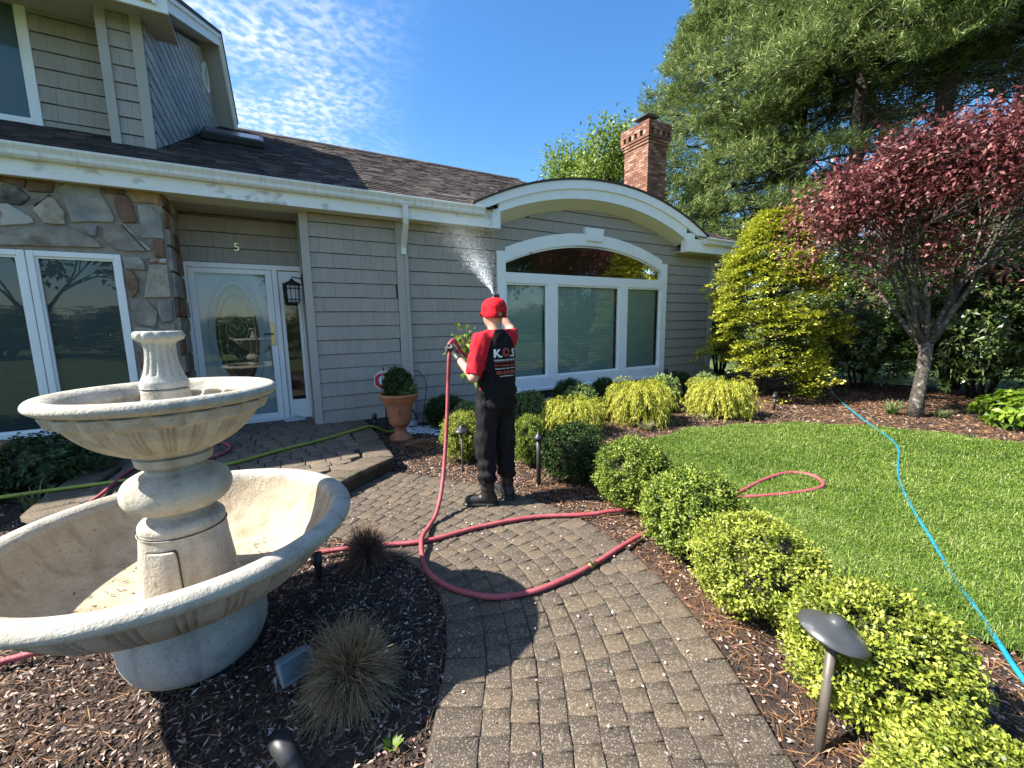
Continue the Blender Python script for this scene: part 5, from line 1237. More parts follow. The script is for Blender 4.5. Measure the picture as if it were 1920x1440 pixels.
def bush_mesh(seed, m, sprigs=620, per=20, ll=0.024, lw=0.013, rough_=0.10, flat=0.0, core=0.80, zmin=-0.75):
    """unit ball bush (radius 1 = half width), sprigs of small leaves on an uneven shell; returned as (core, crown)"""
    g = np.random.default_rng(seed)
    d = unit(g.normal(size=(int(sprigs*1.35), 3))); d = d[d[:, 2] > zmin][:sprigs]; n = len(d)
    rad = 0.90 + rough_*vnoise(d, 3.0, seed) + 0.055*g.normal(size=n)
    c = d*rad[:, None]
    k = per; D0 = np.repeat(d, k, 0); C0 = np.repeat(c, k, 0)
    t = g.random(n*k); ax = unit(D0 + 0.45*np.repeat(unit(g.normal(size=(n, 3))), k, 0) + 0.25*UP)
    P = C0 + ax*(t[:, None]-0.55)*0.26 + g.normal(size=(n*k, 3))*0.045
    D = unit(ax*0.7 + unit(g.normal(size=(n*k, 3))))
    N = unit(D0*0.8 + UP*0.5 + g.normal(size=(n*k, 3))*0.6)
    r = np.clip(0.20 + 0.55*t + 0.16*np.repeat(g.normal(size=n), k) + 0.10*g.normal(size=n*k), 0, 1)  # inner leaves darker, tips lighter: the bush's shade and sun put into colour
    return P, D, N, r
class Bush: pass
def make_bush(name, w, h, m, seed, sprigs, per, ll, lw, rough_=0.10):
    """meshes in metres for a bush of width w and height h standing on z=0"""
    P, D, N, r = bush_mesh(seed, m, sprigs, per, rough_=rough_)
    s = np.array([w/2, w/2, h/2]); P = P*s + np.array([0, 0, h*0.49]); k = len(P)
    P[:, 2] = np.maximum(P[:, 2], 0.01)
    V, F, rr = leaves(P, D, N, ll*(0.75+0.5*RNG.random(k)), lw*(0.75+0.5*RNG.random(k)), 0.22, r)
    b = Bush()
    o = npmesh('foliage', V, F, m, rnd=rr); b.fol = o.data; bpy.data.objects.remove(o)
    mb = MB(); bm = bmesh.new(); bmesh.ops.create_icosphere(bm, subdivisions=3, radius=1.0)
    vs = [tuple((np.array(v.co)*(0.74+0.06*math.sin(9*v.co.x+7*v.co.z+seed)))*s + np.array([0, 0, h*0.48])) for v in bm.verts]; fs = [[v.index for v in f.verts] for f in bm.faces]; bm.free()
    mb.add(vs, fs, 0, True); o = mb.build('shade_ball', m_core); b.core = o.data; bpy.data.objects.remove(o)
    mb = MB()
    for k in range(5):
        a = k*1.26+seed; mb.tube([(0.03*math.cos(a), 0.03*math.sin(a), -0.02), (0.2*w*math.cos(a), 0.2*w*math.sin(a), h*0.5)], [0.012, 0.006], 6)
    o = mb.build('stem', m_stem); b.stem = o.data; bpy.data.objects.remove(o)
    b.w, b.h = w, h
    return b
def place_bush(b, name, x, y, w, h, rz, label, catg, group, z=-0.02):
    t = thing(name, (x, y, z), label, catg, group, rz); t.scale = (w/b.w, w/b.w, h/b.h)
    for nm, me in (('foliage', b.fol), ('shade_ball', b.core), ('stem', b.stem)):
        link(bpy.data.objects.new(nm, me), t)
    return t
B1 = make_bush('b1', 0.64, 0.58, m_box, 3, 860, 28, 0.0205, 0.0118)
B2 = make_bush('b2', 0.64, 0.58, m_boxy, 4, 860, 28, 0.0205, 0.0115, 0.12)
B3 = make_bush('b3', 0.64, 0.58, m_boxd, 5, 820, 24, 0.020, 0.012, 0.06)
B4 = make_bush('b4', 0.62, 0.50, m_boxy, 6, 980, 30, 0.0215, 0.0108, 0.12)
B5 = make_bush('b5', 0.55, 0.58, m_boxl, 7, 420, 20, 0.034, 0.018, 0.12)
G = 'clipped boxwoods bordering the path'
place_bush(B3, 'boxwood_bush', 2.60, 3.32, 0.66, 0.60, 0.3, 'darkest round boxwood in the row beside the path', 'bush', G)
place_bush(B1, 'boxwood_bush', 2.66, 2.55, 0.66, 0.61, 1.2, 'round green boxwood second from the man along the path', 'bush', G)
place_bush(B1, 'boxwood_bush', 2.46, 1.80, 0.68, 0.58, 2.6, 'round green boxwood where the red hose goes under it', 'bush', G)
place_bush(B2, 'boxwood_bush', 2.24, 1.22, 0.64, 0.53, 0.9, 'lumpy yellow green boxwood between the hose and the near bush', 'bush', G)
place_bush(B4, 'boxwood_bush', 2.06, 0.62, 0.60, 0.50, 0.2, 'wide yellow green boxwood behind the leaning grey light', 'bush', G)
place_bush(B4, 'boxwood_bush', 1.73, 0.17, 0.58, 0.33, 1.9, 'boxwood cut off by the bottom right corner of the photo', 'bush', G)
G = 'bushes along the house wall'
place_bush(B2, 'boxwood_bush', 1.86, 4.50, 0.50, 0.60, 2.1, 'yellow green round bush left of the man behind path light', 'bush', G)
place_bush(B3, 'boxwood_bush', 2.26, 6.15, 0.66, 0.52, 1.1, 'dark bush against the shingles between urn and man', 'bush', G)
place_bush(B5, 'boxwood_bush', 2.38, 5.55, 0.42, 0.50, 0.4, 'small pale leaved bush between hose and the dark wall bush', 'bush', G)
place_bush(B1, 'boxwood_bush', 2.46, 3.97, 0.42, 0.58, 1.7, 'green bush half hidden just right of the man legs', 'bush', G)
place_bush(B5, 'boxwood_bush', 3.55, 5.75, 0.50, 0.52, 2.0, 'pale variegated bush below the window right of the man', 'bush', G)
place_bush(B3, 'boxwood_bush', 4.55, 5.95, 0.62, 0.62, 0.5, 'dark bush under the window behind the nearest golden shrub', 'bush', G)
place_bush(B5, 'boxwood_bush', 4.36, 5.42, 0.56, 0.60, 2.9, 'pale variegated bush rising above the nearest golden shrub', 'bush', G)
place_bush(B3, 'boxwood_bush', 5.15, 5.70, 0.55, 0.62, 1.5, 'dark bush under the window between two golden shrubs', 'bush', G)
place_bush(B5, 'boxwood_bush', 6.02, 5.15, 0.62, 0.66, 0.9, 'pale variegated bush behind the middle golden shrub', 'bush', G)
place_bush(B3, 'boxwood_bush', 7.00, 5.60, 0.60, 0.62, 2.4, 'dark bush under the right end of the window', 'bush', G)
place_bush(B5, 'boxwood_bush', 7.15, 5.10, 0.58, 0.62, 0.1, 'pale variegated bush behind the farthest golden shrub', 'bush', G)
# plant in the urn
B6 = make_bush('b6', 0.40, 0.42, m_boxd, 8, 420, 18, 0.026, 0.013, 0.12)
place_bush(B6, 'urn_shrub', 1.455, 5.86, 0.40, 0.42, 0.2, 'dark green conical shrub growing in the terracotta urn', 'plant', None, z=0.58)
B7 = make_bush('b7', 0.24, 0.22, m_boxl, 9, 160, 14, 0.026, 0.014, 0.2)
place_bush(B7, 'urn_flowers', 1.55, 5.78, 0.26, 0.24, 0.2, 'small pale cream leaved plant in front of the urn shrub', 'plant', None, z=0.59)

# ---- golden thread cypresses: arching, drooping threads
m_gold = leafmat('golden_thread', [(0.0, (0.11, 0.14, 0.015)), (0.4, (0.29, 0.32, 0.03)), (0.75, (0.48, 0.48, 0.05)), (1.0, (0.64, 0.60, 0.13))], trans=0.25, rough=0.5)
def thread_shrub(seed, w, h, strands=620):
    g = np.random.default_rng(seed); parts = []
    for s in range(strands):
        a = g.uniform(0, 6.283); el = g.uniform(0.05, 1.0); R0 = w/2*g.uniform(0.55, 1.05)
        st = np.array([0.12*w*g.normal()*0.5, 0.12*w*g.normal()*0.5, h*g.uniform(0.15, 0.65)])
        apex = st + np.array([math.cos(a), math.sin(a), 0])*R0*0.62 ; apex[2] = h*(0.35+0.62*el*g.uniform(0.8, 1.05))*(1.0)
        end = st + np.array([math.cos(a), math.sin(a), 0])*R0 ; end[2] = max(apex[2]-h*g.uniform(0.12, 0.42), 0.02)
        t = np.linspace(0.25, 1, 13)[:, None]
        C = (1-t)**2*st + 2*t*(1-t)*(apex + (apex-(st+end)/2)*0.45) + t*t*end
        d = unit(np.gradient(C, axis=0)); k = 4
        P = np.repeat(C, k, 0) + g.normal(size=(13*k, 3))*0.008; D = unit(np.repeat(d, k, 0) + g.normal(size=(13*k, 3))*0.55 - 0.25*UP)
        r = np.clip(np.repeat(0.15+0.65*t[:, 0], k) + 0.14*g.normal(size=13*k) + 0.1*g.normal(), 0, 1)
        parts.append((P, D, r))
    P = np.concatenate([p for p, _, _ in parts]); D = np.concatenate([d for _, d, _ in parts]); r = np.concatenate([q for _, _, q in parts])
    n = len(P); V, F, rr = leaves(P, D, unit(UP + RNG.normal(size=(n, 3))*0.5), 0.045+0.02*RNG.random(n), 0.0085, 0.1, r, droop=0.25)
    b = Bush(); o = npmesh('foliage', V, F, m_gold, rnd=rr); b.fol = o.data; bpy.data.objects.remove(o)
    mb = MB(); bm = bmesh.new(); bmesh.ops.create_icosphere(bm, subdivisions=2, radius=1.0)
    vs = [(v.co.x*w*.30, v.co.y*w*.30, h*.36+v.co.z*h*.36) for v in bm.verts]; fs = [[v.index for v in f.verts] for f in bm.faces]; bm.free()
    mb.add(vs, fs, 0, True); o = mb.build('shade_ball', m_core); b.core = o.data; bpy.data.objects.remove(o)
    mb = MB(); mb.tube([(0, 0, -.02), (0.01, 0, h*.4)], [.02, .01], 8); o = mb.build('stem', m_stem); b.stem = o.data; bpy.data.objects.remove(o)
    b.w, b.h = w, h; return b
T1 = thread_shrub(21, 1.05, 0.72); T2 = thread_shrub(22, 1.05, 0.72)
G = 'golden thread cypresses below the window'
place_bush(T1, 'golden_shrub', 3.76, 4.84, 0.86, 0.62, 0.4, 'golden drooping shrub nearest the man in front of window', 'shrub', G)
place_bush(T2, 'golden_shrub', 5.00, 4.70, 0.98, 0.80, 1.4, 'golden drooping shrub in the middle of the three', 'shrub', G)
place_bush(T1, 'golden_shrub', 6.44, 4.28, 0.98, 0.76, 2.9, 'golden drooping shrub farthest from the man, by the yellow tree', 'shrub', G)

# ---- branch helpers
def branch_tubes(mb, segs, n=7, mi=0):
    for pts, rad in segs: mb.tube(pts, rad, n, mi)
m_bark = mat('tree_bark', (0.035, 0.030, 0.025), (0.10, 0.085, 0.068), scale=24, rough=0.9, bump=0.9, bscale=50, c3=(0.30, 0.28, 0.24), scale3=13, lim3=(0.55, 0.68))
m_barkd = mat('dark_bark', (0.035, 0.029, 0.024), (0.065, 0.054, 0.043), scale=14, rough=0.95, bump=0.8, bscale=30)

# golden cypress tree: stacked fans of scale foliage
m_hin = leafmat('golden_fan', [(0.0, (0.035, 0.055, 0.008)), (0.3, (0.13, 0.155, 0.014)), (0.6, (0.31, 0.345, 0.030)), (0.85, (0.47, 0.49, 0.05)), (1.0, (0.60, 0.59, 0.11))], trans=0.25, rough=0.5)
def golden_tree(loc, W, Hh, seed, label):
    t = thing('golden_cypress', loc, label, 'tree')
    g = np.random.default_rng(seed); Ps, Ds, Ns, rs, Ls = [], [], [], [], []
    mb = MB(); mb.tube([(0, 0, -.05), (0.05, 0.02, Hh*.4), (0, 0, Hh*.9)], [.07, .05, .015], 8)
    nf = 1900
    for k in range(nf):
        zf = g.random()**0.85; a = g.uniform(0, 6.283)
        prof_ = np.interp(zf, [0, .08, .25, .5, .75, .92, 1.0], [.80, .95, 1.0, .93, .68, .38, .12])*(1+0.16*math.sin(a*3+zf*11)+0.10*math.sin(a*5-zf*17))
        rr = W/2*prof_*g.uniform(0.62, 1.03); z_ = 0.10+zf*(Hh-0.10)
        c = np.array([rr*math.cos(a), rr*math.sin(a), z_]); out = np.array([math.cos(a), math.sin(a), g.uniform(-.15, .25)])
        # gaps in the crown
        if vnoise(np.array([c])*1.0, 2.6, 77)[0] < -0.12 and g.random() < 0.92: continue
        nl = 34; th = g.uniform(-1.35, 1.35, nl); rad = g.uniform(0.02, 0.22, nl)*g.uniform(.8, 1.2)
        sd = np.array([-math.sin(a), math.cos(a), 0]); axl = out/np.linalg.norm(out); upn = np.cross(sd, axl)*-1
        if upn[2] < 0: upn = -upn
        dd = np.cos(th)[:, None]*axl + np.sin(th)[:, None]*sd
        P = c + dd*rad[:, None] + upn*(0.05*np.sin(th*2)-0.25*rad)[:, None]*0.6 + g.normal(size=(nl, 3))*0.012
        Ps.append(P); Ds.append(unit(dd + g.normal(size=(nl, 3))*.45 + 0.15*UP)); Ns.append(unit(upn + g.normal(size=(nl, 3))*.35)); Ls.append(np.full(nl, g.uniform(.055, .075)))
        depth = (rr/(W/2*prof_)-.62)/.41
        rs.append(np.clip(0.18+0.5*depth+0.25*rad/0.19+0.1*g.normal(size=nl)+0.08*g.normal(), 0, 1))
        if k % 9 == 0: mb.tube([(0, 0, max(z_-.25, .1)), (rr*.5*math.cos(a), rr*.5*math.sin(a), z_-.08), tuple(c)], [.018, .012, .004], 5)
    P, D, N, r, L = map(np.concatenate, (Ps, Ds, Ns, rs, Ls))
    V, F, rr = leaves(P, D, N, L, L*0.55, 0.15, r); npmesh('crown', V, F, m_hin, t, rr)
    mb.build('trunk', m_barkd, t)
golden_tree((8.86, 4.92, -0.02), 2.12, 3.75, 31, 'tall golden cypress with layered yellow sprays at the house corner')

# ---- generic broadleaf tree
def grow(g, p, d, L, r, depth, segs, tips, spread=0.6, up=0.25, kids=(2, 4), shrink=0.72):
    n = 4; pts = [p]; q = p.copy(); dd = d.copy()
    for i in range(n):
        dd = unit(dd + g.normal(size=3)*0.13 + UP*up*0.12); q = q + dd*L/n; pts.append(q.copy())
    segs.append(([tuple(x) for x in pts], list(np.linspace(r, r*0.6, n+1))))
    if depth == 0: tips.append((q, dd)); tips.append((pts[2], dd)); return
    for k in range(g.integers(*kids)):
        a = unit(g.normal(size=3)); a = unit(a - dd*(a @ dd)); nd = unit(dd + a*spread*g.uniform(.6, 1.3) + UP*up*.3)
        start = pts[-1] if k < 2 else pts[g.integers(2, n+1)]
        grow(g, start, nd, L*shrink*g.uniform(.75, 1.15), r*0.6, depth-1, segs, tips, spread, up, kids, shrink)
def leaf_cluster(g, tips, per, spread, L, W, droop=0.3, nm=None):
    n = len(tips)*per; C = np.repeat(np.array([t[0] for t in tips]), per, 0); D0 = np.repeat(np.array([t[1] for t in tips]), per, 0)
    P = C + g.normal(size=(n, 3))*spread; D = unit(D0*.5 + unit(g.normal(size=(n, 3))) - UP*droop)
    N = unit(UP*1.0 + g.normal(size=(n, 3))*.7)
    tr = np.repeat(g.normal(size=len(tips))*0.15, per)
    r = np.clip(0.5 + tr + 0.17*g.normal(size=n), 0, 1)
    return leaves(P, D, N, L*(.7+.6*g.random(n)), W*(.7+.6*g.random(n)), 0.2, r, droop=0.1)

# red leaved tree: leaning trunk, five limbs from a low fork, dense outer crown
m_redl = leafmat('purple_leaf', [(0.0, (0.045, 0.009, 0.011)), (0.4, (0.14, 0.036, 0.038)), (0.75, (0.31, 0.115, 0.105)), (1.0, (0.52, 0.28, 0.24))], trans=0.25, rough=0.5, spec=0.3)
red = thing('red_leaved_tree', (8.87, 2.51, -0.02), 'dark red leaved tree with pale forked trunk beside the lawn', 'tree')
g = np.random.default_rng(42); segs, tips = [], []
cr_ = np.array([0.87, -0.49, 0]); cf_ = np.array([0.49, 0.87, 0])      # across and away from the viewer
fork = cr_*0.02 + UP*1.22
mb = MB(); mb.tube([(0, 0, -0.05), tuple(cr_*-0.01+UP*.35), tuple(cr_*0.03+UP*.8), tuple(fork)], [.125, .092, .084, .092], 12)
limbs = [(cr_*-.55+cf_*.1+UP*1.0, 1.35, .055), (cr_*-.05-cf_*.25+UP*1.0, 1.3, .05), (cr_*.45+cf_*.2+UP*1.0, 1.4, .05), (cr_*.95-cf_*.1+UP*.85, 1.5, .05), (cr_*.35+cf_*.7+UP*.9, 1.3, .06), (cr_*-.35+cf_*.75+UP*.85, 1.3, .055), (cr_*-.9+UP*1.1, 1.15, .05), (cr_*.6-cf_*.7+UP*.95, 1.2, .05)]
for d, L, r in limbs: grow(g, fork - UP*0.1*g.random(), unit(d), L, r*.85, 3, segs, tips, 0.5, 0.45, (2, 4), 0.66)
branch_tubes(mb, segs, 6, 0)
# crown envelope: a wide dome, rising to the right
T = [(p, d) for p, d in tips]
def env(n):
    out = []
    while len(out) < n:
        a, b_, c_ = g.uniform(-1, 1, 3); q = a*a+b_*b_+c_*c_
        if q > 1 or q < 0.22: continue
        p = cr_*(0.42+2.45*a) + cf_*(1.7*b_) + UP*(3.30+1.12*c_+0.46*a + 0.20*math.sin(a*5.0+b_*4)) + g.normal(size=3)*.08
        if c_ < 0.02 and (g.random() < 0.80 or vnoise(np.array([p]), 3.2, 15)[0] < 0.12): continue
        if vnoise(np.array([p]), 2.3, 5)[0] < -0.06 and g.random() < 0.93: continue
        out.append((p, unit(np.array([a*cr_[0]+b_*cf_[0], a*cr_[1]+b_*cf_[1], 0.4+.3*c_])+g.normal(size=3)*.3)))
    return out
ev = env(720)
nodes = np.array([p for p, _ in T])
for p, d in ev:
    j = np.argmin(((nodes-p)**2).sum(1)+2.0*np.maximum(0, nodes[:, 2]-p[2])); q = nodes[j]
    mid_ = (p+q)/2 + g.normal(size=3)*.06 - UP*.05
    mb.tube([tuple(q), tuple(mid_), tuple(p)], [.010, .007, .003], 4, 1, caps=False)
mb.build('trunk', [m_bark, m_barkd], red)
V, F, r = leaf_cluster(g, ev, 52, 0.125, 0.075, 0.038, 0.4); npmesh('crown', V, F, m_redl, red, r)

# broadleaf trees beyond the roof and behind the viewer
m_lime = leafmat('lime_leaf', [(0.0, (0.07, 0.11, 0.018)), (0.5, (0.18, 0.26, 0.04)), (1.0, (0.34, 0.43, 0.10))], trans=0.4)
m_green = leafmat('green_leaf', [(0.0, (0.025, 0.05, 0.010)), (0.5, (0.065, 0.11, 0.018)), (1.0, (0.13, 0.19, 0.035))], trans=0.35)
def broad_tree(name, loc, h, rad, seed, label, m, per=42, L=0.16, W=0.09, depth=4, group=None, rz=0.0):
    t = thing(name, loc, label, 'tree', group, rz); g = np.random.default_rng(seed); segs, tips = [], []
    mb = MB(); mb.tube([(0, 0, -.2), (0.1, 0, h*.2), (0.05, 0.05, h*.32)], [h*.03, h*.024, h*.02], 10)
    for k in range(6):
        a = k*1.047+g.random()*.5; d = unit(np.array([math.cos(a)*.6, math.sin(a)*.6, g.uniform(.7, 1.3)]))
        grow(g, np.array([.05, .05, h*g.uniform(.26, .34)]), d, rad*.72, h*.012, depth, segs, tips, 0.65, 0.25, (2, 4), 0.68)
    branch_tubes(mb, segs, 5); mb.build('trunk', m_barkd, t)
    V, F, r = leaf_cluster(g, tips, per, rad*.085, L, W, 0.4); npmesh('crown', V, F, m, t, r); return t
broad_tree('leafy_tree', (13.5, 15.0, -0.1), 9.2, 3.6, 51, 'light green broadleaf tree rising behind the roof beside the chimney', m_lime, per=40, L=0.16, W=0.09)

# ---- pines
m_needle = leafmat('pine_needle', [(0.0, (0.032, 0.055, 0.018)), (0.40, (0.125, 0.18, 0.050)), (0.75, (0.29, 0.36, 0.11)), (1.0, (0.48, 0.53, 0.22))], trans=0.3, rough=0.5)
def pine_mesh(seed, h, crown_base, Rm, tufts_per=95, branches=115, bare=None):
    g = np.random.default_rng(seed); mb = MB()
    mb.tube([(0, 0, -.3), (.05, 0, h*.3), (0, .08, h*.65), (0, 0, h)], [h*.016, h*.0135, h*.009, .03], 9)
    C, A = [], []
    if bare:
        for k in range(34):
            a = k*2.4; z_ = g.uniform(bare*.55, crown_base); L = Rm*g.uniform(.25, .6); dx = np.array([math.cos(a), math.sin(a), 0])
            q = [np.array([0, 0, z_]), np.array([0, 0, z_])+dx*L*.5+UP*.15*L, np.array([0, 0, z_])+dx*L-UP*.1*L*g.random()]
            mb.tube([tuple(x) for x in q], [.03, .018, .006], 5)
            for j in range(3): mb.tube([tuple(q[1]), tuple(q[1]+dx*L*.4+g.normal(size=3)*.3*L)], [.010, .004], 4, caps=False)
    for k in range(branches):
        zf = (k+g.random())/branches; z_ = crown_base + (h-crown_base)*zf**0.9; a = k*2.4+g.normal()*.3
        L = Rm*np.interp(zf, [0, .2, .6, 1], [.92, 1.0, .72, .15])*g.uniform(.7, 1.12); t = np.linspace(0, 1, 9)
        dx = np.array([math.cos(a), math.sin(a), 0]); rise = g.uniform(.02, .22); droop_ = g.uniform(.10, .34)
        pts = np.array([0, 0, z_]) + dx*L*t[:, None] + UP*(L*(rise*t-droop_*t**2.2))[:, None]
        mb.tube([tuple(p) for p in pts[::2]], list(np.linspace(.045*L/Rm+.012, .008, 5)), 5)
        sdv = np.array([-math.sin(a), math.cos(a), 0])
        for j in range(tufts_per):
            tt = 0.22+0.80*g.random()**.75; base = np.array([np.interp(tt, t, pts[:, i]) for i in range(3)])
            off = g.normal()*L*.17*(1.15-.5*tt); c = base + sdv*off + dx*abs(off)*.35 + UP*(g.normal()*.14 - .10*abs(off))
            C.append(c); A.append(unit(dx*.7 + sdv*np.sign(off)*.45 + UP*g.uniform(.15, .8)))
        # thin side twigs
        for j in range(4):
            tt = g.uniform(.4, .95); base = np.array([np.interp(tt, t, pts[:, i]) for i in range(3)]); off = g.choice([-1, 1])*L*g.uniform(.12, .28)
            mb.tube([tuple(base), tuple(base+sdv*off+dx*abs(off)*.5-UP*.05)], [.012, .004], 4, caps=False)
    C, A = np.array(C), np.array(A); k = 13; n = len(C)*k
    D = unit(np.repeat(A, k, 0)*0.95 + unit(g.normal(size=(n, 3)))*.85); P = np.repeat(C, k, 0) + np.repeat(A, k, 0)*g.uniform(-.16, .16, (n, 1)) + g.normal(size=(n, 3))*.03
    r = np.clip(0.45+np.repeat(.16*g.normal(size=len(C)), k)+.14*g.normal(size=n)+.15*(D @ UP), 0, 1)
    V, F, rr = leaves(P, D, unit(g.normal(size=(n, 3))+UP), 0.19+.09*g.random(n), 0.026, 0.0, r, droop=0.12)
    o1 = npmesh('crown', V, F, m_needle, rnd=rr); o2 = mb.build('trunk', m_barkd); a_, b_ = o1.data, o2.data
    bpy.data.objects.remove(o1); bpy.data.objects.remove(o2); return a_, b_
PA = pine_mesh(61, 16.0, 3.6, 4.4); PB = pine_mesh(62, 17.5, 8.6, 4.6, 105, 92, 6.5)
def pine(ms, x, y, s, rz, label):
    t = thing('pine_tree', (x, y, -0.1), label, 'tree', 'tall pines beyond the hedge', rz); t.scale = (s, s, s)
    link(bpy.data.objects.new('crown', ms[0]), t); link(bpy.data.objects.new('trunk', ms[1]), t)
pine(PA, 17.2, 12.3, 1.0, 0.3, 'leftmost tall pine, its bushy side behind the brick chimney')
pine(PA, 18.6, 9.6, 1.05, 2.0, 'tall pine second from the chimney with branches nearly to the hedge')
pine(PB, 17.0, 7.0, 1.0, 1.0, 'tall pine with bare lower trunk above left part of the red tree')
pine(PB, 18.2, 5.4, 1.08, 3.1, 'tall pine with bare trunk behind the middle of the red tree')
pine(PB, 17.0, 3.5, 0.98, 4.4, 'tall pine with bare trunk at the right edge of the photo')
pine(PB, 20.5, 4.2, 1.1, 5.2, 'farthest tall pine showing between the trunks at right')

# ---- rhododendron hedge
m_rho = leafmat('rhododendron_leaf', [(0.0, (0.025, 0.045, 0.012)), (0.5, (0.065, 0.11, 0.024)), (0.85, (0.15, 0.21, 0.05)), (1.0, (0.32, 0.35, 0.11))], trans=0.2, rough=0.3, spec=0.6)
def rhodo(seed, w, h, m, L=0.115, W=0.036, rosettes=900):
    g = np.random.default_rng(seed); d = unit(g.normal(size=(rosettes*2, 3))); d = d[d[:, 2] > -.85][:rosettes]; n = len(d)
    rad = (0.86+.16*vnoise(d, 2.8, seed)+.10*g.normal(size=n))*g.choice([1, 1, .8, .62], n)
    C = d*rad[:, None]*np.array([w/2, w/2, h/2])+np.array([0, 0, h*.49]); C[:, 2] = np.maximum(C[:, 2], .08)
    k = 9; A = unit(d+UP*.55+g.normal(size=(n, 3))*.25); th = np.tile(np.arange(k)*2.4, n)+np.repeat(g.random(n)*6, k)
    A2 = np.repeat(A, k, 0); s1 = unit(np.cross(A2, np.array([.3, .2, .9]))); s2 = np.cross(A2, s1)
    D = unit(s1*np.cos(th)[:, None]+s2*np.sin(th)[:, None]+A2*g.uniform(-.15, .75, (n*k, 1)))
    P = np.repeat(C, k, 0)+g.normal(size=(n*k, 3))*.02
    r = np.clip(.45+np.repeat(.17*g.normal(size=n), k)+.15*g.normal(size=n*k), 0, 1)
    V, F, rr = leaves(P, D, unit(A2+g.normal(size=(n*k, 3))*.25), L*(.7+.5*g.random(n*k)), W, .15, r, droop=.18)
    b = Bush(); o = npmesh('foliage', V, F, m, rnd=rr); b.fol = o.data; bpy.data.objects.remove(o)
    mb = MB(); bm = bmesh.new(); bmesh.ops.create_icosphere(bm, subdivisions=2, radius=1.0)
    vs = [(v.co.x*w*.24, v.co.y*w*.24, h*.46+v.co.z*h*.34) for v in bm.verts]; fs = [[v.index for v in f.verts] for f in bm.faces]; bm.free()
    mb.add(vs, fs, 0, True); o = mb.build('shade_ball', m_core); b.core = o.data; bpy.data.objects.remove(o)
    mb = MB()
    for q in range(9):
        a = q*.7; mb.tube([(.1*math.cos(a), .1*math.sin(a), -.05), (w*.18*math.cos(a), w*.18*math.sin(a), h*.4), (w*.36*math.cos(a), w*.36*math.sin(a), h*.72)], [.03, .022, .008], 6)
    o = mb.build('stem', m_barkd); b.stem = o.data; bpy.data.objects.remove(o); b.w, b.h = w, h; return b
R1 = rhodo(71, 2.6, 3.2, m_rho, rosettes=1500); R2 = rhodo(72, 2.6, 3.2, m_rho, rosettes=1500)
m_rhol = leafmat('laurel_leaf', [(0.0, (0.05, 0.085, 0.02)), (0.5, (0.12, 0.17, 0.04)), (1.0, (0.30, 0.34, 0.12))], trans=0.25, rough=0.35)
R3 = rhodo(73, 2.4, 3.6, m_rhol, 0.10, 0.03, 1200)
G = 'rhododendrons forming the hedge behind the red tree'
for i, (bb, x, y, w, h, a, lb) in enumerate([
    (R1, 11.6, 4.3, 2.7, 3.0, .2, 'dark rhododendron directly behind right side of the golden cypress'),
    (R2, 11.9, 2.5, 2.6, 3.3, 1.3, 'dark rhododendron behind the red tree trunk, left of it'),
    (R1, 11.2, 0.9, 2.6, 3.1, 2.2, 'dark rhododendron right of the red tree trunk'),
    (R2, 11.6, -0.8, 2.6, 2.9, 3.3, 'rhododendron at the right edge behind bright low shrub'),
    (R2, 13.6, 3.3, 2.8, 3.9, 4.1, 'taller rhododendron standing behind the hedge in the middle'),
    (R1, 13.6, 0.6, 2.8, 3.7, 5.0, 'taller rhododendron behind the hedge at far right'),
    (R1, 12.9, 5.8, 2.6, 3.6, 0.8, 'rhododendron in the gap between golden cypress and the hedge')]):
    place_bush(bb, 'rhododendron', x, y, w, h, a, lb, 'shrub', G)
place_bush(R3, 'laurel_shrub', 12.2, 8.2, 2.6, 4.5, .5, 'pale green laurel rising above the right end of the roof', 'shrub', None)
place_bush(R3, 'laurel_shrub', 14.4, 7.2, 2.8, 4.7, 1.5, 'pale green laurel between the golden cypress top and pines', 'shrub', None)
m_hyd = leafmat('bright_leaf', [(0.0, (0.06, 0.12, 0.012)), (0.5, (0.15, 0.26, 0.02)), (1.0, (0.32, 0.42, 0.06))], trans=0.35)
R4 = rhodo(74, 1.0, 0.55, m_hyd, 0.09, 0.055, 170)
place_bush(R4, 'low_shrub', 9.25, 1.40, 1.2, 0.60, .3, 'bright green low leafy shrub at the right edge of bed', 'shrub', None)
R5 = rhodo(75, 1.2, 0.65, leafmat('shade_leaf', [(0.0, (0.02, 0.045, 0.012)), (0.6, (0.05, 0.10, 0.022)), (1.0, (0.10, 0.17, 0.04))]), 0.06, 0.028, 420)
place_bush(R5, 'shade_shrub', -2.15, 5.95, 1.15, 0.60, .3, 'dark leafy shrub in the shade below the left window', 'shrub', None)
place_bush(R5, 'shade_shrub', -2.95, 5.55, 1.15, 0.55, 2.3, 'dark leafy shrub cut off by the left edge behind the bowl', 'shrub', None)

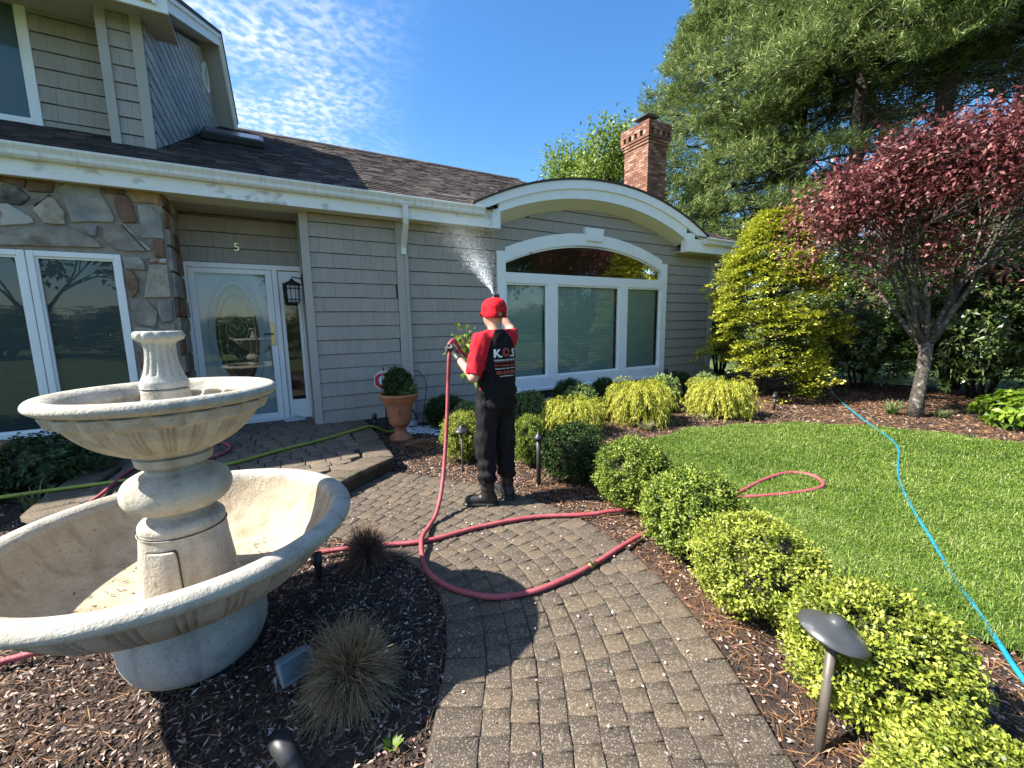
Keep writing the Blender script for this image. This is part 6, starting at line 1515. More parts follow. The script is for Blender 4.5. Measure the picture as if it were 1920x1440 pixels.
# ---- strap leaved clumps, brown grass clumps
def strap_clump(name, loc, h, spread, n, m, label, wid=0.012, group=None, arch=0.5, seg=5, stiff=0.0, catg='plant', thin=False, z_start=0.0, seed=0):
    g = np.random.default_rng(seed+int(abs(loc[0])*100)); Vs, Fs, rs = [], [], []; b = 0
    for k in range(n):
        a = g.uniform(0, 6.283); el = g.uniform(0.15, 1.0); L = h*g.uniform(.65, 1.15); dx = np.array([math.cos(a), math.sin(a), 0]); sd = np.array([-dx[1], dx[0], 0])
        t = np.linspace(0, 1, seg); out = spread*(1-el*.75); w = wid*(1-t**2*.9)
        c = np.array([g.normal()*.25*spread*.3, g.normal()*.25*spread*.3, z_start])+dx*(out*t**1.3)[:, None]+UP*(L*(t-arch*(1-el*.7)*t**2.4))[:, None]
        if thin: c += np.cumsum(g.normal(size=(seg, 3))*L*.035, 0)
        Vs.append(np.concatenate([c-sd*w[:, None]/2, c+sd*w[:, None]/2])); i = np.arange(seg-1)
        Fs.append(np.stack([i, i+1, seg+i+1, seg+i], 1)+b); b += 2*seg; rs.append(np.clip(np.tile(.3+.5*t, 2)+.15*g.normal(), 0, 1))
    o = npmesh(name, np.concatenate(Vs), np.concatenate(Fs), m, rnd=np.concatenate(rs)); o.location = loc
    return tag(o, label, catg, group)
m_lily = leafmat('daylily_leaf', [(0.0, (0.06, 0.11, 0.03)), (0.6, (0.16, 0.24, 0.08)), (1.0, (0.34, 0.40, 0.20))], trans=0.3)
strap_clump('daylily_clump', (8.78, 2.78, 0.0), .34, .34, 60, m_lily, 'arching strap leaved clump left of the red tree trunk', .022, 'strap leaved clumps', seed=1)
strap_clump('daylily_clump', (9.13, 2.30, 0.0), .22, .30, 45, m_lily, 'smaller strap leaved clump right of the red tree trunk', .02, 'strap leaved clumps', seed=2)
m_var = leafmat('cream_strap', [(0.0, (0.16, 0.19, 0.07)), (0.6, (0.38, 0.38, 0.20)), (1.0, (0.55, 0.52, 0.34))], trans=0.3)
strap_clump('variegated_clump', (4.72, 4.28, -.02), .20, .26, 70, m_var, 'cream striped low clump in front of the middle golden shrub', .014, 'cream clumps', seed=3)
strap_clump('variegated_clump', (5.95, 4.22, -.0), .15, .18, 45, m_var, 'tiny cream clump beside the farthest golden shrub', .012, 'cream clumps', seed=4)
m_lir = leafmat('pale_strap', [(0.0, (0.07, 0.10, 0.03)), (0.6, (0.22, 0.24, 0.10)), (1.0, (0.36, 0.36, 0.2))], trans=0.3)
strap_clump('liriope_clump', (-1.98, 5.2, -.02), .30, .34, 60, m_lir, 'pale grassy clump in shade in front of the dark shrubs', .014, seed=5)
m_dead = leafmat('dead_grass', [(0.0, (0.12, 0.075, 0.04)), (0.45, (0.25, 0.17, 0.09)), (0.8, (0.38, 0.28, 0.16)), (1.0, (0.50, 0.40, 0.25))], trans=0.2, rough=0.8)
m_deadr = leafmat('dead_grass_red', [(0.0, (0.07, 0.035, 0.028)), (0.5, (0.15, 0.08, 0.06)), (0.85, (0.26, 0.17, 0.11)), (1.0, (0.45, 0.36, 0.22))], trans=0.2, rough=0.8)
def twig_ball(loc, rad, hgt, n, m, label, seed, wid=0.0036, wob=0.05):
    g = np.random.default_rng(seed); seg = 6; t = np.linspace(0, 1, seg)
    d = unit(g.normal(size=(n*2, 3))); d = d[d[:, 2] > -0.12][:n]; n = len(d)
    L = g.uniform(.72, 1.06, n)*(1+.10*vnoise(d, 3, seed))
    end = d*L[:, None]*np.array([rad, rad, hgt]); start = np.stack([end[:, 0]*.12, end[:, 1]*.12, np.full(n, .01)], 1)
    C = start[:, None]*(1-t)[None, :, None]+end[:, None]*t[None, :, None]; C[:, :, 2] += (np.sin(t*3.14)*.16*hgt)[None]
    C += np.cumsum(g.normal(size=(n, seg, 3))*rad*wob, 1)*t[None, :, None]; C[:, :, 2] = np.maximum(C[:, :, 2], .005)
    sd = unit(np.cross(end, g.normal(size=(n, 3)))); w = wid*(1-.7*t)
    V = np.concatenate([C-sd[:, None]*w[None, :, None]/2, C+sd[:, None]*w[None, :, None]/2], 1).reshape(-1, 3); i = np.arange(seg-1)
    F = (np.stack([i, i+1, seg+i+1, seg+i], 1)[None]+(np.arange(n)*2*seg)[:, None, None]).reshape(-1, 4)
    r = np.clip(.25+.5*np.tile(t, 2)[None]+.18*g.normal(size=(n, 1)), 0, 1).repeat(1, 0).reshape(-1)
    o = npmesh('brown_grass_clump', V, F, m, rnd=r); o.location = loc; return tag(o, label, 'plant')
twig_ball((0.17, 1.80, -.02), .225, .33, 3000, m_dead, 'tan dried twiggy ball at the bottom beside the flood light', 6)
twig_ball((0.42, 2.80, -.02), .185, .30, 2200, m_deadr, 'reddish brown dried twiggy tuft between fountain and path bend', 7)
# little weeds in the near bed
m_weed = m_hyd
for i, (x, y, lb) in enumerate([(-.62, 1.72, 'small green weed seedling in the bark below the basin'), (.26, 1.44, 'small green weed at the foot of the tan grass mound'), (0.02, 1.24, 'tiny upright green sprout near the bottom edge')]):
    g = np.random.default_rng(90+i); n = 9; a = np.arange(n)*2.4; P = np.stack([.008*np.cos(a), .008*np.sin(a), np.full(n, .01)], 1); D = np.stack([np.cos(a), np.sin(a), g.uniform(.2, 1, n)], 1)
    V, F, r = leaves(P, D, np.tile(UP, (n, 1)), .045, .02, .15, g.random(n)); o = npmesh('weed', V, F, m_weed, rnd=r); o.location = (x, y, -.015); tag(o, lb, 'weed', 'weeds in the near bed')
# terracotta pot at the left edge
pot = thing('flower_pot', (-2.72, 6.15, -0.02), 'terracotta pot cut off by the left edge under the window', 'planter')
mb = MB(); mb.lathe([(0, 0), (.15, 0), (.17, .08), (.21, .36), (.25, .38), (.26, .46), (.235, .47), (.22, .42), (0, .40)], 40); mb.build('pot', m_terra, pot)

# young leafy sapling behind the man
sap = thing('sapling', (2.02, 4.02, -.02), 'thin sapling with big fresh green leaves behind the man left arm', 'plant')
g = np.random.default_rng(99); mb = MB(); st = smoothpath([(0, 0, 0), (-.06, -.08, .6), (-.22, -.16, 1.05), (-.36, -.22, 1.32), (-.42, -.25, 1.50)], 5); mb.tube(st, list(np.linspace(.010, .004, len(st))), 6)
Ps, Ds = [], []
for k in range(170):
    i = g.integers(int(len(st)*.48), len(st)); p = np.array(st[i]); d = unit(g.normal(size=3)); L = g.uniform(.02, .17)
    Ps.append(p+d*L); Ds.append(unit(d+UP*.1))
    if k % 3 == 0: mb.tube([tuple(p), tuple(p+d*L)], .0025, 4)
mb.build('stem', m_stem, sap)
V, F, r = leaves(np.array(Ps), np.array(Ds), unit(UP*.8+g.normal(size=(170, 3))*.6), .066*(.6+.8*g.random(170)), .036, .2, np.clip(.6+.25*g.normal(size=170), 0, 1), droop=.25); npmesh('foliage', V, F, m_hyd, sap, r)

# ---- scenery behind the viewer (seen in the panes) and the neighbour's house
G = 'trees across the front garden behind the viewer'
for i, (x, y, h, rd, lb) in enumerate([(-11.5, -20, 6.5, 4.0, 'broad green tree reflected at the left of the panes'), (3.0, -21, 7.0, 4.6, 'round green tree reflected in the front door glass'), (17.5, -7.5, 8.5, 4.4, 'round green tree reflected in the arched window'), (23.5, -12.0, 9.5, 4.4, 'broad green tree reflected at the right of the panes')]):
    if i == 0: t0 = broad_tree('garden_tree', (x, y, -.1), h, rd, 81, lb, m_green, per=12, L=.34, W=.22, depth=4, group=G)
    else:
        t = copytree(t0); t.location = (x, y, -.1); t.scale = (h/9,)*3; t.rotation_euler = (0, 0, i*1.7); t['label'] = lb
for i, (x, y) in enumerate([(-4.5, -9.5), (-1.5, -10.5), (2.0, -9.8), (5.2, -10.4), (8.4, -9.6)]):
    place_bush(R2, 'garden_shrub', x, y, 3.4, 2.2, i, ['evergreen shrub reflected low at far left pane', 'evergreen shrub reflected low in the second pane', 'evergreen shrub reflected low beside the door', 'evergreen shrub reflected low in the bay', 'evergreen shrub reflected low at right of the bay'][i], 'shrub', 'shrubs behind the viewer')
for i in range(12):
    x = -34 + i*6.4
    place_bush(R2, 'garden_hedge', x, -23 + 2*math.sin(i*1.7), 8.0, 3.0+.6*math.sin(i*2.3), i*.9, 'tall evergreen hedge shrub far behind the viewer, ' + ('first', 'second', 'third', 'fourth', 'fifth', 'sixth', 'seventh', 'eighth', 'ninth', 'tenth', 'eleventh', 'twelfth')[i] + ' from the left', 'shrub', 'hedge behind the viewer')
nh = thing('neighbour_house', (27.5, 5.6, -.1), 'white sided neighbouring house glimpsed through the red tree', 'house', rz=R(-14))
m_vinyl = mat('white_siding', (0.66, 0.67, 0.68), (0.70, 0.71, 0.72), scale=3, rough=0.6)
mb = MB(); mb.box((-4, -4, 0), (4, 4, 4.6)); mb.prism([(-4, 4.6), (4, 4.6), (0, 6.6)], 'x', -3.95, 3.95); mb.build('wall', m_vinyl, nh)
mb = MB()
for k in range(23): mb.box((-4.03, -4.02, .2*k), (-3.99, 4.02, .2*k+.185))
mb.build('siding_boards', m_vinyl, nh)
mb = MB()
for sg in (-1, 1): mb.add([(-4.4, sg*4.5, 4.33), (4.4, sg*4.5, 4.33), (4.4, 0, 6.72), (-4.4, 0, 6.72), (-4.4, sg*4.5, 4.18), (4.4, sg*4.5, 4.18), (4.4, 0, 6.57), (-4.4, 0, 6.57)], FS)
mb.build('roof', mat('grey_roof', (0.16, 0.165, 0.175), (0.22, 0.225, 0.23), scale=12, rough=0.9), nh)
mb = MB(); mb.box((-4.08, -.6, 2.6), (-4.035, .6, 4.0)); w_ = mb.build('window', m_white, nh)
mb = MB(); mb.box((-4.10, -.5, 2.7), (-4.085, .5, 3.9)); mb.build('pane', mat('far_pane', (0.05, 0.06, 0.07), rough=0.1), w_)
# ================================================================== the man
def surface_net(f, lo, hi, h):
    """mesh of f(P)=0 on a grid (naive surface nets)"""
    lo = np.array(lo, float); hi = np.array(hi, float); n = np.ceil((hi-lo)/h).astype(int)+1
    ax = [lo[i]+h*np.arange(n[i]) for i in range(3)]
    X, Y, Z = np.meshgrid(*ax, indexing='ij'); D = f(np.stack([X, Y, Z], -1).reshape(-1, 3)).reshape(n)
    S = D < 0
    c = np.zeros(n-1, int)
    for i in (0, 1):
        for j in (0, 1):
            for k in (0, 1): c += S[i:n[0]-1+i, j:n[1]-1+j, k:n[2]-1+k]
    act = (c > 0) & (c < 8); ids = -np.ones(n-1, int); I = np.argwhere(act); ids[act] = np.arange(len(I))
    acc = np.zeros((len(I), 3)); cnt = np.zeros(len(I))
    cor = [(i, j, k) for i in (0, 1) for j in (0, 1) for k in (0, 1)]
    for a in cor:
        for ax_ in range(3):
            if a[ax_] == 1: continue
            b = list(a); b[ax_] = 1
            da = D[I[:, 0]+a[0], I[:, 1]+a[1], I[:, 2]+a[2]]; db = D[I[:, 0]+b[0], I[:, 1]+b[1], I[:, 2]+b[2]]
            m_ = (da < 0) != (db < 0); t = np.where(m_, da/(np.where(m_, da-db, 1)), 0)
            p = np.array(a, float)[None]+t[:, None]*np.eye(3)[ax_]
            acc[m_] += p[m_]; cnt[m_] += 1
    V = lo + h*(I + acc/cnt[:, None]); F = []
    for ax_ in range(3):
        u, v = (ax_+1) % 3, (ax_+2) % 3
        sl0 = [slice(None)]*3; sl1 = [slice(None)]*3
        sl0[ax_] = slice(0, -1); sl1[ax_] = slice(1, None)
        cr = S[tuple(sl0)] != S[tuple(sl1)]; E = np.argwhere(cr)
        E = E[(E[:, u] > 0) & (E[:, v] > 0) & (E[:, u] < n[u]-1) & (E[:, v] < n[v]-1)]
        q = []
        for du, dv in ((-1, -1), (0, -1), (0, 0), (-1, 0)):
            e = E.copy(); e[:, u] += du; e[:, v] += dv; q.append(ids[e[:, 0], e[:, 1], e[:, 2]])
        q = np.stack(q, 1); fl = S[E[:, 0], E[:, 1], E[:, 2]]
        q[~fl] = q[~fl][:, ::-1]; F.append(q)
    F = np.concatenate(F)
    # light smoothing
    for _ in range(2):
        A = np.zeros_like(V); C = np.zeros(len(V))
        for a in range(4):
            b = (a+1) % 4
            np.add.at(A, F[:, a], V[F[:, b]]); np.add.at(C, F[:, a], 1); np.add.at(A, F[:, b], V[F[:, a]]); np.add.at(C, F[:, b], 1)
        V = 0.6*V + 0.4*A/np.maximum(C, 1)[:, None]
    return V, F
def caps(P, a, b, ra, rb, sq=None):
    a = np.array(a, float); b = np.array(b, float); ab = b-a; t = np.clip(((P-a) @ ab)/(ab @ ab), 0, 1)
    d = P-(a+t[:, None]*ab)
    if sq is not None: d = d*np.array(sq)
    return np.linalg.norm(d, axis=1)-(ra+(rb-ra)*t)
def ell(P, c, r):
    r = np.array(r, float); q = (P-np.array(c))/r; k = np.linalg.norm(q, axis=1); return (k-1)*r.min()
def smin(a, b, k):
    h = np.clip(.5+.5*(b-a)/k, 0, 1); return b*(1-h)+a*h-k*h*(1-h)
def chain(P, pts, rad, k=0.02, sq=None):
    d = None
    for i in range(len(pts)-1):
        c = caps(P, pts[i], pts[i+1], rad[i], rad[i+1], sq); d = c if d is None else smin(d, c, k)
    return d
man = thing('person', (1.66, 3.23, 0.0), 'person in red cap and black and red shirt spraying water at the eaves', 'person', rz=R(10))
m_skin = mat('skin', (0.52, 0.27, 0.19), (0.58, 0.32, 0.23), scale=12, rough=0.5)
m_shirt = mat('black_shirt', (0.006, 0.006, 0.007), (0.010, 0.010, 0.011), scale=20, rough=0.8, spec=0.2)
m_sleeve = mat('red_sleeve', (0.52, 0.012, 0.022), (0.60, 0.02, 0.035), scale=14, rough=0.85, spec=0.2)
m_pants = mat('black_pants', (0.010, 0.009, 0.0095), (0.018, 0.016, 0.017), scale=16, rough=0.85, spec=0.2)
m_boot = mat('rubber_boot', (0.010, 0.010, 0.010), (0.022, 0.021, 0.020), scale=16, rough=0.45)
m_glove = mat('black_glove', (0.018, 0.018, 0.020), (0.035, 0.035, 0.038), scale=30, rough=0.5)
m_cap = mat('red_cap', (0.50, 0.010, 0.018), (0.56, 0.02, 0.03), scale=20, rough=0.9, spec=0.15)
LS, LE, LWr, LH = (-.165, -.005, 1.455), (-.270, -.05, 1.165), (-.285, .185, 1.335), (-.285, .265, 1.40)
RS_, RE_, RWr, RH = (.165, .01, 1.465), (.345, .20, 1.545), (.275, .315, 1.76), (.25, .345, 1.85)
LHip, LK, LA = (-.095, 0, .93), (-.115, .02, .50), (-.125, -.01, .12)
RHip, RK, RA = (.095, 0, .93), (.105, .03, .50), (.105, 0.0, .12)
def body(P):
    d = ell(P, (0, .015, 1.695), (.077, .098, .115)); d = smin(d, ell(P, (0, .06, 1.64), (.058, .06, .07)), .03)
    d = smin(d, caps(P, (0, -.015, 1.46), (0, .0, 1.62), .057, .052), .03)
    nose = caps(P, (0, .105, 1.68), (0, .125, 1.655), .010, .014); d = smin(d, nose, .012)
    d = smin(d, ell(P, (0, .10, 1.605), (.03, .018, .012)), .01)                     # lips
    for sg in (-1, 1): d = smin(d, ell(P, (sg*.080, -.002, 1.675), (.010, .020, .032)), .008)
    d = smin(d, ell(P, (0, 0, 1.33), (.150, .100, .20)), .06); d = smin(d, ell(P, (0, 0, 1.08), (.132, .095, .18)), .06); d = smin(d, ell(P, (0, -.01, .94), (.155, .11, .12)), .05)
    d = smin(d, chain(P, [LS, LE, LWr], [.052, .042, .030]), .03); d = smin(d, chain(P, [RS_, RE_, RWr], [.052, .042, .030]), .03)
    for (h_, k_, a_) in ((LHip, LK, LA), (RHip, RK, RA)): d = smin(d, chain(P, [h_, k_, a_], [.085, .056, .040]), .04)
    return d
V, F = surface_net(body, (-.45, -.25, .05), (.52, .45, 1.86), .0125); npmesh('body', V, F, m_skin, man, smooth=True)
for sg in (-1, 1):
    bm = MB(); bm.lathe([(0, -.011), (.008, -.007), (.011, 0), (.008, .007), (0, .011)], 12, (sg*.030, .094, 1.70)); bm.build('eye', mat('eye_white', (0.7, 0.7, 0.68), rough=0.2), man)
def fold(P, s, amp, seed, k=(1, 1, 1)): return amp*vnoise(P*np.array(k), s, seed)
# shirt: loose torso + sleeves to just above the elbow
def slv(P, S, E, ext=.93):
    e = np.array(S)+(np.array(E)-np.array(S))*ext; d = caps(P, S, tuple(e), .078, .068)
    ab = np.array(E)-np.array(S); L = np.linalg.norm(ab); cut = ((P-e) @ (ab/L)); return np.maximum(d, cut-.005)
def torso(P):
    d = ell(P, (0, -.005, 1.36), (.180, .128, .21)); d = smin(d, caps(P, (-.115, 0, 1.452), (.115, 0, 1.452), .070, .070), .06)
    d = smin(d, ell(P, (0, -.005, 1.10), (.180, .135, .30)), .08)
    d = smin(d, caps(P, (0, .0, 1.0), (0, 0, .86), .168, .180, (0.92, 1.22, 1)), .05)
    d = smin(d, caps(P, (0, -.015, 1.46), (0, -.005, 1.545), .078, .068), .03)
    return d
def shirt(P):
    d = smin(torso(P), slv(P, LS, LE), .035); d = smin(d, slv(P, RS_, RE_, .80), .035)
    d = d + fold(P, 24, .008, 3, (1, .8, .8)) + .006*np.sin(P[:, 2]*60+P[:, 0]*40)*np.clip((1.15-P[:, 2])/.3, 0, 1)
    d = np.maximum(d, .878-P[:, 2]+.006*np.sin(P[:, 0]*20)); d = np.maximum(d, P[:, 2]-1.555)
    hole = np.maximum(np.linalg.norm((P-np.array([0, .0, 1.55]))[:, :2], axis=1)-.060, 1.52-P[:, 2])
    return np.maximum(d, -hole)
V, F = surface_net(shirt, (-.45, -.25, .84), (.50, .40, 1.60), .0065)
sh = npmesh('shirt', V, F, m_shirt, man, smooth=True)
sh.data.materials.append(m_sleeve)
fc = V[F].mean(1)
# raglan seam: from the collar down to the armpit
def raglan(c):
    out = np.zeros(len(c), bool)
    for sg, S in ((-1, np.array(LS)), (1, np.array(RS_))):
        x = c[:, 0]*sg; seam = np.interp(c[:, 2], [1.22, 1.32, 1.42, 1.50, 1.56], [.190, .164, .134, .090, .046])
        out |= (x > seam) & (c[:, 2] > 1.05)
    out |= (c[:, 0] < -.195) & (c[:, 2] > 1.1) & (c[:, 2] < 1.35)
    return out
sl = raglan(fc); d_arm = np.minimum(caps(fc, LS, LE, .085, .085), caps(fc, RS_, RE_, .085, .085)); d_t = torso(fc)
sl &= (d_t > -0.03)
sl |= (caps(fc, LS, LE, .083, .076) < .006) & (torso(fc) > .012)
sh.data.polygons.foreach_set('material_index', sl.astype(np.int32)); sh.data.update()
# trousers, gathered over the boots
def pants(P):
    d = None
    for (h_, k_, a_) in ((LHip, LK, LA), (RHip, RK, RA)):
        c = chain(P, [h_, (k_[0], k_[1], k_[2]+.1), k_, (a_[0], a_[1], .24)], [.100, .092, .088, .083], .04); d = c if d is None else smin(d, c, .02)
    d = smin(d, ell(P, (0, -.012, .93), (.150, .122, .12)), .05)
    lw = np.clip((.55-P[:, 2])/.3, 0, 1)
    d = d + fold(P, 20, .010, 9, (1, 1, .55)) + .009*np.sin(P[:, 2]*62+P[:, 0]*30+P[:, 1]*25)*lw
    return np.maximum(np.maximum(d, .20-P[:, 2]+.012*np.sin(P[:, 0]*30)), P[:, 2]-.96)
V, F = surface_net(pants, (-.30, -.22, .15), (.30, .22, 1.0), .0095); npmesh('trousers', V, F, m_pants, man, smooth=True)
def boot(a_, ang):
    dx = np.array([math.sin(ang), math.cos(ang), 0]); a = np.array([a_[0], a_[1], 0])
    def f(P):
        d = caps(P, a+np.array([0, 0, .10]), a+np.array([0, 0, .30]), .058, .068)
        d = smin(d, caps(P, a-dx*.035+UP*.055, a+dx*.165+UP*.045, .052, .045, (1, 1, 1.05)), .03)
        d = d+.003*np.sin(P[:, 2]*110)*np.clip((P[:, 2]-.1)/.05, 0, 1)
        d = np.minimum(d, np.maximum(caps(P*np.array([1, 1, .2]), (a-dx*.04)*np.array([1, 1, .2]), (a+dx*.17)*np.array([1, 1, .2]), .058, .052), P[:, 2]-.022))
        return np.maximum(np.maximum(d, -P[:, 2]+.002), P[:, 2]-.30)
    V, F = surface_net(f, (a[0]-.26, a[1]-.26, -.02), (a[0]+.26, a[1]+.26, .32), .008); return npmesh('boot', V, F, m_boot, man, smooth=True)
boot((-.125, -.01), R(-52)); boot((.105, 0.0), R(8))
# gloved hands: palm, four curled fingers, thumb
def hand(Wr, Hd, grip, name, m):
    """grip: axis of the thing held through the fist"""
    Wr, Hd = np.array(Wr), np.array(Hd); fwd = unit(Hd-Wr); ax = np.array(grip, float); ax = unit(ax-fwd*(ax @ fwd)); nrm = np.cross(fwd, ax)
    knk = Wr+fwd*.085; parts = []
    def f(P):
        d = caps(P, Wr-fwd*.05, Wr+fwd*.02, .037, .036); d = smin(d, caps(P, Wr+fwd*.03-ax*.025, knk-ax*.028, .026, .022), .02); d = smin(d, caps(P, Wr+fwd*.03+ax*.022, knk+ax*.028, .026, .022), .02)
        for i, (o, L) in enumerate(((-.036, .9), (-.012, 1.05), (.012, 1.0), (.036, .8))):
            k0 = knk+ax*o; k1 = k0+(fwd*.030-nrm*.020)*L; k2 = k1+(-fwd*.012-nrm*.030)*L; k3 = k2+(-fwd*.028+nrm*.002)*L
            d = smin(d, chain(P, [k0, k1, k2, k3], [.0115, .011, .0105, .0095], .004), .006)
        t0 = Wr+fwd*.02+ax*.034; t1 = t0+fwd*.028+ax*.018-nrm*.022; t2 = t1+fwd*.022-ax*.012-nrm*.024
        return smin(d, chain(P, [t0, t1, t2], [.016, .0125, .0105], .006), .010)
    c = Wr+fwd*.04; V, F = surface_net(f, c-.13, c+.13, .005); npmesh(name, V, F, m, man, smooth=True)
    return knk-nrm*.020+fwd*.004
gl_c = hand(LWr, LH, (-.25, -.30, 1.0), 'glove', m_glove); gr_c = hand(RWr, RH, (.2, .5, .35), 'glove', m_glove)
# cap: dome with opening and strap at the back, peak in front
def capf(P):
    c = np.array([0, .006, 1.705]); q_ = np.abs((P-c)/np.array([.096, .116, .122])); o = ((q_**2.5).sum(1)**.4-1)*.096; d = np.maximum(o, 1.652-P[:, 2]+.22*np.clip(P[:, 1]+.03, 0, 1))
    d = np.maximum(d, -(o+.019))
    az_ = np.arctan2(P[:, 0]-c[0], P[:, 1]-c[1]); d = d + .0022*np.exp(-(np.sin(az_*3)/.16)**2) + .0028*vnoise(P, 50, 4)
    hole = ell(P, (0.0, -.112, 1.672), (.043, .06, .036)); d = np.maximum(d, -hole)
    brim = np.maximum(np.abs(P[:, 2]-1.712+.9*np.clip(P[:, 1]-.09, 0, 1)**1.2+1.4*P[:, 0]**2)-.004, np.linalg.norm((P-np.array([0, .10, 0]))[:, :2]*np.array([1, .95]), axis=1)-.072)
    brim = np.maximum(brim, .06-P[:, 1]); d = smin(d, brim, .008)
    return d
V, F = surface_net(capf, (-.12, -.13, 1.64), (.12, .22, 1.86), .0055); cap_o = npmesh('cap', V, F, m_cap, man, smooth=True)
mb = MB(); mb.tube([(.094*1.0*math.sin(a), .012-.112*math.cos(a), 1.660) for a in np.linspace(-.62, .62, 9)], .009, 8); mb.build('strap', mat('cap_strap', (0.12, 0.006, 0.010), rough=0.7), cap_o)
mb = MB(); mb.lathe([(0, 1.822), (.010, 1.822), (.009, 1.827), (0, 1.829)], 12, (0, .012, 0)); mb.build('button', m_cap, cap_o)
# print on the back of the shirt
bvh = BVHTree.FromPolygons([v.co.copy() for v in sh.data.vertices], [tuple(p_.vertices) for p_ in sh.data.polygons])
def back_print(mesh_pts, faces, name, m, x0, z0, s):
    vs = []
    for x_, z_ in mesh_pts:
        X_, Z_ = x0+x_*s, z0+z_*s
        h_ = bvh.ray_cast(Vector((X_, -.6, Z_)), Vector((0, 1, 0)))
        y_ = h_[0].y if h_[0] is not None else -.10
        vs.append((X_, y_-.006, Z_))
    mb = MB(); mb.add(vs, faces); return mb.build(name, m, sh, fix=False)
def text_mesh(body_, bold=0.0):
    cu = bpy.data.curves.new('t', 'FONT'); cu.body = body_; cu.size = 1.0; cu.align_x = 'CENTER'; cu.offset = bold
    o = bpy.data.objects.new('t', cu); COL.objects.link(o); me = bpy.data.meshes.new_from_object(o.evaluated_get(bpy.context.evaluated_depsgraph_get())); bpy.data.objects.remove(o)
    bm = bmesh.new(); bm.from_mesh(me); bmesh.ops.triangulate(bm, faces=bm.faces); bmesh.ops.subdivide_edges(bm, edges=[e for e in bm.edges if e.calc_length() > .25], cuts=1); bmesh.ops.triangulate(bm, faces=bm.faces)
    bm.verts.index_update(); pts = [(v.co.x, v.co.y) for v in bm.verts]; fs = [tuple(v.index for v in f.verts) for f in bm.faces]; bm.free(); return pts, fs
m_pw = mat('print_white', (0.78, 0.78, 0.78), rough=0.6); m_pr = mat('print_red', (0.50, 0.07, 0.055), rough=0.6)
BX = .012
def put(txt, m, x, z_, s, bold=0.0): x = BX+(x-BX)*.88; s *= .88; p_, f_ = text_mesh(txt, bold); back_print(p_, f_, 'print', m, x, z_, s)
put('K', m_pw, BX-.105, 1.325, .105, .035); put('.', m_pw, BX-.062, 1.325, .105, .03); put('.', m_pw, BX+.052, 1.325, .105, .03); put('S', m_pw, BX+.095, 1.325, .105, .035)
pts, fs = [], []
for (r0, r1, sw_) in ((.029, .037, 0), (.018, .0235, 1.6)):
    b0 = len(pts); nn = 40
    for k in range(nn+1):
        a = 2*math.pi*k/nn*.92+sw_; tw = .0; pts += [((r0+tw)*math.cos(a), (r0+tw)*math.sin(a)), ((r1+tw)*math.cos(a), (r1+tw)*math.sin(a))]
    fs += [(b0+2*k, b0+2*k+1, b0+2*k+3, b0+2*k+2) for k in range(nn)]
back_print(pts, fs, 'print', m_pr, BX-.005, 1.363, 1.0)
put('CLEANING & RESTORATION', m_pw, BX, 1.292, .0215, .02)
back_print([(-.11+.011*k, zz) for zz in (0, .004) for k in range(21)], [(k, k+1, 22+k, 21+k) for k in range(20)], 'print', m_pr, BX, 1.281, 1.0)
put('The Restoration Experts', m_pr, BX, 1.247, .026, .03); put('Power Wash - Roof - Windows', m_pw, BX, 1.222, .019, .02)
put('551-515-0400', m_pr, BX, 1.181, .040, .045); put('www.koscleaning.com', m_pw, BX, 1.158, .019, .02)
# spray gun in the raised hand
rotm = Matrix.Rotation(R(10), 4, 'Z'); root = Vector((1.66, 3.23, 0.0))
def wpt(p): return root + (rotm @ Vector(p))
TGT = Vector((2.62, 6.40, 3.30)); GH = wpt(gr_c); AIM = (TGT-GH).normalized()
gun = thing('spray_gun', tuple(GH), 'black and silver spray gun held above the red cap', 'spray gun')
mb = MB(); a_ = AIM; mb.tube([tuple(-a_*.05), tuple(a_*.05)], .018, 12); mb.tube([tuple(a_*.05), tuple(a_*.09)], [.014, .011], 12, 1); mb.tube([tuple(a_*.09), tuple(a_*.11)], [.020, .022], 12, 1)
mb.build('barrel', [m_blackm, mat('nozzle_silver', (0.6, 0.6, 0.58), rough=0.25, metal=1.0)], gun)
dn = Vector((0, 0, -1)); dn = (dn-a_*dn.dot(a_)).normalized()
mb = MB(); mb.tube([tuple(-a_*.04), tuple(-a_*.06+dn*.05), tuple(-a_*.05+dn*.11)], [.016, .015, .014], 10); mb.tube([tuple(-a_*.0+dn*.015), tuple(a_*.012+dn*.05), tuple(dn*.085)], .005, 6); mb.build('grip', m_blackm, gun)
# red hose: gun - over the left hand - ground loop - under the boxwood - lawn loop - back behind the fountain - porch
lh = wpt(gl_c); gb_ = GH + (-a_*.05+dn*.12)
air = [tuple(gb_), tuple(gb_+Vector((0, -.02, -.10))), tuple(wpt((.16, .36, 1.46))), tuple(wpt((-.02, .34, 1.30))), tuple(wpt((-.14, .33, 1.36))), tuple(wpt((-.22, .31, 1.46))), tuple(lh+Vector((0, 0, .045))), tuple(lh), tuple(lh+Vector((-.012, -.010, -.09)))]
hang = [(1.30, 3.46, 1.05), (1.27, 3.44, .75), (1.22, 3.39, .45), (1.14, 3.28, .20), (1.04, 3.15, .06), (0.94, 3.03, .026)]
g1 = [(0.81, 2.81), (0.75, 2.60), (0.74, 2.41), (0.80, 2.22), (0.90, 2.08), (1.01, 1.99), (1.21, 1.93), (1.45, 1.93), (1.74, 1.97), (2.25, 2.07), (2.88, 2.10), (3.49, 2.14), (4.08, 2.21), (4.50, 2.19), (4.62, 2.02), (4.45, 1.85), (4.20, 1.84), (3.85, 1.94), (3.45, 2.10), (3.1, 2.22)]
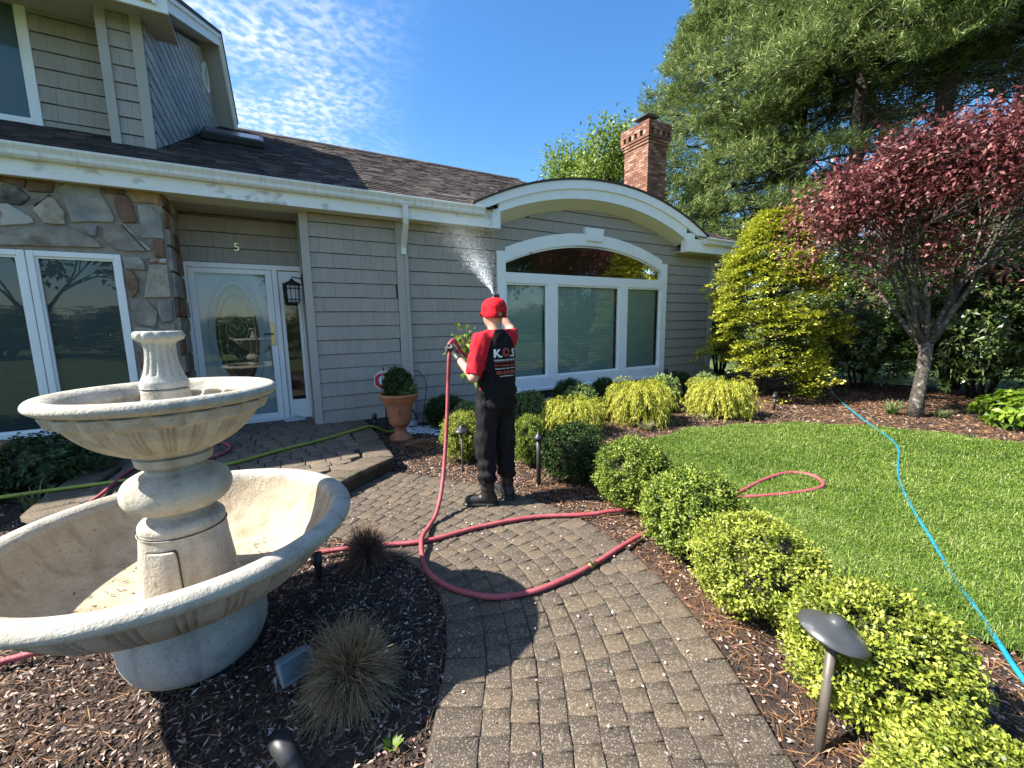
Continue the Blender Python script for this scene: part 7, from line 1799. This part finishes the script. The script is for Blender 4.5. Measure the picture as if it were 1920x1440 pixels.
g2 = [(2.80, 2.30), (2.41, 2.47), (2.13, 2.55), (1.73, 2.74), (1.28, 2.82), (0.85, 2.83), (0.49, 2.96), (0.15, 3.06), (-0.23, 3.02), (-0.69, 2.88), (-1.10, 2.79), (-1.50, 2.85), (-2.0, 3.2), (-2.2, 3.9), (-1.95, 4.30)]
g3 = [(-1.46, 4.6), (-1.40, 5.5), (-1.16, 6.20), (-0.85, 6.36), (-0.68, 6.2), (-0.59, 5.96), (-0.61, 5.70), (-0.75, 5.55), (-1.0, 5.35), (-1.3, 5.3)]
def lawnz(x, y): return .034 if in_poly(np.array([x]), np.array([y]), LAWN)[0] else .021
pts = air + hang + [(x_, y_, lawnz(x_, y_)+(.037 if (abs(x_-.81) < .02 and abs(y_-2.81) < .02) else 0)) for x_, y_ in g1] + [(x_, y_, lawnz(x_, y_)) for x_, y_ in g2] + [(-1.80, 4.42, .10)] + [(x_, y_, .176) for x_, y_ in g3]
rh_ = hose('red_hose', pts, 0.0170, m_hred, 'red rubber hose looping over the path and up to the man hand', 8, 12)
mb = MB(); mb.tube([(1.66, 1.955, .021), (1.69, 1.96, .021)], .0215, 12); mb.tube([(1.69, 1.96, .021), (1.72, 1.966, .021)], .019, 6); mb.build('coupling', mat('hose_brass', (0.35, 0.27, 0.12), rough=0.4, metal=0.9), rh_)
# water spray: droplets and streaks fanning up to the eaves
g = np.random.default_rng(5); n = 15000; t = g.random(n)**.72
nz_ = np.array(GH+a_*.115); tg = np.array(TGT); ax_ = unit(tg-nz_); s1 = unit(np.cross(ax_, UP)); s2 = np.cross(s1, ax_); Lw = np.linalg.norm(tg-nz_)
fan = np.clip(g.normal(size=n)*.42, -1, 1); sp2 = np.clip(g.normal(size=n)*.4, -1, 1)
P = nz_+ax_*(t*Lw)[:, None]+s1*(fan*t*Lw*.20)[:, None]+s2*(sp2*t*Lw*.10)[:, None]-UP*(.10*t**2)[:, None]
D = unit(ax_+s1*(fan*.20)[:, None]+s2*(sp2*.1)[:, None]+g.normal(size=(n, 3))*.06)
ln = np.where(t < .35, .030, .010)*(.5+g.random(n)); wd = np.where(t < .35, .0021, .0025)*(.5+.9*g.random(n))
# splash thrown back from the fascia and over the gutter
m2 = 5200; Q = np.array([2.55, 6.28, 3.30])+g.normal(size=(m2, 3))*np.array([.34, .16, .22]); Q[:, 1] = np.minimum(Q[:, 1], 6.30+.9*np.maximum(0, Q[:, 2]-3.5))
P = np.concatenate([P, Q]); D = np.concatenate([D, unit(g.normal(size=(m2, 3))-UP*.4)]); ln = np.r_[ln, np.full(m2, .0050)]; wd = np.r_[wd, np.full(m2, .0022)]
parts = [leaves(P, D, unit(g.normal(size=P.shape)), ln, wd, 0.0), leaves(P, D, unit(np.cross(D, g.normal(size=P.shape))), ln, wd, 0.0)]
V, F, r = cat(parts)
m_drop = bpy.data.materials.new('water_drop'); m_drop.use_nodes = True
nn_, ll_ = m_drop.node_tree.nodes, m_drop.node_tree.links; nn_.clear(); oo = nn_.new('ShaderNodeOutputMaterial'); tp = nn_.new('ShaderNodeBsdfTransparent'); df = nn_.new('ShaderNodeBsdfTranslucent'); df.inputs[0].default_value = (.9, .93, .95, 1); d2 = nn_.new('ShaderNodeBsdfDiffuse'); d2.inputs[0].default_value = (.9, .93, .95, 1); mA = nn_.new('ShaderNodeMixShader'); mB = nn_.new('ShaderNodeMixShader'); mB.inputs[0].default_value = .6
ll_.new(df.outputs[0], mA.inputs[1]); ll_.new(d2.outputs[0], mA.inputs[2]); ll_.new(tp.outputs[0], mB.inputs[1]); ll_.new(mA.outputs[0], mB.inputs[2]); ll_.new(mB.outputs[0], oo.inputs['Surface'])
tag(npmesh('water_spray', V, F, m_drop, rnd=r), 'fan of white water droplets sprayed up at the eaves', 'water', kind='stuff')
